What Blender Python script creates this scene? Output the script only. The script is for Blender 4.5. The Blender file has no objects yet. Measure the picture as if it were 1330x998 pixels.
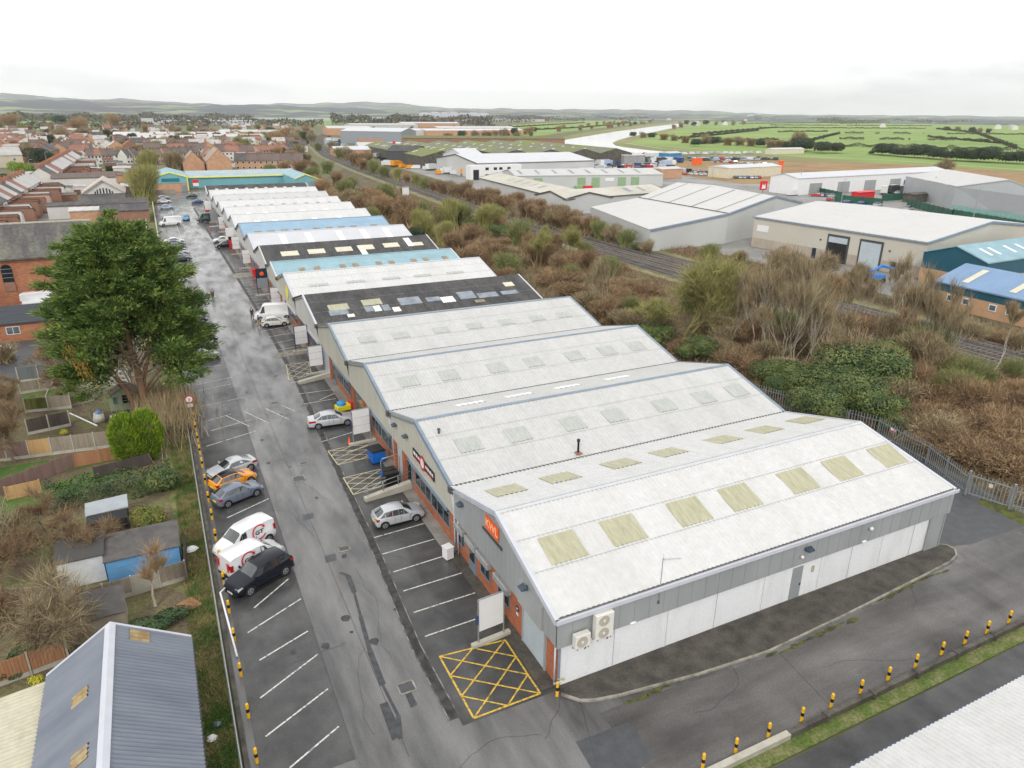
import bpy, math, random
import numpy as np
from mathutils import Vector, Matrix

# ---------------------------------------------------------------- camera
C = bpy.context.scene.collection
SC = bpy.context.scene
FPX, PW, PH, CAMH = 925.0, 1330.0, 998.0, 30.0
def _ray(p): return Vector(((p[0]-PW/2)/FPX, -(p[1]-PH/2)/FPX, -1.0))
_y = _ray((178, 143)).normalized()
_x = _ray((2680, 166)); _x = (_x - _x.dot(_y)*_y).normalized()
_z = _x.cross(_y)
RW = Matrix((_x, _y, _z))                       # world <- camera rotation
cam_data = bpy.data.cameras.new('camera')
cam_data.sensor_fit = 'HORIZONTAL'; cam_data.sensor_width = 36.0
cam_data.lens = 36.0*FPX/PW
cam_data.clip_start = 0.5; cam_data.clip_end = 60000
cam = bpy.data.objects.new('camera', cam_data); C.objects.link(cam)
cam.matrix_world = Matrix.Translation((0, 0, CAMH)) @ RW.to_4x4()
SC.camera = cam

# ---------------------------------------------------------------- sky, sun, exposure
world = bpy.data.worlds.new('World'); SC.world = world; world.use_nodes = True
nt = world.node_tree; nt.nodes.clear()
out = nt.nodes.new('ShaderNodeOutputWorld')
SUN_EL, SUN_AZ = math.radians(38), math.radians(150)
sky = nt.nodes.new('ShaderNodeTexSky'); sky.sky_type = 'NISHITA'; sky.sun_disc = False
sky.sun_elevation = SUN_EL; sky.sun_rotation = SUN_AZ
sky.air_density = 1.0; sky.dust_density = 2.0
bgs = nt.nodes.new('ShaderNodeBackground'); bgs.inputs[1].default_value = 0.11
nt.links.new(sky.outputs[0], bgs.inputs[0])
tc = nt.nodes.new('ShaderNodeTexCoord')
mp = nt.nodes.new('ShaderNodeMapping'); mp.inputs['Scale'].default_value = (1.6, 1.6, 7.0)
nz = nt.nodes.new('ShaderNodeTexNoise'); nz.inputs['Scale'].default_value = 2.2
nz.inputs['Detail'].default_value = 6; nz.inputs['Roughness'].default_value = 0.55
rp = nt.nodes.new('ShaderNodeValToRGB')
rp.color_ramp.elements[0].position = 0.34; rp.color_ramp.elements[0].color = (1.0, 1.01, 1.03, 1)
rp.color_ramp.elements[1].position = 0.52; rp.color_ramp.elements[1].color = (1.46, 1.45, 1.44, 1)
nt.links.new(tc.outputs['Generated'], mp.inputs[0]); nt.links.new(mp.outputs[0], nz.inputs[0])
nt.links.new(nz.outputs[0], rp.inputs[0])
bgc = nt.nodes.new('ShaderNodeBackground'); bgc.inputs[1].default_value = 1.0
nt.links.new(rp.outputs[0], bgc.inputs[0])
mx = nt.nodes.new('ShaderNodeMixShader'); mx.inputs[0].default_value = 0.93
nt.links.new(bgs.outputs[0], mx.inputs[1]); nt.links.new(bgc.outputs[0], mx.inputs[2])
nt.links.new(mx.outputs[0], out.inputs[0])
sun = bpy.data.lights.new('sun', 'SUN'); sun.energy = 1.5; sun.angle = math.radians(10); sun.color = (1.0, 0.96, 0.9)
so = bpy.data.objects.new('sun', sun); C.objects.link(so)
# azimuth: sun sits to the left and behind the camera
sd = Vector((-math.sin(math.radians(38))*math.cos(SUN_EL), -math.cos(math.radians(38))*math.cos(SUN_EL), math.sin(SUN_EL)))
sky.sun_rotation = math.atan2(sd.x, sd.y)
so.rotation_euler = sd.to_track_quat('Z', 'Y').to_euler()
SC.view_settings.view_transform = 'Standard'; SC.view_settings.look = 'None'
SC.view_settings.gamma = 1; SC.view_settings.use_curve_mapping = False
SC.view_settings.exposure = 0.0
try: SC.cycles.volume_bounces = 2
except Exception: pass

# ---------------------------------------------------------------- helpers
rnd = random.Random(7)
def pt(px, py, z=0.0):
    """world point at height z seen at a pixel of the survey photograph"""
    d = RW @ _ray((px, py)); t = (z-CAMH)/d.z
    return Vector((d.x*t, d.y*t, z))
MATS = {}
def mat(name, col, rough=0.8, var=0.12, scale=1.0, col2=None, fac=(0.35, 0.65), bump=0.0, bscale=8.0,
        metal=0.0, spec=0.5, island=0.0, stretch=None, rough2=None, fine=0.0, brick=None, emit=0.0, coat=0.0, coatr=0.05, coatn=False):
    if name in MATS: return MATS[name]
    m = bpy.data.materials.new(name); m.use_nodes = True; n = m.node_tree; L = n.links
    b = n.nodes['Principled BSDF']
    b.inputs['Roughness'].default_value = rough; b.inputs['Metallic'].default_value = metal
    b.inputs['Specular IOR Level'].default_value = spec
    if coat: b.inputs['Coat Weight'].default_value = coat; b.inputs['Coat Roughness'].default_value = coatr
    geo = n.nodes.new('ShaderNodeNewGeometry')
    src = geo.outputs['Position']
    if stretch:
        mpn = n.nodes.new('ShaderNodeMapping'); mpn.inputs['Scale'].default_value = stretch
        L.new(src, mpn.inputs[0]); src = mpn.outputs[0]
    ns = n.nodes.new('ShaderNodeTexNoise'); ns.inputs['Scale'].default_value = scale
    ns.inputs['Detail'].default_value = 5; ns.inputs['Roughness'].default_value = 0.6
    L.new(src, ns.inputs['Vector'])
    c1 = tuple(c*(1-var) for c in col)+(1,); c2 = (tuple(col2) if col2 else tuple(c*(1+var) for c in col))+(1,)
    if col2: c1 = tuple(col)+(1,)
    r = n.nodes.new('ShaderNodeValToRGB'); r.color_ramp.elements[0].position = fac[0]; r.color_ramp.elements[1].position = fac[1]
    r.color_ramp.elements[0].color = c1; r.color_ramp.elements[1].color = c2
    L.new(ns.outputs[0], r.inputs[0]); col_out = r.outputs[0]
    if brick:
        bt = n.nodes.new('ShaderNodeTexBrick'); bt.inputs['Scale'].default_value = 1.0
        bt.inputs['Brick Width'].default_value = brick[0]; bt.inputs['Row Height'].default_value = brick[1]
        bt.inputs['Mortar Size'].default_value = brick[2]
        bt.inputs['Color1'].default_value = (1, 1, 1, 1); bt.inputs['Color2'].default_value = (0.72, 0.68, 0.66, 1)
        bt.inputs['Mortar'].default_value = tuple(brick[3])+(1,)
        cb = n.nodes.new('ShaderNodeCombineXYZ'); sp = n.nodes.new('ShaderNodeSeparateXYZ'); L.new(geo.outputs['Position'], sp.inputs[0])
        ad = n.nodes.new('ShaderNodeMath'); ad.operation = 'ADD'; L.new(sp.outputs[0], ad.inputs[0]); L.new(sp.outputs[1], ad.inputs[1])
        L.new(ad.outputs[0], cb.inputs[0]); L.new(sp.outputs[2], cb.inputs[1]); L.new(cb.outputs[0], bt.inputs['Vector'])
        mm = n.nodes.new('ShaderNodeMix'); mm.data_type = 'RGBA'; mm.blend_type = 'MULTIPLY'; mm.inputs[0].default_value = 1.0
        L.new(col_out, mm.inputs[6]); L.new(bt.outputs[0], mm.inputs[7]); col_out = mm.outputs[2]
    if fine:
        n2 = n.nodes.new('ShaderNodeTexNoise'); n2.inputs['Scale'].default_value = bscale; n2.inputs['Detail'].default_value = 4
        L.new(geo.outputs['Position'], n2.inputs['Vector'])
        mr = n.nodes.new('ShaderNodeMapRange'); mr.inputs[1].default_value = 0.25; mr.inputs[2].default_value = 0.75
        mr.inputs[3].default_value = 1-fine; mr.inputs[4].default_value = 1+fine; L.new(n2.outputs[0], mr.inputs[0])
        mm = n.nodes.new('ShaderNodeMix'); mm.data_type = 'RGBA'; mm.blend_type = 'MULTIPLY'; mm.inputs[0].default_value = 1.0
        L.new(col_out, mm.inputs[6]); L.new(mr.outputs[0], mm.inputs[7]); col_out = mm.outputs[2]
    if island:
        mr = n.nodes.new('ShaderNodeMapRange'); mr.inputs[3].default_value = 1-island; mr.inputs[4].default_value = 1+island
        L.new(geo.outputs['Random Per Island'], mr.inputs[0])
        mm = n.nodes.new('ShaderNodeMix'); mm.data_type = 'RGBA'; mm.blend_type = 'MULTIPLY'; mm.inputs[0].default_value = 1.0
        L.new(col_out, mm.inputs[6]); L.new(mr.outputs[0], mm.inputs[7]); col_out = mm.outputs[2]
    L.new(col_out, b.inputs['Base Color'])
    if rough2 is not None:
        mr = n.nodes.new('ShaderNodeMapRange'); mr.inputs[1].default_value = 0.38; mr.inputs[2].default_value = 0.62
        mr.inputs[3].default_value = rough; mr.inputs[4].default_value = rough2
        n3 = n.nodes.new('ShaderNodeTexNoise'); n3.inputs['Scale'].default_value = 0.35; n3.inputs['Detail'].default_value = 5
        mp3 = n.nodes.new('ShaderNodeMapping'); mp3.inputs['Scale'].default_value = (1.5, 0.5, 1); L.new(geo.outputs['Position'], mp3.inputs[0])
        L.new(mp3.outputs[0], n3.inputs['Vector']); L.new(n3.outputs[0], mr.inputs[0]); L.new(mr.outputs[0], b.inputs['Roughness'])
    if coatn:
        n5 = n.nodes.new('ShaderNodeTexNoise'); n5.inputs['Scale'].default_value = 0.22; n5.inputs['Detail'].default_value = 6; n5.inputs['Roughness'].default_value = .65
        mp5 = n.nodes.new('ShaderNodeMapping'); mp5.inputs['Scale'].default_value = (1.8, 0.6, 1); L.new(geo.outputs['Position'], mp5.inputs[0]); L.new(mp5.outputs[0], n5.inputs['Vector'])
        mr5 = n.nodes.new('ShaderNodeMapRange'); mr5.inputs[1].default_value = 0.36; mr5.inputs[2].default_value = 0.60; mr5.inputs[3].default_value = coat*.15; mr5.inputs[4].default_value = coat
        L.new(n5.outputs[0], mr5.inputs[0]); L.new(mr5.outputs[0], b.inputs['Coat Weight'])
    if bump:
        n4 = n.nodes.new('ShaderNodeTexNoise'); n4.inputs['Scale'].default_value = bscale; n4.inputs['Detail'].default_value = 3
        L.new(geo.outputs['Position'], n4.inputs['Vector'])
        bp = n.nodes.new('ShaderNodeBump'); bp.inputs['Strength'].default_value = bump; bp.inputs['Distance'].default_value = 0.05
        L.new(n4.outputs[0], bp.inputs['Height']); L.new(bp.outputs[0], b.inputs['Normal'])
    MATS[name] = m
    return m

def tag(o, label=None, cat=None, group=None, kind=None):
    if label: o['label'] = label
    if cat: o['category'] = cat
    if group: o['group'] = group
    if kind: o['kind'] = kind
    return o
ORG = {}
def thing(name, label, cat, loc=(0, 0, 0), rz=0.0, group=None):
    o = bpy.data.objects.new(name, None); C.objects.link(o); o.empty_display_size = 0.2
    o.location = loc; o.rotation_euler = (0, 0, rz); tag(o, label, cat, group)
    ORG[o.name] = Vector(loc); return o
def copy_tree(o, parent=None):
    c = o.copy(); C.objects.link(c); c.parent = parent
    for ch in KIDS.get(o.name, []):
        k = copy_tree(ch, c); KIDS.setdefault(c.name, []).append(k)
    return c
KIDS = {}
def place(proto, loc, rz, label=None, group=None, scale=None):
    c = copy_tree(proto); c.location = loc; c.rotation_euler = (0, 0, rz)
    if label: c['label'] = label
    if group: c['group'] = group
    if scale: c.scale = scale if hasattr(scale, '__len__') else (scale,)*3
    return c

class MB:
    def __init__(s): s.v = []; s.f = []; s.m = []
    def add(s, vs, fs, m=0):
        n = len(s.v); s.v += [tuple(v) for v in vs]; s.f += [tuple(i+n for i in f) for f in fs]; s.m += [m]*len(fs); return s
    def box(s, x0, x1, y0, y1, z0, z1, m=0):
        v = [(x0,y0,z0),(x1,y0,z0),(x1,y1,z0),(x0,y1,z0),(x0,y0,z1),(x1,y0,z1),(x1,y1,z1),(x0,y1,z1)]
        return s.add(v, [(3,2,1,0),(4,5,6,7),(0,1,5,4),(1,2,6,5),(2,3,7,6),(3,0,4,7)], m)
    def obox(s, a, b, w, z0, z1, m=0):
        """box running from a to b (xy), width w"""
        a = Vector((a[0], a[1])); b = Vector((b[0], b[1])); d = (b-a).normalized(); n = Vector((-d.y, d.x))*w/2
        q = [a-n, b-n, b+n, a+n]
        v = [(p.x, p.y, z0) for p in q]+[(p.x, p.y, z1) for p in q]
        return s.add(v, [(3,2,1,0),(4,5,6,7),(0,1,5,4),(1,2,6,5),(2,3,7,6),(3,0,4,7)], m)
    def face(s, pts, m=0): return s.add(pts, [tuple(range(len(pts)))], m)
    def prism(s, poly, z0, z1, m=0):
        n = len(poly); v = [(p[0], p[1], z0) for p in poly]+[(p[0], p[1], z1) for p in poly]
        return s.add(v, [tuple(range(n-1, -1, -1)), tuple(range(n, 2*n))]+[(i, (i+1) % n, n+(i+1) % n, n+i) for i in range(n)], m)
    def xprism(s, poly, x0, x1, m=0):
        """poly in (y,z) extruded along x"""
        n = len(poly); v = [(x0, p[0], p[1]) for p in poly]+[(x1, p[0], p[1]) for p in poly]
        return s.add(v, [tuple(range(n-1, -1, -1)), tuple(range(n, 2*n))]+[(i, (i+1) % n, n+(i+1) % n, n+i) for i in range(n)], m)
    def tube(s, pts, r, n=6, m=0, cap=True):
        pts = [Vector(p) for p in pts]; rs = r if hasattr(r, '__len__') else [r]*len(pts)
        vs = []
        for i, p in enumerate(pts):
            d = (pts[min(i+1, len(pts)-1)]-pts[max(i-1, 0)]).normalized()
            u = d.orthogonal().normalized(); w = d.cross(u)
            for k in range(n):
                a = 2*math.pi*k/n; vs.append(p+(u*math.cos(a)+w*math.sin(a))*rs[i])
        fs = [(i*n+k, i*n+(k+1) % n, (i+1)*n+(k+1) % n, (i+1)*n+k) for i in range(len(pts)-1) for k in range(n)]
        if cap: fs += [tuple(range(n-1, -1, -1)), tuple((len(pts)-1)*n+k for k in range(n))]
        return s.add(vs, fs, m)
    def lathe(s, prof, n=12, m=0, c=(0, 0, 0), axis='z'):
        vs = []
        for r, z in prof:
            for k in range(n):
                a = 2*math.pi*k/n
                p = (r*math.cos(a), r*math.sin(a), z)
                if axis == 'y': p = (r*math.cos(a), z, r*math.sin(a))
                if axis == 'x': p = (z, r*math.cos(a), r*math.sin(a))
                vs.append((c[0]+p[0], c[1]+p[1], c[2]+p[2]))
        fs = [(i*n+k, i*n+(k+1) % n, (i+1)*n+(k+1) % n, (i+1)*n+k) for i in range(len(prof)-1) for k in range(n)]
        fs += [tuple(range(n-1, -1, -1)), tuple((len(prof)-1)*n+k for k in range(n))]
        return s.add(vs, fs, m)
    def build(s, name, mats, parent=None, world=None, smooth=False, kind=None, label=None, bevel=0):
        """world=True: the vertices are world coordinates, make them relative to the thing"""
        me = bpy.data.meshes.new(name); v = s.v
        o0 = None
        if world and parent is not None:
            o0 = ORG[parent.name]; v = [(a[0]-o0.x, a[1]-o0.y, a[2]-o0.z) for a in v]
        me.from_pydata(v, [], s.f); me.update()
        for mt in (mats if isinstance(mats, (list, tuple)) else [mats]): me.materials.append(mt)
        if len(me.materials) > 1: me.polygons.foreach_set('material_index', s.m)
        if smooth: me.polygons.foreach_set('use_smooth', [True]*len(me.polygons))
        o = bpy.data.objects.new(name, me); C.objects.link(o)
        if parent is not None:
            o.parent = parent; KIDS.setdefault(parent.name, []).append(o)
            ORG[o.name] = ORG.get(parent.name, Vector((0, 0, 0))) if world else Vector((0, 0, 0))
        if kind: o['kind'] = kind
        if label: o['label'] = label
        if bevel:
            bv = o.modifiers.new('bevel', 'BEVEL'); bv.width = bevel; bv.segments = 2; bv.limit_method = 'ANGLE'
        if smooth == 'auto':
            pass
        return o

def np_mesh(name, V, F, mats, midx=None, parent=None, kind=None):
    me = bpy.data.meshes.new(name)
    V = np.asarray(V, np.float32).reshape(-1, 3); F = np.asarray(F, np.int32); k = F.shape[1]; n = len(F)
    me.vertices.add(len(V)); me.vertices.foreach_set('co', V.ravel())
    me.loops.add(n*k); me.loops.foreach_set('vertex_index', F.ravel())
    me.polygons.add(n); me.polygons.foreach_set('loop_start', np.arange(0, n*k, k, dtype=np.int32))
    for mt in (mats if isinstance(mats, (list, tuple)) else [mats]): me.materials.append(mt)
    if midx is not None: me.polygons.foreach_set('material_index', np.asarray(midx, np.int32))
    me.update(calc_edges=True); me.validate()
    o = bpy.data.objects.new(name, me); C.objects.link(o)
    if parent is not None:
        o.parent = parent; KIDS.setdefault(parent.name, []).append(o); ORG[o.name] = Vector((0, 0, 0))
    if kind: o['kind'] = kind
    return o

def ribbons(P, D, L, w, rs, K=2, curl=0.25, droop=0.0):
    """N thin tapering strips (twigs, blades): returns verts, quads"""
    N = len(P); t = np.linspace(0, 1, K+1)
    D = D/np.linalg.norm(D, axis=1, keepdims=True)
    R = rs.normal(size=(N, 3)); S = np.cross(D, R); S /= np.linalg.norm(S, axis=1, keepdims=True)+1e-9
    B = np.cross(D, S)
    L = np.broadcast_to(L, (N,)); w = np.broadcast_to(w, (N,))
    pts = P[:, None]+D[:, None]*(L[:, None]*t)[:, :, None]+B[:, None]*((L*curl*rs.uniform(-1, 1, N))[:, None]*t**2)[:, :, None]
    pts[:, :, 2] -= droop*(L[:, None]*t**2)
    ww = (w[:, None]*(1-0.75*t))[:, :, None]
    V = np.stack([pts-S[:, None]*ww, pts+S[:, None]*ww], 2).reshape(-1, 3)
    i = np.arange(N)[:, None]*(2*(K+1))+np.arange(K)[None]*2; i = i.ravel()
    return V, np.stack([i, i+1, i+3, i+2], 1)
def merge(parts):
    V = []; F = []; M = []; o = 0
    for p in parts:
        v, f = p[0], p[1]; m = p[2] if len(p) > 2 else 0
        V.append(v); F.append(f+o); M.append(np.full(len(f), m)); o += len(v)
    return np.concatenate(V), np.concatenate(F), np.concatenate(M)
def nrmz(v): return v/(np.linalg.norm(v, axis=-1, keepdims=True)+1e-9)
def randdir(rs, n): return nrmz(rs.normal(size=(n, 3)))
def leaves(P, N, size, rs, asp=1.6, tri=False):
    """leaf-sized quads at P with normals roughly N"""
    n = len(P); N = nrmz(N+0.6*randdir(rs, n)); U = nrmz(np.cross(N, randdir(rs, n))); W = np.cross(N, U)
    s = (np.broadcast_to(size, (n,))*rs.uniform(0.6, 1.3, n))[:, None]
    V = np.stack([P-U*s*.5, P-W*s*.5*asp*.5, P+U*s*.5*asp, P+W*s*.5*asp*.5], 1).reshape(-1, 3)
    i = np.arange(n)*4
    return V, np.stack([i, i+1, i+2, i+3], 1)
def ordinal(i):
    return ['first','second','third','fourth','fifth','sixth','seventh','eighth','ninth','tenth','eleventh','twelfth','thirteenth','fourteenth','fifteenth','sixteenth','seventeenth','eighteenth','nineteenth','twentieth'][i] if i < 20 else \
        'twenty '+ordinal(i-20) if i < 29 else 'thirty '+ordinal(i-30) if 30 <= i < 39 else 'thirtieth' if i == 29 else 'later'
def text_mesh(txt, size, m, name, parent, loc, rot, ext=0.005, bold=0.0, xs=1.0):
    cu = bpy.data.curves.new(name, 'FONT'); cu.body = txt; cu.size = size; cu.extrude = ext; cu.align_x = 'CENTER'; cu.align_y = 'CENTER'
    cu.offset = bold; cu.resolution_u = 3
    t = bpy.data.objects.new(name+'_tmp', cu); C.objects.link(t)
    dg = bpy.context.evaluated_depsgraph_get(); dg.update()
    me = bpy.data.meshes.new_from_object(t.evaluated_get(dg)); bpy.data.objects.remove(t)
    me.materials.clear(); me.materials.append(m)
    o = bpy.data.objects.new(name, me); C.objects.link(o)
    o.location = loc; o.rotation_euler = rot; o.scale = (xs, 1, 1)
    if parent is not None: o.parent = parent; KIDS.setdefault(parent.name, []).append(o)
    return o

# ================================================================ materials
M_ground = mat('far ground', (0.10,0.12,0.045), .95, col2=(0.14,0.12,0.065), scale=0.02, fac=(.4,.62), fine=.3, bscale=.2)
M_asph = mat('worn asphalt', (0.060,0.059,0.060), .5, col2=(0.165,0.163,0.160), coat=.95, coatr=.16, coatn=True, scale=.30, fac=(.34,.66), fine=.22, bscale=14, stretch=(1.6,.35,1), rough2=.66, spec=.5, bump=.10)
M_bay = mat('dark wet asphalt', (0.034,0.034,0.035), .45, col2=(0.072,0.070,0.069), coat=.7, coatr=.14, coatn=True, scale=.5, fac=(.38,.66), fine=.25, bscale=12, rough2=.62, spec=.45, bump=.1)
M_yard = mat('brown grey asphalt', (0.055,0.051,0.048), .5, col2=(0.135,0.127,0.12), coat=.6, coatr=.2, coatn=True, scale=.16, fac=(.36,.64), fine=.25, bscale=10, stretch=(.5,1.8,1), rough2=.8, spec=.4, bump=.12)
M_patch = mat('asphalt patch', (0.062,0.066,0.072), .5, var=.15, scale=1.5, fine=.15, bscale=15)
M_tar = mat('tar repair', (0.042,0.044,0.048), .45, var=.4, scale=2.5)
M_channel = mat('drain channel', (0.016,0.015,0.015), .6, col2=(0.075,0.07,0.065), scale=1.6, fac=(.40,.72))
M_white = mat('white road paint', (0.13,0.125,0.12), .6, col2=(0.60,0.59,0.56), scale=4.5, fac=(.36,.50), fine=.3, bscale=18)
M_yellow = mat('yellow road paint', (0.19,0.14,0.04), .6, col2=(0.64,0.42,0.05), scale=4.0, fac=(.34,.52), fine=.25, bscale=18)
M_yelfade = mat('faded yellow road paint', (0.28,0.24,0.15), .6, col2=(0.60,0.53,0.33), scale=2.0, fac=(.3,.55), fine=.3, bscale=18)
M_pave = mat('mossy pavement', (0.045,0.040,0.034), .85, col2=(0.095,0.085,0.070), scale=.9, fac=(.35,.65), fine=.3, bscale=9, bump=.2)
M_kerb = mat('weathered kerb', (0.14,0.13,0.10), .85, col2=(0.33,0.31,0.26), scale=1.5, fac=(.35,.6))
M_grass = mat('rough grass', (0.075,0.125,0.022), .95, col2=(0.25,0.205,0.10), scale=.55, fac=(.42,.66), fine=.4, bscale=5, bump=.5)
M_lawn = mat('green lawn', (0.055,0.125,0.015), .95, col2=(0.15,0.15,0.06), scale=.8, fac=(.45,.75), fine=.3, bscale=7, bump=.4)
M_dirt = mat('garden soil', (0.12,0.085,0.06), .95, col2=(0.15,0.15,0.06), scale=.35, fac=(.38,.6), fine=.4, bscale=4, bump=.5)
M_scrubg = mat('scrub ground', (0.060,0.045,0.028), .95, col2=(0.14,0.115,0.055), scale=.25, fac=(.35,.62), fine=.4, bscale=3, bump=.6)
M_moss = mat('bright moss', (0.10,0.115,0.012), .95, col2=(0.045,0.043,0.03), scale=1.6, fac=(.42,.62))
M_ballast = mat('railway ballast', (0.045,0.040,0.037), .95, col2=(0.095,0.085,0.078), scale=.4, fac=(.35,.65), fine=.35, bscale=4)
M_rail = mat('rail steel', (0.22,0.19,0.17), .4, var=.2, scale=.5)
M_sleeper = mat('sleeper concrete', (0.14,0.125,0.11), .9, var=.2, scale=2)
M_white_roof = mat('white roof sheet', (0.515,0.515,0.50), .5, col2=(0.575,0.575,0.57), scale=.28, fac=(.25,.6), stretch=(1.8,.22,1), fine=.07, bscale=2.2)
M_pale_roof = mat('pale grey roof sheet', (0.44,0.44,0.425), .55, col2=(0.505,0.505,0.495), scale=.3, fac=(.25,.6), stretch=(1.8,.22,1), fine=.08, bscale=2.2)
M_bright_roof = mat('bright white roof sheet', (0.53,0.54,0.565), .45, var=.04, scale=.2)
M_asb = mat('dark asbestos roof', (0.040,0.040,0.043), .85, col2=(0.085,0.083,0.08), scale=.35, fac=(.35,.65), fine=.35, bscale=2.5, stretch=(1.5,.4,1))
M_asb2 = mat('blue grey patch sheet', (0.17,0.20,0.24), .6, col2=(0.30,0.33,0.37), scale=.8, fac=(.35,.65))
M_teal_roof = mat('teal roof sheet', (0.24,0.385,0.44), .5, var=.10, scale=.3, fine=.06, bscale=3)
M_blue_roof = mat('light blue roof sheet', (0.235,0.37,0.49), .5, var=.08, scale=.3)
M_blue2 = mat('steel blue roof sheet', (0.17,0.275,0.43), .45, var=.08, scale=.2, stretch=(.4,1.2,1))
M_cream_light = mat('yellowed rooflight', (0.33,0.325,0.215), .45, col2=(0.46,0.44,0.31), scale=1.6, fac=(.3,.7), stretch=(2.5,.5,1))
M_clear_light = mat('green tinged rooflight', (0.345,0.365,0.335), .4, col2=(0.45,0.47,0.44), scale=1.8, fac=(.3,.7), stretch=(2.5,.5,1))
M_brown_light = mat('brown rooflight', (0.24,0.20,0.14), .5, var=.25, scale=1.0)
M_grey_light = mat('grey rooflight', (0.27,0.26,0.25), .5, var=.25, scale=1.0)
M_pale_light = mat('cream rooflight', (0.62,0.58,0.45), .5, var=.08, scale=1)
M_white_light = mat('white rooflight', (0.78,0.78,0.75), .5, var=.05, scale=1)
M_trim = mat('blue grey trim', (0.20,0.255,0.32), .5, var=.10, scale=1)
M_trimw = mat('white trim', (0.52,0.54,0.59), .45, var=.05, scale=1)
M_gutter = mat('dark gutter', (0.085,0.083,0.08), .6, var=.3, scale=2)
M_clad_grey = mat('pale grey cladding', (0.27,0.285,0.29), .4, col2=(0.345,0.36,0.365), scale=.35, fac=(.3,.7), stretch=(1,1,.15))
M_clad_cream = mat('cream cladding', (0.47,0.465,0.40), .5, var=.05, scale=.4, stretch=(1,1,.2))
M_clad_white = mat('white cladding', (0.50,0.50,0.48), .5, var=.06, scale=.3, stretch=(1,1,.2))
M_block = mat('white painted blockwork', (0.66,0.665,0.68), .7, col2=(0.75,0.76,0.78), scale=.7, fac=(.25,.5), stretch=(1.2,1,.35), fine=.05, bscale=5)
M_brick = mat('orange red brick', (0.46,0.155,0.068), .85, col2=(0.36,0.13,0.07), scale=1.2, brick=(.45,.15,.015,(.9,.8,.7)), fac=(.35,.7))
M_brick_far = mat('red brick', (0.30,0.155,0.105), .85, col2=(0.22,0.125,0.095), scale=.6, fac=(.35,.7), fine=.2, bscale=4)
M_brick_buff = mat('pinkish orange brick', (0.50,0.29,0.18), .85, var=.12, scale=.8, fine=.1, bscale=4)
M_brick_old = mat('old orange brick', (0.47,0.22,0.12), .9, col2=(0.36,0.15,0.085), scale=.45, fac=(.3,.7), brick=(.5,.18,.02,(.85,.75,.7)))
M_frame = mat('blue grey frame', (0.17,0.22,0.27), .4, var=.08, scale=1)
M_shut = mat('galvanised shutter box', (0.40,0.42,0.42), .4, var=.10, scale=2, metal=.3)
M_roller = mat('pale blue roller door', (0.44,0.50,0.54), .45, var=.06, scale=1)
M_glass = mat('dark glass', (0.018,0.025,0.028), .06, var=.3, scale=.6, spec=.7)
M_glass2 = mat('blue grey glass', (0.10,0.13,0.145), .1, var=.3, scale=.8, spec=.7)
M_black = mat('black plastic', (0.012,0.012,0.013), .5, var=.2)
M_dgrey = mat('dark grey metal', (0.06,0.065,0.07), .5, var=.15)
M_galv = mat('galvanised steel', (0.34,0.36,0.37), .42, var=.12, scale=3, metal=.5)
M_bolly = mat('yellow bollard plastic', (0.80,0.45,0.015), .45, var=.08, scale=3)
M_boxw = mat('off white casing', (0.68,0.67,0.62), .45, var=.04)
M_fan = mat('beige fan grille', (0.42,0.38,0.32), .6, var=.1)
M_orange = mat('orange sign face', (0.85,0.115,0.012), .4, var=.03)
M_red = mat('red paint', (0.62,0.02,0.03), .4, var=.05)
M_wht = mat('white panel', (0.74,0.74,0.74), .4, var=.03)
M_lampb = mat('blue grey lamp casing', (0.055,0.08,0.11), .35, var=.1)
M_timber = mat('weathered fence timber', (0.24,0.195,0.15), .9, col2=(0.36,0.31,0.25), scale=1.4, fac=(.3,.7), stretch=(3,3,.3), fine=.15, bscale=9)
M_timber_new = mat('honey fence timber', (0.42,0.24,0.10), .9, col2=(0.54,0.35,0.17), scale=1.2, fac=(.3,.7), stretch=(3,3,.3))
M_timber_red = mat('red brown fence timber', (0.33,0.155,0.08), .9, col2=(0.42,0.22,0.12), scale=1.2, fac=(.3,.7), stretch=(3,3,.3))
M_timber_pur = mat('purple brown fence timber', (0.185,0.115,0.105), .9, col2=(0.27,0.18,0.15), scale=1.2, fac=(.3,.7), stretch=(3,3,.3))
M_timber_grey = mat('blue grey fence timber', (0.115,0.135,0.14), .9, col2=(0.17,0.19,0.195), scale=1.2, fac=(.3,.7), stretch=(3,3,.3))
M_timber_dark = mat('dark fence timber', (0.065,0.05,0.045), .9, col2=(0.11,0.09,0.08), scale=1.2, fac=(.3,.7), stretch=(3,3,.3))
M_conc = mat('pale concrete', (0.38,0.36,0.29), .9, col2=(0.50,0.48,0.42), scale=1.5, fac=(.3,.7))
M_concd = mat('dark stained concrete', (0.055,0.05,0.042), .9, col2=(0.13,0.12,0.10), scale=1.0, fac=(.35,.65))

# ================================================================ ground and roads
def sheet(name, poly, z, m, kind='structure'):
    b = MB(); b.face([(p[0], p[1], z) for p in poly]); return b.build(name, m, kind=kind)
b = MB(); b.face([(-40000, -3000, -0.08), (50000, -3000, -0.08), (50000, 52000, -0.08), (-40000, 52000, -0.08)])
b.build('ground', M_ground, kind='structure')
sheet('garden_ground', [(-60, 5), (-0.5, 5), (-0.5, 300), (-12, 300), (-12, 120), (-60, 120)], -0.03, M_dirt)
sheet('verge_grass', [(-1.9, 24), (-0.25, 24), (-0.25, 92), (-2.4, 92), (-2.4, 60), (-1.9, 48)], -0.02, M_grass)
sheet('car_park', [(0.1, 5), (20, 5), (20, 18.8), (75, 18.8), (60.3, 27), (61.2, 33), (63, 43), (57, 52), (50, 60), (50, 300), (62, 300), (62, 312), (52, 318), (0.1, 318)], 0.0, M_asph)
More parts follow.
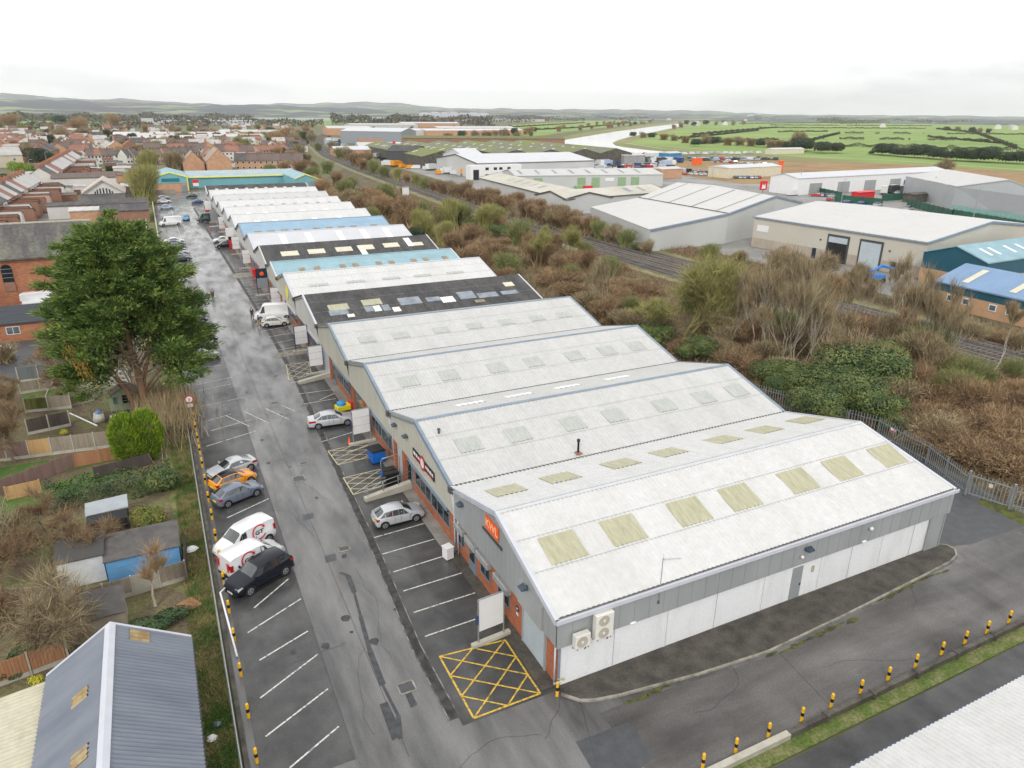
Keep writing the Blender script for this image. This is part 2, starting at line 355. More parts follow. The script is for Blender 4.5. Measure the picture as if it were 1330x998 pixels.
sheet('yard_road', [(17.6, 18.9), (74, 18.9), (60.0, 27.4), (58.0, 31.0), (50.5, 27.0), (49, 24.6), (47.6, 24.6), (29.1, 23.4), (18.8, 24.2), (17.4, 24.2)], 0.004, M_yard)
sheet('side_yard', [(49.0, 26.9), (49.6, 26.3), tuple(pt(1262, 707)[:2]), tuple(pt(1330, 683)[:2]), (59.8, 29.0), (60.5, 33.0), (62.5, 42.5), (56.5, 51), (49.6, 58), (48.9, 58)], 0.009, M_patch)
sheet('left_bays', [(0.55, 27), (4.9, 27), (5.3, 80), (5.3, 172), (0.75, 172), (0.75, 80)], 0.004, M_bay)
gx = [(10.25, 27.2), (10.21, 33.3), (10.83, 43.6), (11.4, 59.6), (12.3, 83.8), (12.6, 125), (12.0, 224), (12.0, 262)]
sheet('right_bays', [(16.35, 26.6), (16.35, 262)]+[(x+.25, y) for x, y in gx[::-1]]+[(10.5, 26.6)], 0.004, M_bay)
cb = MB()
for (a, c) in zip(gx[:-1], gx[1:]):
    cb.face([(a[0]-.22, a[1], .009), (a[0]+.25, a[1], .009), (c[0]+.25, c[1], .009), (c[0]-.22, c[1], .009)])
cb.build('drain_channel', M_channel, kind='structure')
cb = MB()
for (a, c) in zip(gx[:-1], gx[1:]):
    for o_ in (-.30, .27): cb.face([(a[0]+o_, a[1], .0105), (a[0]+o_+.07, a[1], .0105), (c[0]+o_+.07, c[1], .0105), (c[0]+o_, c[1], .0105)])
cb.build('channel_edge', mat('worn channel edge', (0.07,0.068,0.065), .7, col2=(0.24,0.23,0.22), scale=1.1, fac=(.45,.6)), kind='structure')
# repairs and patches in the surface
pb = MB()
q = [pt(748, 964), pt(816, 938), pt(852, 982), pt(812, 1016), pt(775, 1010)]
pb.face([(p.x, p.y, .009) for p in q], 0)
for (x, y, w, h) in ((7.6, 44.6, .75, .9), (7.3, 51, .8, .8)):
    pb.face([(x-w/2, y-h/2, .008), (x+w/2, y-h/2, .008), (x+w/2+.15, y+h/2, .008), (x-w/2+.1, y+h/2, .0085)], 0)
pb.build('asphalt_patches', M_patch, kind='structure')
tb = MB()
tr = [(442, 744), (452, 748), (460, 770), (468, 800), (480, 845), (497, 890), (517, 930), (520, 960)]
tp = [pt(*p) for p in tr]
for i in range(len(tp)-1):
    a, c = tp[i], tp[i+1]; w = .13+.05*math.sin(i*2.1)
    tb.face([(a.x-w, a.y, .010), (a.x+w, a.y, .010), (c.x+w*1.1, c.y, .010), (c.x-w*.9, c.y, .010)])
for (p, r) in (((507, 936), (.3, 1.3)), ((532, 905), (.2, .8))):
    a = pt(*p); tb.face([(a.x-r[0], a.y-r[1], .012), (a.x+r[0], a.y-r[1]*.9, .012), (a.x+r[0]*.8, a.y+r[1], .012), (a.x-r[0]*.7, a.y+r[1], .012)])
tb.build('tar_repairs', M_tar, kind='structure')
crk = random.Random(8); ckb = MB()
def crack(x, y, ang, n, st, w=.02):
    for k in range(n):
        ang += crk.uniform(-.45, .45); x2, y2 = x+math.cos(ang)*st, y+math.sin(ang)*st; nx_, ny_ = -math.sin(ang)*w, math.cos(ang)*w
        ckb.face([(x-nx_, y-ny_, .0125), (x2-nx_, y2-ny_, .0125), (x2+nx_, y2+ny_, .0125), (x+nx_, y+ny_, .0125)]); x, y = x2, y2
for (x, y, a_, n) in ((6.2, 28, 1.5, 16), (8.6, 33, 1.6, 22), (7.2, 48, 1.45, 26), (9.6, 52, 1.7, 18), (6.0, 60, 1.5, 30), (8.3, 70, 1.5, 30), (3, 35, .5, 8), (14, 24, .2, 14), (22, 22, .1, 18), (31, 21.4, .25, 18), (40, 22.5, .1, 14), (12.8, 40, 1.2, 10), (13.5, 47, .3, 8), (9, 24, .8, 12), (17, 20.5, 1.9, 8), (52, 24, .4, 10)):
    crack(x, y, a_, n, .45, crk.uniform(.006, .013))
ckb.build('asphalt_cracks', M_tar, kind='structure')
sb_ = MB()
for k in range(26):
    x, y = crk.uniform(.9, 16), crk.uniform(26, 95); r = crk.uniform(.06, .28) if k > 1 else .3; n = 9
    sb_.face([(x+r*math.cos(6.283*i/n)*crk.uniform(.6, 1.1), y+r*1.3*math.sin(6.283*i/n)*crk.uniform(.6, 1.1), .0118) for i in range(n)])
sb_.build('oil_stains', mat('oil stain', (0.038,0.037,0.037), .5, var=.4, scale=3), kind='structure')
sm_ = MB()
for (a, c) in (((7.35, 26), (7.6, 150)), ((4.95, 27), (5.35, 172)), ((5.2, 72), (12, 72.6)), ((10.6, 64), (16, 64.3)), ((14.6, 19), (17.0, 25.6)), ((29, 19.2), (29.6, 23.4))):
    a = Vector(a); c = Vector(c); d_ = (c-a).normalized(); n_ = Vector((-d_.y, d_.x))*.012; sm_.face([(p.x, p.y, .0108) for p in (a-n_, c-n_, c+n_, a+n_)])
sm_.build('asphalt_joints', mat('faint joint', (0.045,0.044,0.044), .7, var=.3, scale=1), kind='structure')
# painted lines
wb = MB()
def line(a, c, w=.1, mb=None, z=.013, m=0):
    a = Vector((a[0], a[1])); c = Vector((c[0], c[1])); d = (c-a).normalized(); n = Vector((-d.y, d.x))*w/2
    (mb or wb).face([((a-n).x, (a-n).y, z), ((c-n).x, (c-n).y, z), ((c+n).x, (c+n).y, z), ((a+n).x, (a+n).y, z)], m)
def pline(p, q, w=.1, mb=None, m=0): line(pt(*p), pt(*q), w, mb, m=m)
for p, q in [((486,698.6),(566,676)), ((497,720),(573,698)), ((510.6,743.4),(588,719)), ((524,768),(608,742)), ((537,796),(618,770)), ((552,827),(628,801)),
             ((450,588),(482,578)), ((418,574),(470,558)), ((388,512),(443,505)), ((375,498),(440,488)), ((343,430),(380,423)),
             ((348,438),(384,432)), ((352,447),(386,440)), ((356,456),(390,450)), ((415,520),(448,505)), ((395,525),(436,518)),
             ((322,822),(391,778)), ((337,858),(400,820)), ((338,907),(413,850)), ((345,957),(426,895)), ((376,998),(440,944)),
             ((273,560),(327,545)), ((268,580),(333,560)), ((291,652),(341,634)), ((295,673),(349,648)), ((262,528),(318,516)), ((256,500),(302,490)), ((257,508),(300,499)), ((270,547),(300,538)),
             ((293,540),(324,554)), ((318,535),(349,550)), ((345,531),(375,545)), ((366,527),(383,534)), ((250,480),(290,474)),
             ((330,790),(375,752))]:
    pline(p, q)
for k in range(9):
    line((4.9-4.2, 98+k*2.45), (5.1, 99.2+k*2.45), .09)
for k in range(34):
    y = 110+k*2.45+(4 if k > 14 else 0)
    line((12.6, y), (16.2, y), .09)
line((5.1, 175), (5.1, 300), .1)
wb.build('white_bay_markings', M_white, kind='structure')
def hatch(corners, m, name, nu, nv, w=.11):
    """corners: near-left, near-right, far-right, far-left in world xy"""
    hb = MB(); a, b_, c, d = [Vector((p[0], p[1])) for p in corners]
    P = lambda u, v: (a*(1-u)+b_*u)*(1-v)+(d*(1-u)+c*u)*v
    for p, q in (((0,0),(1,0)), ((1,0),(1,1)), ((1,1),(0,1)), ((0,1),(0,0))): line(P(*p), P(*q), w*1.2, hb, z=.014)
    # two families of diagonals
    for k in range(1, nu+nv):
        u0, v0 = (k/nu, 0) if k <= nu else (1, (k-nu)/nv)
        u1, v1 = (0, k/nv) if k <= nv else ((k-nv)/nu, 1)
        line(P(u0, v0), P(u1, v1), w, hb, z=.017)
        line(P(1-u0, v0), P(1-u1, v1), w, hb, z=.020)
    return hb.build(name, m, kind='structure')
hatch([(11.2,26.8),(15.2,26.8),(15.3,31.5),(11.2,31.9)], M_yellow, 'yellow_hatched_box', 2, 3, .095)
hp = [pt(*p)[:] for p in ((439,604),(497,590),(487,573),(426,586))]
hatch(hp, M_yelfade, 'yellow_hatched_box', 2, 3, .08)
hp = [pt(*p)[:] for p in ((459,643),(505,628),(497,609),(446,621))]
hatch(hp, M_yelfade, 'yellow_hatched_box', 2, 3, .08)
hp = [pt(*p)[:] for p in ((375,494),(405,487),(400,470),(372,474))]
hatch(hp, M_yelfade, 'yellow_hatched_box', 2, 3, .08)
# manholes
def manhole(p, w, l, label):
    a = pt(*p); t = thing('manhole_cover', label, 'manhole', (a.x, a.y, 0.0))
    f = MB()
    for s in (-1, 1):
        f.box(-w/2, w/2, s*l/2-.05, s*l/2+.05, .006, .022); f.box(s*w/2-.05, s*w/2+.05, -l/2+.05, l/2-.05, .006, .022)
    f.build('frame', M_kerb, t)
    c_ = MB(); c_.box(-w/2+.05, w/2-.05, -l/2+.05, l/2-.05, .004, .017); c_.build('cover', M_patch, t)
manhole((388, 622), 1.0, 1.0, 'large square manhole cover in the road beside the two faded yellow boxes')
manhole((394, 602), .75, .5, 'small oblong manhole cover just beyond the large square one in the road')
manhole((447, 713), .8, .6, 'rectangular manhole cover in the road level with the white hatchback bays')
manhole((528, 893), .9, .8, 'manhole cover nearest the camera by the bright yellow hatched box')
manhole((316, 433), .8, .6, 'distant manhole cover in the pale road beyond the silver hatchback')
manhole((357, 523), .8, .5, 'oblong manhole cover in the road beside the chevron lines')
manhole((395, 527), .7, .5, 'manhole cover on the bay side of the drain channel near the ramp')

# kerbed pavement round the near unit
kp = [(16.35, 26.0)]
kin = [(16.9, 25.35), (17.6, 25.05), (19, 24.75), (24, 24.1), (29.1, 23.75), (36, 24.1), (44.8, 24.7), (47.8, 24.95), (48.9, 25.25), (49.55, 25.8), (49.5, 26.4), (49.05, 26.75)]
sheet('near_pavement', [(16.3, 26.78), (16.35, 26.1)]+kin, .10, M_pave)
kb = MB(); ks = [(16.2, 26.2)]+kin
for a, c in zip(ks[:-1], ks[1:]): kb.obox(a, c, .13, 0, .125)
kb.build('near_kerb', M_kerb, kind='structure')
sheet('front_pavement', [(15.35, 26.9), (16.3, 26.9), (16.3, 41.4), (15.5, 41.4), (15.4, 33)], .05, M_pave)
sheet('shop_pavement', [(15.3, 41.5), (16.3, 41.5), (16.3, 262), (15.3, 262)], .05, mat('worn concrete path', (0.16,0.15,0.135), .7, col2=(0.26,0.25,0.23), scale=.8, fac=(.35,.65)))
mb_ = MB()
mrs = random.Random(3)
for (x0, x1, yy) in ((19, 26, 24.3), (28.5, 36, 23.55), (38, 46, 24.4)):
    x = x0
    while x < x1:
        l = mrs.uniform(.5, 1.3); w = mrs.uniform(.12, .4); y = yy+(x-x0)*.02+mrs.uniform(-.15, .05)
        mb_.face([(x, y-w/2, .010), (x+l*.5, y-w*.8, .010), (x+l, y-w*.3, .010), (x+l*.9, y+w*.2, .010), (x+l*.3, y+w*.3, .010)]); x += l*.85
q = [pt(1270, 654), pt(1300, 668), pt(1330, 684), pt(1330, 668), pt(1305, 655), pt(1275, 645)]
mb_.face([(p.x, p.y, .010) for p in q])
mb_.build('moss_patches', M_moss, kind='stuff')

# lower road and low wall at bottom right
sheet('lower_road', [(20.2, 5), (75, 5), (75, 17.6), (20.2, 17.6)], -.06+.03, M_bay)
sheet('grass_verge', [(20.2, 17.75), (36, 17.7), (75, 17.6), (75, 18.55), (20.2, 18.55)], -.02, mat('mossy verge', (0.085,0.125,0.022), .95, col2=(0.20,0.19,0.085), scale=.9, fac=(.42,.68), fine=.45, bscale=6, bump=.5))

# ================================================================ corrugated sheets
def corr(mb, a0, a1, b0, b1, pitch=.33, dep=.035, m=0, style='trap'):
    a0, a1, b0, b1 = map(Vector, (a0, a1, b0, b1)); L = (a1-a0).length; n = max(2, int(L/pitch))
    nrm = (a1-a0).cross(b0-a0).normalized()
    if nrm.z < 0: nrm = -nrm
    pr = ((0, 0), (.45, 0), (.55, 1), (.9, 1)) if style == 'trap' else ((0, 0), (.25, .5), (.5, 1), (.75, .5))
    us = []
    for i in range(n):
        for f, h in pr: us.append(((i+f)/n, h))
    us.append((1.0, 0))
    vs = [a0.lerp(a1, u)+nrm*(dep*h) for u, h in us]+[b0.lerp(b1, u)+nrm*(dep*h) for u, h in us]
    k = len(us); mb.add(vs, [(i, i+1, k+i+1, k+i) for i in range(k-1)], m)
def thick_under(mb, a0, a1, b0, b1, t=.08, m=0):
    up = [Vector(a0), Vector(a1), Vector(b1), Vector(b0)]
    d = [p-Vector((0, 0, t)) for p in up]; u = [p-Vector((0, 0, .012)) for p in up]
    mb.add(d+u, [(3,2,1,0),(4,5,6,7),(0,1,5,4),(1,2,6,5),(2,3,7,6),(3,0,4,7)], m)

XW, XE = 16.3, 47.35
def slopez(y, y0, z0, y1, z1): return z0+(z1-z0)*(y-y0)/(y1-y0)
def unit_roof(t, y0, yr, y1, z0, zr, z1, roofm, trimm, xl=15.82, xr=47.55, xr0=None, ridge_trim=True, pitch=.33, style='trap', farm=None, dep=.028):
    xr0 = xr0 or xr
    rf = MB(); A0 = (xl, y0, z0); A1 = (xr0, y0, z0); B0 = (xl, yr, zr); B1 = (xr, yr, zr); D0 = (xl, y1, z1); D1 = (xr, y1, z1)
    corr(rf, A0, A1, B0, B1, pitch, dep if style == 'trap' else .05, m=0, style=style); corr(rf, D0, D1, B0, B1, pitch, dep if style == 'trap' else .05, m=1 if farm else 0, style=style)
    thick_under(rf, A0, A1, B0, B1); thick_under(rf, B0, B1, D0, D1)
    R = rf.build('roof', [roofm, farm or roofm], t, 1)
    for s in ('L', 'R'):
        tr = MB()
        for (P, Q) in ((A0, B0), (B0, D0)) if s == 'L' else ((A1, B1), (B1, D1)):
            o_ = -.07 if s == 'L' else -.16; wd = .23
            v = [(P[0]+o_, P[1], P[2]-.3), (P[0]+o_+wd, P[1], P[2]-.3), (Q[0]+o_+wd, Q[1], Q[2]-.3), (Q[0]+o_, Q[1], Q[2]-.3),
                 (P[0]+o_, P[1], P[2]+.07), (P[0]+o_+wd, P[1], P[2]+.07), (Q[0]+o_+wd, Q[1], Q[2]+.07), (Q[0]+o_, Q[1], Q[2]+.07)]
            f = [(3,2,1,0),(4,5,6,7),(0,1,5,4),(2,3,7,6)]+([(3,0,4,7)] if P[1] == y0 else [(1,2,6,5)])
            tr.add(v, f)
        # weld the two legs at the ridge so each verge is one strip
        vv = tr.v; idx = {}; nv = []; mp_ = []
        for p in vv:
            k_ = tuple(round(c, 4) for c in p)
            if k_ not in idx: idx[k_] = len(nv); nv.append(p)
            mp_.append(idx[k_])
        tr.v = nv; tr.f = [tuple(mp_[i] for i in f) for f in tr.f]
        tr.build('verge_trim', trimm, t, 1)
    if ridge_trim:
        rc = MB(); w = .22
        s0 = (zr-z0)/(yr-y0)*w; s1 = (zr-z1)/(y1-yr)*w
        rc.add([(xl-.05, yr-w, zr-s0+.055), (xr+.05, yr-w, zr-s0+.055), (xr+.05, yr, zr+.075), (xl-.05, yr, zr+.075), (xr+.05, yr+w, zr-s1+.055), (xl-.05, yr+w, zr-s1+.055)], [(0,1,2,3), (3,2,4,5)])
        rc.build('ridge_cap', trimm if ridge_trim is True else ridge_trim, t, 1)
    return R
def rooflight(t, xc, w, ya, yb, zf, m, R, pitch=.33):
    """one translucent panel on a slope, zf(y) = roof height"""
    b = MB(); a0 = (xc-w/2, ya, zf(ya)+.048); a1 = (xc+w/2, ya, zf(ya)+.048); b0 = (xc-w/2, yb, zf(yb)+.048); b1 = (xc+w/2, yb, zf(yb)+.048)
    corr(b, a0, a1, b0, b1, pitch, .03); thick_under(b, a0, a1, b0, b1, .045)
    return b.build('rooflight', m, R, 1)

def window(t, x, y0, y1, z0, z1, frame=M_frame, glass=M_glass, mull=2, trans=0, side=-1, axis='x'):
    """a framed window in a wall at plane x (or y): frame part with its pane as sub-part"""
    f = MB(); g = MB(); e = .06; fw = .07
    def bx(mb, a, b_, c, d, p, q):
        if axis == 'x': mb.box(min(p, q), max(p, q), a, b_, c, d)
        else: mb.box(a, b_, min(p, q), max(p, q), c, d)
    o = x+side*e
    bx(f, y0, y1, z0, z0+fw, x, o); bx(f, y0, y1, z1-fw, z1, x, o)
    bx(f, y0, y0+fw, z0+fw, z1-fw, x, o); bx(f, y1-fw, y1, z0+fw, z1-fw, x, o)
    for k in range(1, mull): yy = y0+(y1-y0)*k/mull; bx(f, yy-.03, yy+.03, z0+fw, z1-fw, x, o-side*.01)
    for k in range(trans): zz = z0+(z1-z0)*(.7-.35*k); bx(f, y0+fw, y1-fw, zz-.025, zz+.025, x, o-side*.015)
    F = f.build('window', frame, t, 1)
    bx(g, y0+fw, y1-fw, z0+fw, z1-fw, x, x+side*.02); g.build('pane', glass, F, 1)
    return F
def roller(t, x, y0, y1, z1, m=M_roller, axis='x', side=-1, name='roller_door', z0=0.02):
    b = MB(); n = max(4, int((z1-z0)/.16))
    for k in range(n):
        za, zb = z0+(z1-z0)*k/n, z0+(z1-z0)*(k+1)/n-.02
        if axis == 'x': b.box(min(x, x+side*.05), max(x, x+side*.05), y0, y1, za, zb)
        else: b.box(y0, y1, min(x, x+side*.05), max(x, x+side*.05), za, zb)
    if axis == 'x': b.box(min(x, x+side*.03), max(x, x+side*.03), y0, y1, z0, z1)
    else: b.box(y0, y1, min(x, x+side*.03), max(x, x+side*.03), z0, z1)
    return b.build(name, m, t, 1)

# ================================================================ the terrace of industrial units
VAL = [26.5, 41.4, 56.3, 71.2, 86.4, 101.4, 116.0, 127.0, 141.7, 157.0, 172.0, 187.0, 202.0, 217.0, 232.0, 247.0, 262.0]
def gable_face(mb, x, ys, zs, zb, m=0, th=.12):
    """cladding slab in plane x from zb up to the roof profile"""
    poly = [(ys[0], zb), (ys[-1], zb)]+[(y, z) for y, z in reversed(list(zip(ys, zs)))]
    mb.xprism(poly, x-th/2, x+th/2, m)
def ribs_x(mb, x, ys, zs, zb, pitch, m=0):
    """thin standing ribs on a cladding face in plane x"""
    y = ys[0]+pitch/2
    while y < ys[-1]-.05:
        for k in range(len(ys)-1):
            if ys[k] <= y <= ys[k+1]: zt = slopez(y, ys[k], zs[k], ys[k+1], zs[k+1])
        mb.box(x-.02, x, y-.02, y+.02, zb+.02, zt-.32, m); y += pitch

# ---- unit one, nearest
t1 = thing('industrial_unit', 'nearest white roofed unit with pale grey cladding and orange sign on its gable', 'industrial unit', (16.3, 26.8, 0))
y0, yr, y1, z0, zr, z1 = 26.42, 33.95, 41.35, 5.0, 7.5, 5.5
w_ = MB()
w_.box(16.3, 16.5, 26.8, 41.4, 0, 3.3)
w_.build('brick_wall', M_brick, t1, 1)
w_ = MB(); w_.box(16.33, 48.75, 26.79, 27.0, 0, 3.1)
for xx in (23.6, 31.2, 36.2, 42.2): w_.box(xx-.06, xx+.06, 26.75, 26.79, 0, 3.0)
w_.build('block_wall', M_block, t1, 1)
w_ = MB(); w_.box(16.24, 16.36, 26.70, 26.78, 0, 2.98); w_.build('corner_trim', M_trim, t1, 1)
w_ = MB(); gable_face(w_, 16.03, [26.55, yr, 41.35], [z0-.05, zr-.08, z1-.08], 3.05); ribs_x(w_, 15.97, [26.55, yr, 41.35], [z0, zr, z1], 3.05, .6)
w_.box(15.97, 16.3, 26.56, 41.3, 3.02, 3.05)
w_.build('gable_cladding', M_clad_grey, t1, 1)
w_ = MB(); w_.xprism([(26.48, 2.98), (26.62, 2.98), (26.62, 4.92), (26.48, 4.92)], 15.97, 48.95)
x = 16.9
while x < 48.8: w_.box(x-.015, x+.015, 26.455, 26.48, 3.0, 4.9); x += 1.02
w_.box(15.97, 48.9, 26.62, 26.8, 2.98, 3.01)
w_.build('side_cladding', M_clad_grey, t1, 1)
w_ = MB(); gable_face(w_, 47.3, [33.9, yr, 41.35], [zr-.13, zr-.1, z1-.1], 0);
w_.add([(48.85, 26.62, 0), (48.85, 26.62, 4.93), (47.40, 33.9, 7.36), (47.40, 33.9, 0), (48.65, 26.62, 0), (48.65, 26.62, 4.93), (47.2, 33.9, 7.36), (47.2, 33.9, 0)], [(0,1,2,3),(7,6,5,4),(0,4,5,1),(1,5,6,2),(2,6,7,3)])
w_.box(47.2, 48.7, 26.62, 26.72, 0, 4.9)
w_.build('rear_wall', M_clad_grey, t1, 1)
M_trim1 = mat('near ridge trim', (0.50,0.51,0.53), .5, var=.06, scale=1)
R1 = unit_roof(t1, y0, yr, y1, z0, zr, z1, M_white_roof, M_trimw, 15.80, 47.45, 48.85, ridge_trim=M_trim1, pitch=.33, dep=.036)
gb = MB(); gb.box(16.0, 48.7, 26.28, 26.40, 4.86, 5.00); gb.box(15.75, 48.95, 26.20, 26.26, 4.80, 5.06)
gb.build('fascia', M_trimw, t1, 1)
gb = MB(); gb.box(16.0, 48.6, 26.40, 26.52, 5.035, 5.06); gb.build('gutter', M_gutter, t1, 1)
zn = lambda y: slopez(y, y0, z0, yr, zr)
zf_ = lambda y: slopez(y, yr, zr, y1, z1)
for (px, py) in ((728,711),(805,688),(892,665),(958,647),(1034,626),(1091,610),(1151,594)):
    rooflight(t1, pt(px, py, 6.2).x, 2.45, 29.5, 31.4, zn, M_cream_light, R1, .33)
for (px, py) in ((655,635),(725,619),(803,601),(865,587),(935,570),(988,557),(1045,546)):
    rooflight(t1, pt(px, py, 6.5).x, 2.3, 36.6, 38.6, zf_, M_cream_light, R1, .33)
lp = MB();
for yy in (29.35, 31.6): lp.box(15.9, 48.2, yy-.02, yy+.02, zn(yy)+.035, zn(yy)+.045)
lp.box(15.85, 47.3, yr-.02, yr+.02, zr+.075, zr+.085)
lp.build('sheet_lap', M_shut, R1, 1)
for k in range(2):
    pass
jn = MB()
for xx in (19.9, 23.66, 27.4, 31.26, 36.26, 39.2, 42.26, 45.6): jn.box(xx-.012, xx+.012, 26.742, 26.752 if abs(xx-23.66) < .01 else 26.752, .12, 2.96)
jn.build('wall_joint', M_shut, t1, 1)
# front openings
rd = roller(t1, 16.28, 28.3, 30.9, 3.25)
fr = MB(); fr.box(16.18, 16.3, 28.15, 28.3, 0, 3.3); fr.box(16.18, 16.3, 30.9, 31.05, 0, 3.3)
fr.box(16.12, 16.3, 28.1, 31.1, 3.25, 3.45)
fr.build('door_frame', M_clad_grey, t1, 1)
hd = MB(); hd.box(15.86, 15.97, 28.1, 31.0, 3.04, 4.6); hd.build('door_surround_panel', M_clad_grey, t1, 1)
for (a, c) in ((32.9, 34.6), (35.85, 37.4), (40.2, 41.95-.6)):
    W = window(t1, 16.3, a, c, .9, 2.15, mull=2)
    s = MB(); s.box(15.93, 16.3, a-.25, c+.15, 2.15, 2.62); s.build('shutter_box', M_shut, t1, 1, bevel=.04)
D = MB(); D.box(16.22, 16.3, 38.15, 39.3, .02, 2.1); Dd = D.build('door', M_frame, t1, 1)
g = MB(); g.box(16.20, 16.22, 38.3, 39.15, .9, 1.95); g.build('pane', M_glass, Dd, 1)
s = MB(); s.box(15.93, 16.3, 37.75, 39.5, 2.15, 2.62); s.build('shutter_box', M_shut, t1, 1, bevel=.04)
for (dx_, dy_, dz_) in ((16.15, 26.95, 3.0), (15.98, 41.32, 5.2), (16.12, 41.05, 3.0)):
    s = MB(); s.tube([(dx_, dy_, dz_), (dx_, dy_, .05)], .052, 8); s.build('downpipe', M_trimw, t1, 1, smooth=True)
# side door
D = MB(); D.box(33.75, 34.65, 26.74, 26.8, .12, 2.55); Dd = D.build('door', M_frame and mat('grey steel door', (0.28,0.30,0.31), .5, var=.05), t1, 1)
hdl = MB(); hdl.box(34.48, 34.58, 26.68, 26.74, 1.1, 1.25); hdl.build('handle', M_dgrey, Dd, 1)
s = MB(); s.box(35.5, 35.66, 26.70, 26.8, 1.8, 2.25); s.build('alarm_box', M_cream_light, t1, 1)
# lamps on the walls
def flood(loc, rz, label):
    t = thing('wall_floodlight', label, 'floodlight', loc, rz)
    b = MB(); b.add([(-.28,-.02,.10),(.28,-.02,.10),(.28,.0,-.12),(-.28,.0,-.12),(-.24,-.42,.02),(.24,-.42,.02),(.24,-.40,-.10),(-.24,-.40,-.10)],
          [(0,1,2,3),(4,7,6,5),(0,4,5,1),(1,5,6,2),(2,6,7,3),(3,7,4,0)]); b.build('casing', M_lampb, t, bevel=.02)
    g = MB(); g.face([(-.2,-.36,-.112),(.2,-.36,-.112),(.2,-.06,-.13),(-.2,-.06,-.13)]); g.build('glass', M_glass2, t)
    k = MB(); k.box(-.06, .06, -.03, .09, -.05, .05); k.build('bracket', M_dgrey, t)
flood((15.93, 39.7, 5.0), -math.pi/2, 'grey floodlight under the roof edge at the far end of the grey gable')
flood((15.85, 30.0, 4.75), -math.pi/2, 'grey floodlight above the roller door of the nearest unit')
flood((34.3, 26.43, 4.2), 0, 'dark floodlight above the grey door on the long grey side cladding')
t = thing('security_dome', 'small round sensor on grey cladding right of the side door', 'sensor', (40.2, 26.45, 4.05))
b = MB(); b.lathe([(.02,-.22),(.13,-.16),(.15,-.05),(.10,0)], 10, axis='y'); b.build('dome', M_wht, t, smooth=True)
b = MB(); b.box(-.16, .16, -.03, .0, -.16, .10); b.build('mount', M_clad_grey, t)
t = thing('security_dome', 'small round sensor beneath the dark floodlight above the grey side door', 'sensor', (33.9, 26.45, 3.65))
b = MB(); b.lathe([(.02,-.2),(.10,-.15),(.12,-.05),(.08,0)], 10, axis='y'); b.build('dome', M_wht, t, smooth=True)
b = MB(); b.box(-.13, .13, -.03, .0, -.13, .09); b.build('mount', M_clad_grey, t)
for i, (x, z, lb) in enumerate(((20.9, 3.05, 'white bulkhead light below the cladding right of the tall air conditioner'), (39.8, 3.12, 'white bulkhead light on cladding edge near the right sensor'))):
    b = MB(); b.lathe([(.03,-.11),(.09,-.09),(.11,-.03),(.12,0)], 10, axis='y'); o = b.build('bulkhead_light', M_wht, smooth=True)
    o.location = (x, 26.45, z); o.scale = (2.0, 1, .8); tag(o, lb, 'wall light')
# air conditioners
def acu(x, z, w, h, fans, label):
    t = thing('air_conditioner', label, 'air conditioner', (x, 26.45, z))
    b = MB(); b.box(-w/2, w/2, -.48, -.10, 0, h); b.build('casing', M_boxw, t, bevel=.03)
    for k in range(fans):
        zc = h*(k+.5)/fans; f = MB(); r = min(w*.36, h/fans*.42)
        f.lathe([(r, -.505), (r, -.48)], 20, c=(-w*.06, 0, zc), axis='y')
        fo = f.build('fan_grille', M_fan, t)
        h_ = MB(); h_.lathe([(r*.25, -.53), (r*.25, -.505)], 12, c=(-w*.06, 0, zc), axis='y'); h_.build('hub', M_boxw, fo)
    for s in (-1, 1):
        br = MB(); br.box(s*w*.36-.02, s*w*.36+.02, -.5, .02, -.05, 0); br.box(s*w*.36-.02, s*w*.36+.02, -.02, .02, -.3, 0)
        br.build('bracket', M_dgrey, t)
    p = MB(); p.tube([(w*.4, -.2, 0), (w*.42, -.15, -.35), (w*.42, -.03, -.55)], .03, 6); p.build('pipe', M_black, t, smooth=True)
acu(18.65, 3.15, 1.15, 1.6, 2, 'tall twin fan air conditioner on the long side wall')
acu(17.3, 3.0, .95, .85, 1, 'small single fan air conditioner nearest the building corner')
# roof aerial
t = thing('tv_aerial', 'thin mast aerial fixed to the near eaves of the white unit', 'aerial', (22.6, 26.42, 3.9))
b = MB(); b.tube([(0, 0, 0), (0, 0, 3.0)], .025, 6); b.build('mast', M_galv, t)
b = MB(); b.tube([(0, 0, 2.9), (1.15, -.2, 2.75)], .015, 5)
for k in range(9): xx = .12+k*.12; b.tube([(xx, -.2*xx/1.15-.14, 2.9-.15*xx/1.15), (xx, -.2*xx/1.15+.14, 2.9-.15*xx/1.15)], .007, 4)
b.tube([(-.1, -.25, 2.95), (.25, .3, 3.0)], .012, 4)
b.build('antenna', M_galv, t)
b = MB(); b.box(-.06, .06, .0, .05, -.1, .1); b.build('bracket', M_dgrey, t)
# orange sign board on the gable + dark strip
t = thing('fascia_sign', 'orange sign with pale letters on the grey gable of the nearest unit', 'sign', (15.93, 34.75, 5.9))
b = MB(); b.box(-.05, .0, -.95, .95, -.47, .47); b.build('board', M_orange, t)
M_dkorange = mat('deep orange letters', (0.95,0.50,0.30), .5, var=.02)
text_mesh('KWL', .78, M_dkorange, 'lettering', t, (-.055, 0, 0), (math.radians(90), 0, math.radians(-90)), bold=.015, xs=1.05)
b = MB(); b.box(-.06, .0, -1.45, 1.4, -.80, -.64); b.build('strip', M_dgrey, t)
t = thing('round_notice', 'round dark blue notice on brick beside the roller door', 'notice', (16.29, 31.85, 1.75))
b = MB(); b.lathe([(.2, -.03), (.2, 0)], 16, axis='x'); b.build('plate', mat('dark blue plate', (0.02,0.03,0.10), .4, var=.05), t)
b = MB(); b.box(-.035, -.031, -.1, .1, -.05, .06); b.build('symbol', M_wht, t)
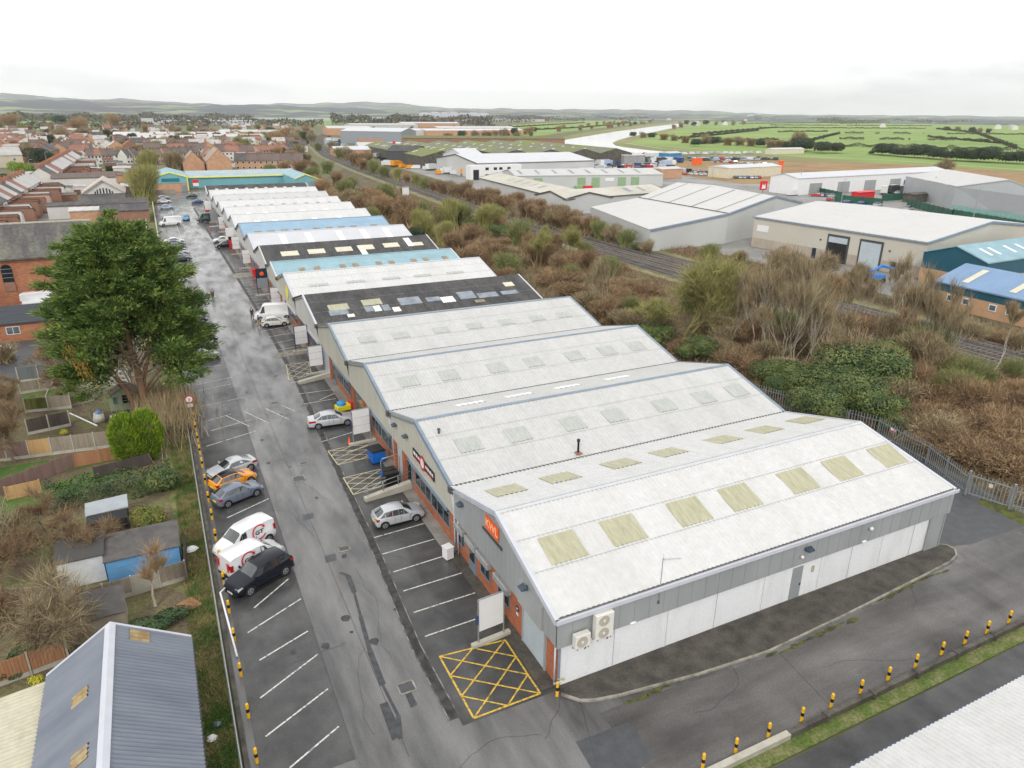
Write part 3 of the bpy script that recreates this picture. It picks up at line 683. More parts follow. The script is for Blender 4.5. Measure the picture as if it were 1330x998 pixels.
t = thing('wall_notice', 'small white notice on brick under the round blue notice', 'notice', (16.29, 31.85, 1.35))
b = MB(); b.box(-.02, 0, -.13, .13, -.09, .09); b.build('plate', M_wht, t)

# ---- the other units
def unit(i, label, roofm, trimm, cladm, lights=None, ridge=True, style='trap', zr=7.5, zv=5.5, far_lights=None, brickm=M_brick, farm=None, yr=None):
    ya, yb = VAL[i], VAL[i+1]; ym = yr or (ya+yb)/2+.2; near = i < 6
    t = thing('industrial_unit', label, 'industrial unit', (16.3, ya, 0), group='terrace of industrial units')
    w = MB(); w.box(16.3, 16.5, ya+.02, yb, 0, 3.3); w.build('brick_wall', brickm, t, 1)
    w = MB(); gable_face(w, 16.03, [ya+.02, ym, yb-.02], [zv-.1, zr-.1, zv-.1], 3.1);
    if near: ribs_x(w, 15.97, [ya+.02, ym, yb-.02], [zv, zr, zv], 3.1, .5)
    w.box(15.97, 16.3, ya+.05, yb-.05, 3.07, 3.1)
    w.build('gable_cladding', cladm, t, 1)
    w = MB(); gable_face(w, 47.35, [ya+.02, ym, yb-.02], [zv-.1, zr-.1, zv-.1], 0); w.build('rear_wall', cladm, t, 1)
    R = unit_roof(t, ya+.06, ym, yb-.06, zv, zr, zv, roofm, trimm, ridge_trim=ridge, pitch=.33 if i < 5 else .5, style=style, farm=farm)
    zfn = lambda y: slopez(y, ya, zv, ym, zr)
    ff = lambda y: slopez(y, ym, zr, yb, zv)
    for (x, w_, a, c, m) in (lights or []): rooflight(t, x, w_, ya+a, ya+c, zfn, m, R, .33 if i < 5 else .5)
    for (x, w_, a, c, m) in (far_lights or []): rooflight(t, x, w_, ya+a, ya+c, ff, m, R, .5)
    if near:
        lb_ = MB()
        for f_ in (.36, .7): yy = ya+(ym-ya)*f_; lb_.box(15.95, 47.4, yy-.015, yy+.015, zfn(yy)+.028, zfn(yy)+.036)
        lb_.build('sheet_lap', M_shut, R, 1)
    # valley gutter on the near side
    g = MB(); g.box(15.75, 47.5, ya-.12, ya+.12, zv-.02, zv+.03); g.box(15.62, 15.86, ya-.2, ya+.2, zv-.45, zv+.02)
    g.build('valley_gutter', M_gutter, t, 1)
    g = MB(); g.tube([(15.85, ya+.12, zv-.3), (16.1, ya+.12, 3.0), (16.18, ya+.12, .05)], .06, 6); g.build('downpipe', M_black if i in (3, 4, 5) else M_trimw, t, 1, smooth=True)
    # front openings
    A, B = (ya+1.7, ya+9.6) if i == 1 else (ya+1.0, ya+7.6)
    tb_ = MB(); tb_.box(15.90, 16.3, A-.3, B+.3, 2.75, 3.08); tb_.build('window_head', trimm if near else M_frame, t, 1)
    n = 2
    for k in range(n):
        a = A+(B-A)*k/n; c = A+(B-A)*(k+1)/n-.12
        window(t, 16.3, a, c, .95, 2.7, mull=3, trans=1)
    D = MB(); D.box(16.18, 16.3, B+.5, B+1.7, .02, 2.6); Dd = D.build('door', M_frame, t, 1)
    if near: g = MB(); g.box(16.16, 16.18, B+.65, B+1.55, .5, 2.4); g.build('pane', M_glass, Dd, 1)
    pr = MB(); pr.box(16.02, 16.3, B+2.0, B+2.5, 0, 3.05); pr.box(16.02, 16.3, yb-.75, yb-.3, 0, 3.05); pr.build('brick_pier', brickm, t, 1)
    if B+3 < yb-.9: roller(t, 16.26, B+2.6, yb-.85, 3.35, M_roller if i % 2 else M_glass2)
    return t
def L(pxs, w, a, c, m, z=6.7): return [(pt(px, py, z).x, w, a, c, m) for px, py in pxs]
t2 = unit(1, 'second unit with blue grey roof edges and black red fascia sign', M_pale_roof, M_trim, M_clad_cream,
     L(((610,575),(670,560),(743,547),(797,536),(859,522),(911,512),(957,505)), 1.9, 3.0, 4.6, M_clear_light),
     far_lights=L(((640,548),(705,535),(770,522),(835,508)), 2.6, 10.6, 11.6, M_white_light))
unit(2, 'third unit with pale ribbed roof behind the white saloon and large glazed front', M_pale_roof, M_trim, M_clad_cream,
     L(((530,493),(583,485),(644,474),(691,467),(746,460),(788,453),(823,446)), 1.9, 3.0, 4.6, M_clear_light))
unit(3, 'fourth unit with pale roof next to the dark patched asbestos roof', M_pale_roof, M_trim, M_clad_cream,
     L(((476,438),(520,433),(574,427),(617,421),(660,417),(700,412),(733,407)), 1.9, 3.0, 4.2, M_clear_light))
r4 = random.Random(5)
pl = []
for (x, w, a, c, m) in ((19.5, 2.6, 2.8, 4.3, M_cream_light), (19.2, 2.4, 1.6, 2.8, M_asb2), (24.0, 2.6, 3.2, 4.7, M_cream_light), (24.2, 1.0, 1.5, 2.9, M_white_light), (23.2, 1.2, 1.6, 3.0, M_asb2), (25.4, 1.0, 1.4, 2.9, M_asb2),
                        (26.6, 1.0, .9, 2.0, M_white_light), (20.5, .9, .8, 1.5, M_white_light),
                        (29.0, 3.0, 2.3, 4.2, M_asb2), (32.3, 2.0, 2.5, 3.6, M_asb2), (34.2, 1.9, 1.8, 3.3, M_white_light), (37.2, 2.4, 2.2, 4.2, M_asb2),
                        (40.2, 3.0, 2.0, 3.3, M_asb2), (43.6, 2.5, 2.2, 3.2, M_asb2), (44.6, 1.5, 4.4, 5.6, M_pale_light), (38.4, 1.4, .9, 1.6, M_brown_light)):
    pl.append((x, w, a, c, m))
unit(4, 'unit with dark corrugated asbestos roof patched with odd sheets', M_asb, M_trimw, M_clad_white, pl, ridge=False, style='sin')
unit(5, 'white roofed unit between the patched dark roof and the teal roof', M_white_roof, M_trimw, M_clad_cream,
     [(x, 2.8, 2.6, 3.3, M_clear_light) for x in (20, 25.5, 31, 36, 41.5)], ridge=M_trimw)
unit(6, 'narrow unit with teal roof and small brown rooflights', M_teal_roof, M_trimw, M_clad_cream,
     [(x, 1.0, 1.0, 2.6, M_brown_light) for x in (20.2, 22.6, 26.8, 29.0, 33.0, 35.2, 39.2, 41.4, 45.0)], ridge=M_teal_roof, zr=6.9)
unit(7, 'unit with dark roof and long cream rooflights beyond the teal roof', M_asb, M_clad_white, M_clad_white,
     [(20.5, 3.0, 2.6, 4.4, M_pale_light), (25.2, 3.0, 2.7, 4.5, M_pale_light), (30.2, 3.0, 2.8, 4.6, M_pale_light), (34.3, 3.0, 2.9, 4.8, M_pale_light), (33.4, 1.1, .9, 2.9, M_white_light),
      (39.2, 3.0, 3.1, 4.9, M_pale_light), (42.9, 1.2, 3.0, 6.6, M_white_light), (44.3, 2.2, 3.0, 4.4, M_pale_light), (25.9, 1.5, .3, .8, M_white_light), (29.0, 1.5, .3, .8, M_white_light), (36.5, 2.2, .3, .8, M_white_light)], ridge=False, style='sin')
unit(8, 'bright white roofed unit in front of the light blue roof', M_bright_roof, M_trimw, M_clad_white, [(x, 1.2, .8, 6.4, M_white_light) for x in (22, 27, 33.2, 38.2, 43)], ridge=M_trimw)
unit(9, 'unit with light blue roof and a line of brown rooflights', M_blue_roof, M_trim, M_clad_white,
     [(x, 1.5, .9, 3.0, M_brown_light) for x in (19, 21.7, 24.5, 27.2, 31.2, 34, 36.7, 39.4, 44)], ridge=M_trim)
nm = ['first', 'second', 'third', 'fourth', 'fifth']
for k in range(5):
    m = [M_white_roof, M_white_roof, M_white_roof, M_pale_roof, M_white_roof][k]
    lt = [(x, 1.2, 1.6, 3.6, M_white_light) for x in (21, 25, 34, 40)] if k < 2 else [(x, .9, 2.0, 3.8, M_grey_light) for x in np.arange(19.5, 46, 3.1)]
    fl = None if k < 2 else [(x, .9, 9.5, 11.5, M_grey_light) for x in np.arange(20, 46, 3.1)]
    unit(10+k, f'{nm[k]} distant white roofed unit beyond the light blue roof', m, M_trimw, M_clad_white, lt, ridge=M_trimw, far_lights=fl)
unit(15, 'last unit of the row with weathered dark roof before the teal building', M_asb, M_trimw, M_clad_white, [(x, .9, 3.4, 4.6, M_pale_light) for x in np.arange(19, 46, 3.0)], ridge=False, style='sin')

# second unit fascia sign, lamps
t = thing('fascia_sign', 'long black sign with red ring on the cream gable of the second unit', 'sign', (15.93, 47.6, 4.35))
b = MB(); b.box(-.05, 0, -2.5, 2.45, -.38, .38); b.build('board', M_black, t)
b = MB()
for k in range(24):
    a0, a1 = 2*math.pi*k/24, 2*math.pi*(k+1)/24
    b.face([(-.06, .15+.62*math.cos(a0), .62*math.sin(a0)), (-.06, .15+.62*math.cos(a1), .62*math.sin(a1)), (-.06, .15+.40*math.cos(a1), .40*math.sin(a1)), (-.06, .15+.40*math.cos(a0), .40*math.sin(a0))])
b.build('ring', M_red, t)
b = MB(); b.lathe([(.40, -.062), (.40, -.05)], 24, c=(0, .15, 0), axis='x'); b.build('disc', M_wht, t)
b = MB()
for k, (y, w, h) in enumerate(((2.0,.5,.30),(1.45,.35,.30),(.95,.35,.26),(-.75,.3,.26),(-1.2,.35,.28),(-1.7,.4,.28),(-2.15,.3,.26))): b.box(-.058, -.05, y-w/2, y+w/2, -h/2+.06, h/2+.06)
b.build('pale_marks', M_wht, t)
b = MB(); b.box(-.056, -.05, -2.2, -.7, -.33, -.25); b.box(-.056, -.05, .9, 2.2, -.33, -.25); b.build('stripe', M_red, t)
flood((15.93, 51.6, 5.1), -math.pi/2, 'dark floodlight above the far end of the black red fascia sign')
flood((15.93, 54.6, 4.9), -math.pi/2, 'dark floodlight on the cream gable close to the gutter of the third unit')
t = thing('fascia_sign', 'round yellow sign on the cream gable before the teal roof', 'sign', (15.93, 107.5, 4.9))
b = MB(); b.lathe([(1.0, -.05), (1.0, 0)], 20, axis='x'); b.build('board', mat('yellow sign face', (0.80,0.72,0.05), .4, var=.04), t)
# roof vents
for (px, py, zz, lb) in ((757, 583, 5.8, 'dark flue pipe on the valley between the two nearest roofs'),):
    p = pt(px, py+8, zz); t = thing('flue_pipe', lb, 'flue', (p.x, 41.9, 5.6))
    b = MB(); b.lathe([(.08, 0), (.08, 1.0), (.13, 1.02), (.13, 1.2), (.05, 1.25)], 10); b.build('pipe', M_black, t, smooth=True)
    b = MB(); b.box(-.25, .25, -.25, .25, -.08, .1); b.build('collar', M_brick_far, t)
for (px, py) in ((570, 566),):
    p = pt(px, py, 6.8); t = thing('roof_cowl', 'small dark cowl on the near end of the second roof', 'vent', (p.x, p.y, slopez(p.y, VAL[1], 5.5, (VAL[1]+VAL[2])/2+.2, 7.5)))
    b = MB(); b.lathe([(.09, 0), (.09, .3), (.16, .32), (.12, .42)], 8); b.build('cowl', M_dgrey, t)

# bottom right white roof
t = thing('white_shed', 'white ribbed roof with blue gutter cut off at the bottom right', 'shed', (18, 14.2, -.03))
b = MB(); b.box(18, 62, 2.0, 13.9, -.03, 2.9); b.build('wall', M_clad_white, t, 1)
b = MB(); corr(b, (17.6, 14.35, 3.0), (62, 14.35, 3.0), (17.6, 6, 4.6), (62, 6, 4.6), .3, .05); corr(b, (17.6, -2, 3.0), (62, -2, 3.0), (17.6, 6, 4.6), (62, 6, 4.6), .24, .03)
thick_under(b, (17.6, 14.35, 3.0), (62, 14.35, 3.0), (17.6, 6, 4.6), (62, 6, 4.6)); b.build('roof', M_white_roof, t, 1)
b = MB(); b.box(17.6, 62, 14.36, 14.44, 2.85, 2.95); b.build('gutter', mat('blue gutter', (0.035,0.075,0.16), .4, var=.1), t, 1)

# ================================================================ vehicles
def carpaint(name, col, rough=.28, metal=0.0): return mat('paint '+name, col, rough, var=.02, coat=.6, metal=metal)
P_SILVER = carpaint('silver', (0.50,0.52,0.55), .3, .25); P_WHITE = carpaint('white', (0.70,0.71,0.72)); P_ORANGE = carpaint('orange', (0.80,0.30,0.01))
P_BLUEGREY = carpaint('blue grey', (0.17,0.20,0.27), .3, .3); P_BLACK = mat('paint black', (0.008,0.010,0.018), .3, var=.02, coat=.15, spec=.35); P_BLUE = carpaint('blue', (0.02,0.055,0.20))
P_DGREY = carpaint('dark grey', (0.055,0.06,0.065)); P_RED = carpaint('red', (0.45,0.015,0.02)); P_TURQ = carpaint('turquoise', (0.01,0.28,0.50)); P_GREEN = carpaint('dark green', (0.015,0.05,0.045))
P_PALE = carpaint('pale blue', (0.36,0.46,0.62)); P_NAVY = carpaint('navy', (0.012,0.02,0.06)); P_BEIGE = carpaint('off white', (0.60,0.60,0.55))
M_tyre = mat('tyre rubber', (0.015,0.015,0.016), .8, var=.1); M_rim = mat('alloy rim', (0.45,0.46,0.48), .3, var=.05, metal=.6)
M_cglass = mat('car glass', (0.022,0.030,0.032), .05, var=.2, spec=1.0, coat=1.0); M_head = mat('headlamp', (0.55,0.58,0.60), .12, var=.1); M_tail = mat('tail lamp', (0.40,0.01,0.01), .25, var=.1)
M_plate_y = mat('yellow number plate', (0.75,0.60,0.05), .5, var=.02); M_plate_w = mat('white number plate', (0.72,0.72,0.70), .5, var=.02)
# station: x, zbottom, zbelt, ztop, halfwidth, tophalfwidth  (x from the tail 0 to the nose)
SHAPES = {
 'hatch': dict(L=4.0, st=[(0,.38,.60,.64,.72,.60),(.07,.24,.84,.90,.80,.72),(.14,.20,.94,1.00,.83,.70),(.78,.20,.96,1.36,.85,.54),(1.35,.20,.94,1.45,.86,.58),(1.85,.20,.92,1.45,.86,.59),(2.25,.20,.90,1.38,.86,.58),(3.0,.20,.86,.95,.85,.70),(3.5,.20,.79,.85,.83,.66),(3.86,.24,.60,.68,.76,.60),(4.0,.36,.48,.50,.62,.52)],
               roof=(3,6), rear=(2,3), wind=(6,7), wheels=(.68,3.2), r=.32),
 'suv': dict(L=4.45, st=[(0,.45,.75,.80,.76,.62),(.08,.30,.98,1.05,.84,.74),(.20,.26,1.06,1.12,.88,.72),(.50,.26,1.08,1.56,.89,.62),(1.2,.26,1.06,1.66,.91,.66),(2.1,.26,1.05,1.65,.91,.66),(2.6,.26,1.04,1.56,.91,.64),(3.3,.26,1.01,1.09,.90,.76),(3.95,.26,.94,1.0,.88,.70),(4.32,.32,.76,.82,.80,.64),(4.45,.42,.6,.62,.68,.58)],
              roof=(3,6), rear=(2,3), wind=(6,7), wheels=(.82,3.55), r=.36),
 'saloon': dict(L=4.75, st=[(0,.40,.70,.74,.74,.62),(.08,.26,.90,.96,.82,.74),(.62,.22,.96,1.03,.87,.72),(1.35,.22,.95,1.38,.88,.58),(1.9,.22,.94,1.46,.89,.60),(2.35,.22,.93,1.46,.89,.61),(2.75,.22,.92,1.40,.89,.60),(3.5,.22,.88,.97,.88,.72),(4.2,.22,.78,.85,.86,.68),(4.6,.26,.60,.68,.78,.62),(4.75,.38,.5,.52,.64,.55)],
                roof=(3,6), rear=(2,3), wind=(6,7), wheels=(.95,3.85), r=.33),
 'coupe': dict(L=4.15, st=[(0,.40,.64,.68,.74,.60),(.10,.24,.84,.90,.83,.72),(.40,.20,.90,.96,.86,.68),(1.25,.20,.89,1.28,.87,.55),(1.7,.20,.88,1.34,.88,.57),(2.0,.20,.87,1.34,.88,.58),(2.35,.20,.86,1.27,.88,.57),(3.05,.20,.82,.89,.87,.70),(3.7,.20,.72,.79,.85,.66),(4.03,.24,.55,.62,.77,.6),(4.15,.36,.46,.48,.64,.54)],
               roof=(3,6), rear=(2,3), wind=(6,7), wheels=(.78,3.3), r=.33),
 'van': dict(L=4.35, st=[(0,.36,.70,.74,.78,.74),(.05,.24,1.05,1.20,.84,.80),(.10,.22,1.10,1.72,.87,.78),(.45,.22,1.10,1.83,.88,.78),(1.4,.22,1.09,1.86,.89,.79),(2.4,.22,1.08,1.83,.89,.76),(2.75,.22,1.06,1.72,.89,.70),(3.45,.22,1.02,1.13,.88,.76),(3.95,.22,.88,.95,.85,.72),(4.22,.26,.66,.74,.78,.66),(4.35,.36,.55,.57,.68,.6)],
             roof=(3,6), rear=(1,2), wind=(6,7), wheels=(.72,3.45), r=.32),
 'bigvan': dict(L=5.9, st=[(0,.40,.80,.84,.86,.84),(.05,.26,1.20,1.40,.92,.90),(.10,.24,1.25,2.30,.96,.86),(.5,.24,1.25,2.46,.98,.86),(2.4,.24,1.25,2.50,.99,.87),(4.2,.24,1.22,2.46,.99,.84),(4.5,.24,1.20,2.30,.99,.80),(5.2,.24,1.15,1.30,.97,.84),(5.6,.24,.98,1.06,.93,.78),(5.82,.28,.72,.80,.85,.7),(5.9,.38,.6,.62,.76,.66)],
             roof=(3,6), rear=(1,2), wind=(6,7), wheels=(1.1,4.95), r=.36)}
def car_points(s):
    x, zb, zl, zt, w, wt = s; mid = zb+(zl-zb)*.45
    h = [(w*.86, zb), (w*.985, zb+.10), (w, mid), (w*.965, zl-.03), (w*.93, zl+.01), (wt, zt-.05*(zt-zl > .2)-.01), (wt*.86, zt), (0, zt+.02)]
    return [(x, -a, b) for a, b in h]+[(x, a, b) for a, b in reversed(h[:-1])]
CARCACHE = {}
def make_car(shape, paint, label, group=None, roofm=None, plate='y', vanlogo=False):
    S = SHAPES[shape]; st = S['st']; L = S['L']
    t = thing('van' if 'van' in shape else 'car', label, 'van' if 'van' in shape else 'car', (0, 0, 0), 0, group)
    rings = [car_points(s) for s in st]; n = len(rings[0]); vs = []; fs = []; ms = []
    for r in rings: vs += [(p[0]-L/2, p[1], p[2]) for p in r]
    for i in range(len(rings)-1):
        for k in range(n-1):
            fs.append((i*n+k, (i+1)*n+k, (i+1)*n+k+1, i*n+k+1)[::-1]); ms.append(1 if roofm and S['roof'][0] <= i < S['roof'][1] and 4 < k < n-6 else 0)
        fs.append((i*n+n-1, (i+1)*n+n-1, (i+1)*n, i*n)[::-1]); ms.append(2)
    fs.append(tuple(range(n))); ms.append(0); fs.append(tuple((len(rings)-1)*n+k for k in range(n))[::-1]); ms.append(0)
    b = MB(); b.v = vs; b.f = fs; b.m = ms
    body = b.build('body', [paint, roofm or paint, M_black], t, smooth=True)
    try:
        for p in body.data.polygons: p.use_smooth = True
        body.data.set_sharp_from_angle(angle=math.radians(38))
    except Exception: pass
    def P(i, k): return Vector(vs[i*n+k])
    def panel(q, inset, off):
        c = sum(q, Vector())/len(q); nn = (q[1]-q[0]).cross(q[-1]-q[0]).normalized()
        if nn.dot(c-Vector((0, 0, .7))) < 0: nn = -nn
        return [c+(p-c)*(1-inset)+nn*off for p in q]
    r0, r1 = S['roof']; isvan = 'van' in shape
    # side glass between rings, per side
    for side, (ka, kb) in ((-1, (4, 5)), (1, (n-5, n-6))):
        g = MB(); segs = list(range(r0-1 if not isvan else r1-1, r1+1))
        for i in segs:
            a, b_, c, d = P(i, ka), P(i+1, ka), P(i+1, kb), P(i, kb)
            if i == r0-1 or i == r1:          # the quarter lights are triangles
                q = [a.lerp(b_, .25), b_.lerp(a, .05), c.lerp(b_, .12)] if i < r1 else [a.lerp(b_, .02), b_.lerp(a, .45), d.lerp(a, .12)]
            else: q = [a.lerp(b_, .02), b_.lerp(a, .03), c.lerp(b_, .12).lerp(d, .03), d.lerp(a, .12).lerp(c, .02)]
            cc = sum(q, Vector())/len(q); g.face([Vector((p.x, p.y+side*.012, p.z+.004)) for p in (q if side < 0 else q[::-1])])
        g.build('side_window', M_cglass, t)
    for nmz, (i, j) in (('windscreen', S['wind']), ('rear_window', S['rear'])):
        if isvan and nmz == 'rear_window': continue
        ka, kb = 5, n-6
        q = [P(i, ka), P(j, ka), P(j, kb), P(i, kb)]
        g = MB(); top = [P(i, k) for k in range(ka, kb+1)]; bot = [P(j, k) for k in range(ka, kb+1)]
        nrm = (bot[0]-top[0]).cross(top[-1]-top[0]).normalized()
        if nrm.z < 0: nrm = -nrm
        v = []
        for a, c in zip(top, bot): v.append(a.lerp(c, .06)+nrm*.012); v.append(a.lerp(c, .93)+nrm*.012)
        cx = Vector((0, 0, 0));
        v = [Vector((p.x, p.y*.95, p.z)) for p in v]
        g.add(v, [(2*k, 2*k+1, 2*k+3, 2*k+2) for k in range(len(top)-1)]); g.build(nmz, M_cglass, t, smooth=True)
    wy = st[5][4]
    for wx in S['wheels']:
        for s in (-1, 1):
            r = S['r']; b = MB()
            b.lathe([(r*.62, -.11), (r*.95, -.10), (r, -.05), (r, .05), (r*.95, .10), (r*.62, .11)], 18, axis='y')
            w = b.build('wheel', M_tyre, t, smooth=False); w.location = (wx-L/2, s*(wy-.085), r)
            b = MB(); yy = s*.115; b.lathe([(r*.64, min(yy, yy*.9)), (r*.60, max(yy, yy*.9))], 16, axis='y')
            for k in range(5):
                a = k*2*math.pi/5
            rm = b.build('rim', M_rim, w)
            sp = MB()
            for k in range(5):
                a = k*2*math.pi/5+.3; c_, s_ = math.cos(a), math.sin(a)
                u0, u1 = a+.25, a+1.0
                sp.face([(r*.2*math.cos(u0), yy*1.03, r*.2*math.sin(u0)), (r*.52*math.cos(u0), yy*1.03, r*.52*math.sin(u0)), (r*.52*math.cos(u1), yy*1.03, r*.52*math.sin(u1)), (r*.2*math.cos(u1), yy*1.03, r*.2*math.sin(u1))])
            # dark openings between the spokes, and a dark arch behind the wheel
            sp.build('rim_openings', M_black, w)
            ar = MB(); yo = s*(wy+.004); pts = [(wx-L/2+math.cos(math.pi*k/12)*(r+.055), yo, r+math.sin(math.pi*k/12)*(r+.055)) for k in range(13)]
            pts = [(wx-L/2+(r+.055), yo, .22)]+pts+[(wx-L/2-(r+.055), yo, .22)]
            ar.face(pts if s < 0 else pts[::-1]); ar.build('wheel_arch', M_black, t)
    for s in (-1, 1):
        b = MB(); f = st[-2]; h = st[-3]
        b.add([(f[0]-L/2+.03, s*f[4]*.55, f[2]-.13), (f[0]-L/2+.03, s*f[4]*.98, f[2]-.11), (h[0]-L/2+.05, s*(h[4]+.008), h[2]-.10), (h[0]-L/2+.12, s*(h[4]+.006), h[2]-.01), (f[0]-L/2+.0, s*f[4]*.97, f[3]+.02), (f[0]-L/2+.06, s*f[4]*.62, f[3]+.01)],
              [(0, 1, 4, 5), (1, 2, 3, 4)]); b.build('headlight', M_head, t)
        b = MB(); f = st[1]; k = st[2]
        zt_ = k[2] if not isvan else 1.35; zb_ = zt_-.22 if not isvan else .85
        b.add([(f[0]-L/2-.03, s*f[4]*.62, zb_), (f[0]-L/2-.02, s*f[4]*1.0, zb_), (k[0]-L/2+.12, s*(k[4]+.01), zb_+.02), (k[0]-L/2+.16, s*(k[4]+.008), zt_), (f[0]-L/2-.01, s*f[4]*.98, zt_), (f[0]-L/2-.02, s*f[4]*.70, zt_)],
              [(0, 1, 4, 5), (1, 2, 3, 4)]); b.build('tail_light', M_tail, t)
        b = MB(); mx_ = st[6][0]+.35-L/2; b.box(mx_, mx_+.12, min(s*.88, s*1.03), max(s*.88, s*1.03), st[6][2]+.02, st[6][2]+.16); b.build('mirror', paint if paint is not P_WHITE else M_black, t, bevel=.02)
    b = MB(); b.box(-L/2-.03, -L/2+.02, -.26, .26, .50, .62); b.build('number_plate', M_plate_y, t)
    b = MB(); b.box(L/2-.04, L/2+.03, -.26, .26, .36, .47); b.build('number_plate', M_plate_w, t)
    b = MB(); b.box(L/2-.12, L/2-.005, -.5, .5, .40, .55); b.build('grille', M_black, t)
    f_, g_ = st[1], st[-2]
    b = MB(); b.box(-L/2-.035, -L/2+.16, -f_[4]*.93, f_[4]*.93, .26, .46); b.build('rear_bumper', M_black if isvan else M_dgrey, t, bevel=.03)
    b = MB(); b.box(L/2-.20, L/2+.012, -g_[4]*.80, g_[4]*.80, .22, .37); b.build('front_bumper', M_black, t, bevel=.03)
    for s in (-1, 1):
        b = MB(); yy = s*(wy+.004)
        for xx in ((st[4][0]+.15, st[5][0]+.15, st[6][0]+.45) if not isvan else (st[6][0]-1.05, st[6][0]+.25)):
            b.box(xx-L/2-.008, xx-L/2+.008, min(yy, yy-s*.02), max(yy, yy-s*.02), .38, st[5][2]-.06)
        b.box(S['wheels'][0]+.45-L/2, S['wheels'][1]-.45-L/2, min(yy, yy-s*.03), max(yy, yy-s*.03), .20, .28)
        b.build('door_seams', M_black, t)
        b = MB(); xx = st[5][0]+.02-L/2 if not isvan else st[6][0]-.95-L/2; b.box(xx, xx+.16, min(yy, yy+s*.02), max(yy, yy+s*.02), .78, .82); b.build('door_handle', M_dgrey if isvan else paint, t)
    if vanlogo:
        blk = mat('logo black', (0.012,0.012,0.015), .4, var=.0)
        for s in (-1, 1):
            yo = s*(wy+.0); lg = MB(); cx, cz = -.75, 1.22
            R_, r_ = .58, .48
            for k in range(30):
                a0, a1 = .75+k*5.0/30, .75+(k+1)*5.0/30
                yy = lambda a, R: s*(wy+.018-.085*max(0, (cz+R*math.sin(a)-1.0))/.75*1.2)
                lg.face([(cx+s*-1*-1*R_*math.cos(a)*(-s) if 0 else cx+(-s)*R*math.cos(a), s*(wy+.02-max(0, cz+R*math.sin(a)-1.08)*.15), cz+R*math.sin(a)) for a, R in ((a0, R_), (a1, R_), (a1, r_), (a0, r_))])
            ah = [(.75, R_+.10), (.75, r_-.10), (.38, (R_+r_)/2)]
            lg.face([(cx+(-s)*R*math.cos(a), s*(wy+.02-max(0, cz+R*math.sin(a)-1.08)*.15), cz+R*math.sin(a)) for a, R in ah])
            lg.build('logo_ring', M_red, t)
            text_mesh('GT', .52, blk, 'logo_letters', t, (cx, s*(wy+.0), cz), (math.radians(90+8.5*(1)), 0, math.radians(180) if s > 0 else 0), bold=.012)
        for s in (-1, 1):
            b = MB()
            for k in range(5): b.box(-L/2-.045+.0, -L/2-.025, min(s*.5, s*.74), max(s*.5, s*.74), 1.42-k*.14, 1.52-k*.14)
            b.build('rear_lettering', M_red, t)
            b = MB(); b.box(.95, 1.35, min(s*(wy+.0), s*(wy+.014)), max(s*(wy+.0), s*(wy+.014)), .72, .80); b.build('side_stripe', M_red, t)
    return t
def carline(t, p_rear, p_front):
    """stand a car on the ground between two measured points: rear and nose"""
    a = Vector((p_rear[0], p_rear[1])); b = Vector((p_front[0], p_front[1])); m = (a+b)/2
    t.location = (m.x, m.y, 0.012); t.rotation_euler = (0, 0, math.atan2(b.y-a.y, b.x-a.x))
def at_rz(t, x, y, deg): t.location = (x, y, .012); t.rotation_euler = (0, 0, math.radians(deg))

# left row, nearest first  (the nose points to deg)
g1 = 'vehicles parked in the left hand bays'
a = make_car('suv', P_BLACK, 'black estate car nearest the camera in the left bays, nose to the wall', g1); at_rz(a, 2.75, 43.95, 180+28); a.scale = (1.02, 1.0, 1.06)
a = make_car('van', P_WHITE, 'white van with red ring logo beside the black car, tail to the wall', g1, vanlogo=True); at_rz(a, 2.6, 46.1, 25)
a = make_car('van', P_WHITE, 'white van with red ring logo facing the wall, farther of the two vans', g1, vanlogo=True); at_rz(a, 2.35, 48.7, 180+27)
a = make_car('hatch', P_BLUEGREY, 'blue grey three door hatchback next to the orange car', g1); at_rz(a, 2.75, 56.35, 22)
a = make_car('hatch', P_ORANGE, 'orange hatchback with black roof between two silver grey cars', g1, roofm=P_BLACK); at_rz(a, 2.65, 58.9, 22)
a.scale = (.95, .97, .97)
a = make_car('coupe', P_SILVER, 'silver coupe on the far side of the orange hatchback', g1); at_rz(a, 2.8, 61.3, 180+20)
# right side cars
g2 = 'cars parked in front of the units'
a = make_car('hatch', P_SILVER, 'white silver hatchback parked in front of the second unit', g2); carline(a, pt(484, 684), pt(550, 668)); a.scale = (1.0, 1, 1)
a = make_car('saloon', P_SILVER, 'silver saloon beside the three panel sign board', g2); carline(a, pt(399, 556), pt(462, 547))
a = make_car('hatch', P_BEIGE, 'off white hatchback in front of the long white van', g2); carline(a, pt(337, 425), pt(379, 421))
a = make_car('bigvan', P_WHITE, 'long white van parked behind the off white hatchback by the units', g2); carline(a, pt(382, 413), pt(331, 416))
# distant left row under and beyond the cypress
PAL = [P_DGREY, P_SILVER, P_BLACK, P_WHITE, P_BLUE, P_SILVER, P_NAVY]
PROTO = {}
def quick(shape, paint, label, group):
    k = (shape, paint.name)
    if k not in PROTO:
        PROTO[k] = make_car(shape, paint, label, group); return PROTO[k]
    return place(PROTO[k], (0, 0, 0), 0, label, group)
g3 = 'row of cars along the left wall beyond the cypress'
row = [(2.9, 95.5, 'hatch', P_SILVER, 'small silver car just showing past the cypress foliage, nearest of the far left row'),
       (2.9, 100.2, 'hatch', P_DGREY, 'dark car partly hidden by the cypress, second of the far left row'),
       (2.9, 103.0, 'saloon', P_BLACK, 'black saloon partly hidden by the cypress'),
       (2.8, 108.6, 'hatch', P_GREEN, 'dark green car partly hidden by the cypress'),
       (2.8, 114.0, 'hatch', P_NAVY, 'navy car half hidden by the upper cypress foliage')]
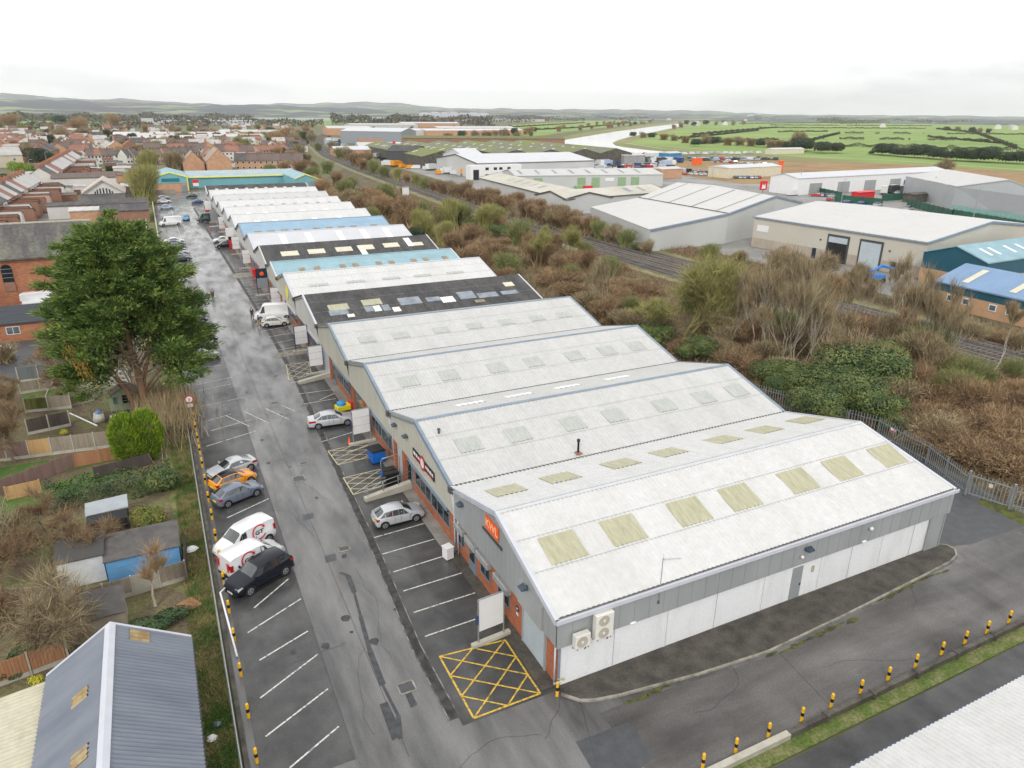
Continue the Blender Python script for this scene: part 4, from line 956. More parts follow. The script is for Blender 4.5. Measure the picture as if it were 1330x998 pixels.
for k, (x, y, sh, pa, lb) in enumerate(row): at_rz(quick(sh, pa, lb, g3), x, y, 14)
for k, (y, sh, pa, dsc) in enumerate(((166.5, 'saloon', P_DGREY, 'dark grey saloon'), (169.6, 'hatch', P_BLUEGREY, 'grey hatchback'), (173.6, 'saloon', P_SILVER, 'silver saloon'), (178.0, 'hatch', P_SILVER, 'silver hatchback'), (182.2, 'hatch', P_BLUE, 'blue hatchback'), (186.0, 'hatch', P_NAVY, 'navy hatchback'), (190.5, 'saloon', P_WHITE, 'white saloon'))):
    at_rz(quick(sh, pa, dsc+[' closest to the tree in the tight row of seven far cars', ' second in the tight row of seven far cars', ' third in the tight row of seven far cars', ' fourth in the tight row of seven far cars', ' fifth in the tight row of seven far cars', ' sixth in the tight row of seven far cars', ' farthest in the tight row of seven far cars'][k], g3), 3.4, y, 10)
for (px, py, sh, pa, rz, lb) in ((222, 293, 'bigvan', P_WHITE, 190, 'white van on the far left beyond the tight row of cars'), (216, 272, 'saloon', P_PALE, 8, 'pale blue saloon on the far left, between white van and white car'),
        (213, 264, 'saloon', P_WHITE, 8, 'white saloon at the far end of the left row'), (213, 259, 'hatch', P_SILVER, 8, 'silver car at the very end by the teal building'),
        (242, 286, 'hatch', P_TURQ, -97, 'turquoise car driving along the pale road'),
        (256, 265, 'hatch', P_BLUE, 185, 'blue estate car parked at the far right of the road'), (249, 257, 'hatch', P_NAVY, 185, 'dark blue car behind the blue estate car'),
        (270, 288, 'bigvan', P_GREEN, 185, 'dark green flatbed van beside the red white board'),
        (291, 322, 'hatch', P_BLACK, 186, 'black car beside the red totem sign'), (288, 315, 'hatch', P_WHITE, 186, 'white car just behind the black car by the red totem')):
    p = pt(px, py); at_rz(quick(sh, pa, lb, g3 if px < 250 else g2), p.x, p.y, rz)
# van by the church
a = quick('bigvan', P_WHITE, 'white camper van parked behind the low brick garage on the left', 'vehicles in the left hand yards'); p = pt(55, 402); at_rz(a, p.x, p.y+2, 2)

# ================================================================ bollards
def make_bollard(label, group, r=.085, h=.95):
    t = thing('bollard', label, 'bollard', (0, 0, 0), 0, group)
    b = MB(); b.lathe([(r, 0), (r, h*.42)], 12); b.build('lower_band', M_bolly, t, smooth=False)
    b = MB(); b.lathe([(r*1.04, h*.42), (r*1.04, h*.66)], 12); b.build('black_band', M_black, t)
    b = MB(); b.lathe([(r, h*.66), (r, h*.95), (r*.75, h)], 12); b.build('cap', M_bolly, t)
    return t
gR = 'yellow and black bollards along the low wall'; gL = 'yellow and black bollards along the left wall'
bp = make_bollard('first yellow black bollard from the left along the low concrete wall', gR); first = True
bxs = [20.1, 22.2, 24.4, 26.75, 28.95, 31.25, 33.5, 35.85, 38.2, 40.4, 42.55, 44.8, 47.0]
for i, x in enumerate(bxs):
    o = bp if i == 0 else place(bp, (0, 0, 0), 0, f'{ordinal(i)} yellow black bollard from the left along the low concrete wall')
    o.location = (x, 19.1, 0)
ys = [28.9, 32.0, 35.3, 38.5, 41.4];
for (px, py) in ((295,752),(290,722),(285,695),(281,668),(277,645),(272,622),(270,600),(266,583),(263,567),(260,553),(258,540),(256,527),(254,515),(252,503)): ys.append(pt(px, py+6).y)
for i, y in enumerate(ys):
    o = place(bp, (.5, y, 0), 0, f'{ordinal(i)} yellow black bollard along the left wall counted from the camera', gL)
o = place(bp, (15.95, 26.25, 0), 0, 'single yellow black bollard guarding the corner of the nearest unit', 'corner bollard')
b = MB(); b.tube([(16.0, 26.5, .55), (15.7, 26.2, 1.0), (16.0, 25.95, 1.25), (16.35, 26.2, 1.05), (16.1, 26.5, .9)], .035, 6); o = b.build('hoop_guard', mat('cream hoop', (0.65,0.55,0.30), .5, var=.1), smooth=True); tag(o, 'bent cream tube hoop beside the corner bollard', 'guard rail')

# ================================================================ sign boards on posts
def board(px, py, w, h, H, label, panels=3, face=M_wht, post=M_galv, base=True, red=None, rz=4):
    p = pt(px, py); t = thing('sign_board', label, 'sign board', (p.x, p.y, 0), math.radians(rz), 'post mounted sign boards in front of the units')
    if base: b = MB(); b.box(-w/2-.45, w/2+.45, -.16, .16, .0, .26); b.build('concrete_base', M_conc, t, bevel=.03)
    for s in (-1, 1): b = MB(); b.tube([(s*w/2, 0, .2), (s*w/2, 0, H)], .05, 6); b.build('post', post, t)
    b = MB(); b.tube([(-w/2, 0, H), (w/2, 0, H)], .05, 6); b.build('top_rail', post, t)
    for k in range(panels):
        z0 = H-h+h*k/panels+.02; z1 = H-h+h*(k+1)/panels-.03
        b = MB(); b.box(-w/2+.05, w/2-.05, -.03, .03, z0, z1); b.build('panel', red[k] if red else face, t)
    b = MB(); b.box(-w/2-.14, -w/2-.06, -.12, .12, H*.50, H*.68); b.build('junction_box', mat('blue box', (0.03,0.06,0.16), .5, var=.1), t)
    return t
board(638, 832, 1.75, 2.3, 3.3, 'white sign board on concrete block beside the bright yellow hatched box', 1, rz=5)
board(471, 576, 1.75, 2.5, 3.6, 'white three panel sign board beside the silver saloon')
board(412, 486, 1.7, 2.5, 3.6, 'white three panel sign board behind the long grey concrete ramp', post=M_frame)
board(393, 457, 1.7, 2.5, 3.6, 'white three panel sign board on a concrete strip beyond the wide concrete apron', post=mat('navy post', (0.02,0.03,0.08), .5, var=.1))
board(360, 402, 1.6, 2.6, 3.6, 'white sign board partly behind the long white van', post=M_galv, base=False)
M_navyf = mat('navy sign face', (0.015,0.025,0.05), .4, var=.05)
t = board(343, 384, 1.9, 3.3, 4.7, 'tall dark navy sign board on posts beside the brown flooded bay', 2, post=M_black, red=[mat('grey sign face', (0.25,0.28,0.30), .5, var=.1), M_navyf])
b = MB(); b.lathe([(.35, -.05), (.35, -.035)], 14, c=(0, 0, 3.85), axis='y'); b.build('emblem', M_orange, t)
board(322, 349, 1.6, 2.7, 3.8, 'white sign board on legs next to the bright red bin', post=M_galv)
board(308, 331, 1.6, 2.7, 4.0, 'white sign board on legs next to the red totem', post=M_galv)
board(290, 302, 1.7, 3.0, 4.0, 'distant white sign board beyond the parked black car', post=M_galv)
board(272, 282, 1.9, 4.0, 4.8, 'distant board with white upper panel and red lower panel', 3, red=[M_red, M_wht, M_wht])
board(279, 289, 2.0, 3.4, 3.6, 'distant grey board beside the dark green van', 1, face=M_clad_grey)
board(256, 251, 2.2, 2.4, 5.0, 'farthest red and white sign board near the teal building', 2, red=[M_wht, M_red])
p = pt(301, 322); t = thing('totem_sign', 'white and red totem sign beside the distant black car', 'totem sign', (p.x, p.y, 0))
b = MB(); b.box(-.9, .9, -.12, .12, 1.9, 4.6); b.build('upper_panel', M_wht, t)
b = MB(); b.xprism([(-.12, 0), (.12, 0), (.12, 2.6), (-.12, 2.6)], -.5, 1.1); b.build('lower_panel', M_red, t)

# bins, cones, ramps
p = pt(333, 360); t = thing('bin', 'bright red wheeled bin in front of the dark roofed unit', 'bin', (p.x, p.y, 0))
b = MB(); b.add([(-.55,-.5,.15),(.55,-.5,.15),(.55,.5,.15),(-.55,.5,.15),(-.7,-.65,1.5),(.7,-.65,1.5),(.7,.65,1.5),(-.7,.65,1.5)], [(3,2,1,0),(0,1,5,4),(1,2,6,5),(2,3,7,6),(3,0,4,7)]); b.build('body', mat('red plastic', (0.75,0.01,0.02), .45, var=.05), t)
b = MB(); b.box(-.74, .74, -.7, .7, 1.5, 1.6); b.build('lid', mat('red plastic', (0.75,0.01,0.02)), t, bevel=.04)
t = thing('bin', 'large blue waste container with black lid beside the third unit door', 'bin', (14.95, 58.0, 0), .1)
bl = mat('blue plastic', (0.005,0.13,0.52), .4, var=.08)
b = MB(); b.add([(-.55,-.6,.15),(.55,-.6,.15),(.55,.6,.15),(-.55,.6,.15),(-.65,-.72,1.25),(.65,-.72,1.25),(.65,.72,1.25),(-.65,.72,1.25)], [(3,2,1,0),(0,1,5,4),(1,2,6,5),(2,3,7,6),(3,0,4,7)]); b.build('body', bl, t)
b = MB(); b.add([(-.68,-.75,1.25),(.68,-.75,1.25),(.68,.75,1.25),(-.68,.75,1.25),(-.5,-.7,1.42),(.5,-.7,1.42),(.5,.7,1.42),(-.5,.7,1.42)], [(3,2,1,0),(4,5,6,7),(0,1,5,4),(1,2,6,5),(2,3,7,6),(3,0,4,7)]); b.build('lid', M_black, t)
for sx in (-.5, .5):
    for sy in (-.5, .5): b = MB(); b.lathe([(.09, -.03), (.09, .03)], 10, axis='y', c=(sx, sy, .09)); b.build('wheel', M_tyre, t)
t = thing('pallet_stack', 'black crate stack standing inside the loop rail by the ramp', 'crates', (14.9, 53.7, 0), .05)
for k in range(6): b = MB(); b.box(-.6, .6, -.7, .7, .02+k*.2, .17+k*.2); b.box(-.55, .55, -.1, .1, .17+k*.2, .22+k*.2); b.build('crate', M_black, t, bevel=.02)
t = thing('loop_rail', 'galvanised loop frame standing beside the black crates', 'rail', (14.0, 53.0, 0))
for yy in (0, 0): pass
b = MB(); b.tube([(0, 0, 0), (0, 0, 2.5), (.15, 0, 2.75), (1.5, .2, 2.75), (1.65, .2, 2.5), (1.65, .2, 0)], .045, 6); b.build('frame', M_galv, t, smooth=True)
b = MB(); b.tube([(0, 0, .9), (1.65, .2, .9)], .035, 6); b.tube([(0, 0, .5), (1.65, .2, .5)], .035, 6); b.build('cross_rail', M_galv, t)
b = MB(); b.box(-.1, .08, -.12, .1, 1.2, 1.5); b.build('junction_box', bl, t)
def ramp(pa, pb_, w, label, rail=True, h=.75):
    a, c = pt(*pa), pt(*pb_); t = thing('ramp_wall', label, 'ramp', (a.x, a.y, 0)); d = (c-a); L_ = d.length; t.rotation_euler = (0, 0, math.atan2(d.y, d.x))
    b = MB(); b.add([(0,-w/2,0),(L_,-w/2,0),(L_,w/2,0),(0,w/2,0),(0,-w/2,.30),(L_,-w/2,h),(L_,w/2,h),(0,w/2,.30)], [(3,2,1,0),(4,5,6,7),(0,1,5,4),(1,2,6,5),(2,3,7,6),(3,0,4,7)]); b.build('wall', M_conc, t)
    if rail:
        b = MB(); n = 4
        for k in range(n): xx = L_*(.06+.88*k/(n-1)); b.tube([(xx, 0, .25), (xx, 0, 1.25+(h-.3)*xx/L_)], .03, 6)
        b.tube([(0, 0, 1.2), (L_, 0, h+.9)], .035, 6); b.tube([(0, 0, .8), (L_, 0, h+.5)], .025, 6); b.build('handrail', M_galv, t, smooth=True)
ramp((474, 651), (541, 632), .5, 'concrete ramp wall with handrail beside the black crates')
ramp((388, 499), (434, 488), .6, 'pale concrete ramp wall below the third unit back along the row', rail=False, h=.6)
def cone(px, py, label, s=1.0):
    p = pt(px, py); t = thing('traffic_cone', label, 'cone', (p.x, p.y, 0))
    b = MB(); b.lathe([(.17*s, .04), (.03*s, .75*s)], 10); b.build('cone_body', mat('cone orange', (0.85,0.13,0.02), .5, var=.1), t)
    b = MB(); b.box(-.2*s, .2*s, -.2*s, .2*s, 0, .04); b.build('base', M_black, t)
cone(454, 577, 'orange traffic cone at the foot of the three panel sign board')
t = thing('play_tub', 'blue and yellow tub with red end in front of the glazed unit', 'tub', (15.0, 70.8, 0), .15)
b = MB(); b.box(-.8, .7, -.5, .5, .3, .85); b.build('tub', mat('yellow plastic', (0.80,0.62,0.01), .5, var=.05), t, bevel=.05)
b = MB(); b.lathe([(.5, .85), (.45, 1.15), (.1, 1.25)], 12, c=(-.2, 0, 0)); b.build('lid', mat('sky blue plastic', (0.03,0.28,0.60), .5, var=.05), t)
b = MB(); b.box(.72, .95, -.4, .4, .3, 1.0); b.build('end_panel', M_red, t)
t = thing('storage_cabinet', 'small white cabinet standing near the front end of the nearest unit', 'cabinet', (15.3, 41.0, 0), .2)
b = MB(); b.box(-.30, .30, -.32, .32, .05, .95); b.build('body', M_wht, t, bevel=.03)
b = MB(); b.box(-.33, .33, -.35, .35, .95, 1.0); b.build('lid', M_wht, t)
t = thing('barrier', 'red white barrier standing in the distant bay', 'barrier', tuple(pt(279, 299)), .1)
b = MB(); b.box(-1.3, 1.3, -.05, .05, .9, 1.1); b.build('rail', M_wht, t)
for s in (-1, 1): b = MB(); b.box(s*1.2-.06, s*1.2+.06, -.3, .3, 0, 1.0); b.build('leg', M_red, t)
sheet('concrete_apron', [pt(348, 468)[:2], pt(405, 455)[:2], pt(400, 446)[:2], pt(352, 457)[:2]] and [tuple(pt(355, 466)[:2]), tuple(pt(405, 458)[:2]), tuple(pt(404, 450)[:2]), tuple(pt(361, 458)[:2])], .012, M_kerb)
sheet('concrete_apron', [tuple(pt(303, 362)[:2]), tuple(pt(333, 358)[:2]), tuple(pt(330, 353)[:2]), tuple(pt(303, 356)[:2])], .012, M_kerb)

# ================================================================ the left wall, rail and pipe
t = thing('retaining_wall', 'long low dark stained wall along the left edge of the car park', 'wall', (0, 26, 0))
b = MB(); b.box(-.08, .16, 26, 92, -.3, .12); b.build('wall', M_concd, t, 1)
t = thing('guard_rail', 'long galvanised guard rail on top of the left wall', 'guard rail', (-.2, 26, 0))
b = MB(); b.tube([(-.22, 26, .62), (-.22, 60, .62), (-.18, 92, .62)], .055, 6); b.build('top_rail', M_galv, t, 1)
b = MB(); b.tube([(-.22, 26, .30), (-.22, 60, .30), (-.18, 92, .30)], .035, 6); b.build('lower_rail', M_galv, t, 1)
for k in range(27): b = MB(); b.box(-.25, -.19, 26.5+k*2.5-.04, 26.5+k*2.5+.04, -.3, .6); b.build('post', M_galv, t, 1)
t = thing('barrier_pipe', 'bent white pipe barrier in front of the nose of the black car', 'barrier pipe', (.25, 36, 0))
P0, P1, P2 = pt(308, 853, .1), pt(286, 770, 1.0), pt(292, 764, 1.0)
b = MB(); b.tube([P0, P0.lerp(P1, .5)+Vector((0, 0, .1)), P1, P2], .06, 8); b.build('pipe', M_wht, t, 1, smooth=True)
t = thing('speed_sign', 'round white sign with red rim on a post by the left wall', 'road sign', (.35, pt(254, 545).y, 0))
b = MB(); b.tube([(0, 0, 0), (0, 0, 2.3)], .04, 6); b.build('post', M_galv, t)
b = MB(); b.lathe([(.42, -.02), (.42, .0)], 20, c=(0, 0, 2.3), axis='y'); b.build('rim', M_red, t)
b = MB(); b.lathe([(.31, -.03), (.31, -.02)], 20, c=(0, 0, 2.3), axis='y'); b.build('face', M_wht, t)
text_mesh('5', .38, M_black, 'numeral', t, (0, -.035, 2.3), (math.radians(90), 0, 0))
b = MB(); b.box(-.25, .25, -.02, .0, 1.45, 1.8); b.build('plate', M_wht, t)
t = thing('boundary_wall', 'long stone boundary wall running beside the far left car row', 'wall', (0, 92, 0))
b = MB(); b.box(-.15, .15, 92, 312, -.1, 1.0); b.build('wall', M_conc, t, 1)
t = thing('path_fence', 'white double rail fence beside the footpath at far left', 'fence', (-3, 190, 0))
b = MB()
for x in (-2.4, -4.2): b.box(x-.06, x+.06, 160, 268, .95, 1.05); b.box(x-.05, x+.05, 160, 268, .45, .55)
b.build('rail', M_wht, t, 1)
for k in range(28):
    b = MB(); b.box(-2.48, -2.32, 160+k*4-.08, 160+k*4+.08, 0, 1.15); b.build('post', M_wht, t, 1)
sheet('far_footpath', [(-7.0, 150), (-4.4, 150), (-4.4, 270), (-7.0, 270)], -.01, M_conc)
sheet('far_footpath', [(-4.2, 150), (-.3, 150), (-.3, 300), (-4.2, 300)], -.015, M_grass)

# low wall and fence at the right
t = thing('low_wall', 'low stained concrete wall behind the right hand bollards', 'wall', (20, 18.6, 0))
b = MB(); b.box(25.4, 60, 18.52, 18.80, -.1, .34); b.build('wall', M_concd, t, 1, bevel=.02)
b = MB(); b.box(20.0, 25.38, 18.5, 18.85, -.1, .30); b.build('pale_wall_end', M_conc, t, 1, bevel=.02)
for k in range(9): b = MB(); b.box(28+k*3.6-.07, 28+k*3.6+.07, 18.42, 18.86, -.1, .40); b.build('wall_post', M_concd, t, 1)

def palisade(pts, H, label, m=M_galv, group=None, step=.28):
    t = thing('palisade_fence', label, 'fence', (pts[0][0], pts[0][1], 0), 0, group)
    pl_ = MB(); rl = MB(); L_ = 0
    for a, c in zip(pts[:-1], pts[1:]):
        a = Vector((a[0], a[1], 0)); c = Vector((c[0], c[1], 0)); d = c-a; n = int(d.length/step); u = d.normalized()
        for k in range(n):
            p = a+u*(k*step); pl_.obox((p.x-u.x*.035, p.y-u.y*.035), (p.x+u.x*.035, p.y+u.y*.035), .03, .05, H)
        for z in (.45, H-.45): rl.obox((a.x, a.y), (c.x, c.y), .04, z, z+.05)
        q = max(1, int(d.length/2.75))
        for k in range(q+1):
            p = a+u*(k*d.length/q); b = MB(); b.obox((p.x-u.x*.05-u.y*.06, p.y-u.y*.05+u.x*.06), (p.x+u.x*.05-u.y*.06, p.y+u.y*.05+u.x*.06), .08, 0, H-.2); b.build('post', m, t, 1)
    pl_.build('pales', m, t, 1); rl.build('rails', m, t, 1)
palisade([(49.5, 70), (56.5, 56), (61.6, 42.0), (60.6, 36.0), (58.25, 30.9)], 2.15, 'galvanised palisade fence between nearest unit and the brown scrub')
palisade([(59.35, 27.5), (62.5, 21.5)], 2.15, 'short end of galvanised palisade fence right of the gate')
palisade([(50.5, 128), (51.5, 112), (50.5, 100), (50, 92)], 2.2, 'dark palisade fence behind the middle roofs', M_dgrey)
t = thing('steel_gate', 'galvanised palisade gate with pale frame at the right edge of the yard', 'gate', (58.3, 30.7, 0)); a = Vector((58.3, 30.7)); c = Vector((59.3, 27.65)); u = (c-a).normalized()
for p in (a, c): b = MB(); b.obox(p-u*.09, p+u*.09, .18, 0, 2.3); b.build('gate_post', M_galv, t, 1)
b = MB(); b.obox(a+u*.12, c-u*.12, .06, .22, .30); b.obox(a+u*.12, c-u*.12, .06, 1.85, 1.93); b.obox(a+u*.12, a+u*.20, .06, .30, 1.85); b.obox(c-u*.20, c-u*.12, .06, .30, 1.85); b.build('frame', M_galv, t, 1)
b = MB()
for k in range(11): p = a+u*(.25+k*.27); b.obox(p-u*.035, p+u*.035, .03, .12, 2.15)
b.build('pales', M_galv, t, 1)
b = MB(); p = a+u*1.6; b.obox(p-u*.14, p+u*.14, .08, 1.35, 1.65); b.build('notice', M_pale_light, t, 1)
p = Vector((61.4, 40.2)); t = thing('fence_notice', 'small red and white notice fixed to the palisade fence', 'notice', (p.x-.08, p.y, 1.3))
b = MB(); b.box(-.02, 0, -.28, .28, 0, .42); b.build('plate', M_wht, t)
b = MB(); b.box(-.025, -.02, -.26, .26, .02, .18); b.build('red_band', M_red, t)

# ================================================================ vegetation builders
M_bark_red = mat('reddish brown bark', (0.22,0.12,0.07), .9, col2=(0.34,0.21,0.13), scale=1.2, fac=(.3,.7), stretch=(2,2,.4))
M_bark = mat('grey brown bark', (0.14,0.11,0.085), .9, col2=(0.24,0.20,0.15), scale=1.2, fac=(.3,.7), stretch=(2,2,.4))
M_bark_pale = mat('pale bark', (0.34,0.29,0.22), .9, col2=(0.48,0.43,0.35), scale=1.2, fac=(.3,.7), stretch=(2,2,.5))
M_cyp = mat('cypress foliage', (0.055,0.115,0.022), .65, col2=(0.23,0.30,0.06), scale=.9, fac=(.40,.68), island=.4)
M_cyp_dead = mat('dead cypress foliage', (0.34,0.20,0.04), .85, var=.2, scale=1, island=.3)
M_gold = mat('golden conifer foliage', (0.10,0.20,0.012), .75, col2=(0.27,0.36,0.02), scale=1.3, fac=(.35,.65), island=.3)
M_laurel = mat('dark hedge leaves', (0.022,0.055,0.016), .6, col2=(0.065,0.11,0.024), scale=.8, fac=(.35,.65), island=.4)
M_ivy = mat('ivy leaves', (0.035,0.075,0.016), .6, col2=(0.17,0.20,0.05), scale=.7, fac=(.4,.68), island=.4)
M_olive = mat('olive green shrub leaves', (0.065,0.085,0.018), .75, col2=(0.15,0.15,0.035), scale=.7, fac=(.35,.65), island=.4)
M_twig_br = mat('russet twigs', (0.17,0.108,0.06), .9, col2=(0.34,0.235,0.13), scale=.35, fac=(.35,.65), island=.55)
M_twig_gr = mat('grey brown twigs', (0.20,0.155,0.085), .9, col2=(0.37,0.30,0.18), scale=.35, fac=(.35,.65), island=.55)
M_twig_or = mat('orange brown twigs', (0.29,0.19,0.10), .9, col2=(0.40,0.28,0.155), scale=.35, fac=(.35,.65), island=.35)
M_twig_ye = mat('yellow green twigs', (0.24,0.235,0.075), .9, col2=(0.36,0.345,0.13), scale=.4, fac=(.35,.65), island=.35)
M_twig_gn = mat('mossy green twigs', (0.16,0.18,0.06), .9, col2=(0.26,0.27,0.11), scale=.4, fac=(.35,.65), island=.35)
M_straw = mat('straw coloured stems', (0.33,0.25,0.14), .9, col2=(0.46,0.37,0.22), scale=.6, fac=(.35,.65), island=.35)
M_dark_ev = mat('dark evergreen leaves', (0.012,0.030,0.010), .7, col2=(0.03,0.055,0.018), scale=.6, fac=(.35,.65), island=.4)

VEG = {}
def share(key, fn):
    if key not in VEG: VEG[key] = fn()
    return VEG[key]
def link_mesh(name, me, parent=None):
    o = bpy.data.objects.new(name, me); C.objects.link(o)
    if parent is not None: o.parent = parent; KIDS.setdefault(parent.name, []).append(o)
    return o
def mesh_only(V, F, mats, midx=None):
    o = np_mesh('tmp', V, F, mats, midx); me = o.data; bpy.data.objects.remove(o); return me

def twig_bush_mesh(seed, m, h=3.0, r=2.2, n=1500, w=.035, upright=.5, m2=None, frac2=0.0):
    rs = np.random.RandomState(seed)
    nl = rs.randint(4, 8); cen = np.stack([rs.uniform(-.45, .45, nl)*r, rs.uniform(-.45, .45, nl)*r, rs.uniform(.45, .75, nl)*h], 1); rad = rs.uniform(.42, .62, nl)
    # long stems from the ground to the lobes
    k = n//3; li = rs.randint(0, nl, k); d = randdir(rs, k); d[:, 2] = abs(d[:, 2])*.9
    T = cen[li]+d*(np.array([r, r, h*.55])*rad[li][:, None])*rs.uniform(.6, 1.05, k)[:, None]
    P = np.stack([rs.normal(size=k)*r*.22, rs.normal(size=k)*r*.22, np.zeros(k)], 1)
    D = T-P; L = np.linalg.norm(D, axis=1)
    A = ribbons(P, D, L, w*rs.uniform(.7, 1.6, k), rs, K=3, curl=.18)
    # fine twigs in the outer shell
    k2 = n-k; li = rs.randint(0, nl, k2); d = randdir(rs, k2); d[:, 2] = np.where(d[:, 2] < -.3, -d[:, 2], d[:, 2])
    S = cen[li]+d*(np.array([r, r, h*.5])*rad[li][:, None])*rs.uniform(.55, 1.0, k2)[:, None]**.6
    S[:, 2] = np.maximum(S[:, 2], .05)
    D2 = d*.6+np.array([0, 0, upright])+randdir(rs, k2)*.7
    B = ribbons(S, D2, rs.uniform(.25, .7, k2)*h*.32, w*.55*rs.uniform(.6, 1.4, k2), rs, K=2, curl=.3)
    parts = [(A[0], A[1], 0)]
    V, F, M = merge([(A[0], A[1], 0), (B[0], B[1], 0)])
    if m2 is not None:
        nn = len(F); M = (rs.rand(nn//1) < frac2).astype(int); M[:len(A[1])] = 0
    return mesh_only(V, F, [m, m2] if m2 is not None else m, M if m2 is not None else None)

def leafy_mesh(seed, m, h=2.5, r=1.8, n=3000, leaf=.12, lobes=7, flat=.0):
    rs = np.random.RandomState(seed)
    cen = np.stack([rs.uniform(-.5, .5, lobes)*r, rs.uniform(-.5, .5, lobes)*r, rs.uniform(.3, .68, lobes)*h], 1); rad = rs.uniform(.38, .58, lobes)
    li = rs.randint(0, lobes, n); d = randdir(rs, n); d[:, 2] = np.where(d[:, 2] < -.5, -d[:, 2], d[:, 2])
    rr = rs.uniform(.65, 1.04, n)**.7
    P = cen[li]+d*(np.array([r, r, h*.62])*rad[li][:, None])*rr[:, None]; P[:, 2] = np.maximum(P[:, 2], .03)
    return mesh_only(*leaves(P, d+[0, 0, .3], leaf, rs), m)

def branches(rs, base, d0, L, r0, depth, spread=.5, up=.25, kids=(3, 5), out=None, minr=.012, seg=4, wob=.16, ratio=.62):
    """recursive bare branches: list of (points, radii)"""
    if out is None: out = []
    pts = [np.array(base, float)]; d = np.array(d0, float); d /= np.linalg.norm(d)
    for k in range(seg):
        d = d+rs.normal(size=3)*wob+np.array([0, 0, up*.25]); d /= np.linalg.norm(d); pts.append(pts[-1]+d*L/seg)
    out.append((pts, [r0*(1-.62*i/seg) for i in range(seg+1)], depth))
    if depth > 0:
        n = rs.randint(kids[0], kids[1]+1)
        for k in range(n):
            t = rs.uniform(.35, 1.0) if k else 1.0; i = min(seg-1, int(t*seg)); p = pts[i]+(pts[i+1]-pts[i])*(t*seg-i)
            nd = d+nrmz(rs.normal(size=3))*spread*rs.uniform(.7, 1.3)+np.array([0, 0, up])
            branches(rs, p, nd, L*ratio*rs.uniform(.8, 1.15), r0*(1-.55*t)*.72, depth-1, spread, up, kids, out, minr, max(2, seg-1), wob, ratio)
    return out
def tree_meshes(seed, h, mt, mtw, spread=.55, up=.25, stems=1, depth=4, r0=.25, twigs=2500, twl=.7, tww=.014, first=.34, kids=(3, 4), lean=.15, ratio=.64):
    rs = np.random.RandomState(seed); out = []
    for s in range(stems):
        a = rs.uniform(0, 6.28); dv = [math.cos(a)*lean*(2.4 if stems > 1 else 1), math.sin(a)*lean*(2.4 if stems > 1 else 1), 1]
        b = [math.cos(a)*.15*(stems > 1), math.sin(a)*.15*(stems > 1), 0]
        branches(rs, b, dv, h*first*rs.uniform(.85, 1.15), r0*(1 if stems == 1 else .6)*rs.uniform(.8, 1.1), depth, spread, up, kids, out, ratio=ratio)
    zmax = max(p[2] for o in out for p in o[0]); sc = h/max(zmax+twl*.5, .1)
    tb = MB()
    tips = []; bd = []
    for pts, rr, dep in out:
        pts = [p*sc for p in pts]
        if dep >= 2 or rr[0] > .03: tb.tube([tuple(p) for p in pts], [max(r, .012) for r in rr], 6 if dep >= depth-1 else 4, cap=False)
        else:
            tb.tube([tuple(p) for p in pts], [max(r, .010) for r in rr], 3, cap=False)
        if dep <= 1:
            for i in range(len(pts)-1): tips.append((pts[i], pts[i+1]))
    me = bpy.data.meshes.new('trunk'); me.from_pydata(tb.v, [], tb.f); me.materials.append(mt); me.polygons.foreach_set('use_smooth', [True]*len(me.polygons))
    A = np.array([t[0] for t in tips]); B = np.array([t[1] for t in tips]); ix = rs.randint(0, len(tips), twigs); u = rs.rand(twigs, 1)
    P = A[ix]*(1-u)+B[ix]*u; D = nrmz(B[ix]-A[ix])+randdir(rs, twigs)*.75+np.array([0, 0, up*1.2])
    V, F = ribbons(P, D, rs.uniform(.4, 1.2, twigs)*twl, tww*rs.uniform(.7, 1.4, twigs), rs, K=2, curl=.25)
    return me, mesh_only(V, F, mtw)
def put_tree(key, fn, loc, rz, label, cat='tree', group=None, sc=1.0, name='bare_tree', crown='crown', trunk='trunk'):
    ms = share(key, fn); t = thing(name, label, cat, loc, rz, group); t.scale = (sc, sc, sc) if not hasattr(sc, '__len__') else sc
    if isinstance(ms, tuple): link_mesh(trunk, ms[0], t); link_mesh(crown, ms[1], t)
    else: link_mesh(crown, ms, t)
    return t
def put_bush(key, fn, loc, rz, label, group=None, sc=1.0, name='bush', cat='bush'):
    me = share(key, fn); o = link_mesh(name, me); o.location = loc; o.rotation_euler = (0, 0, rz); o.scale = (sc, sc, sc) if not hasattr(sc, '__len__') else sc
    return tag(o, label, cat, group)

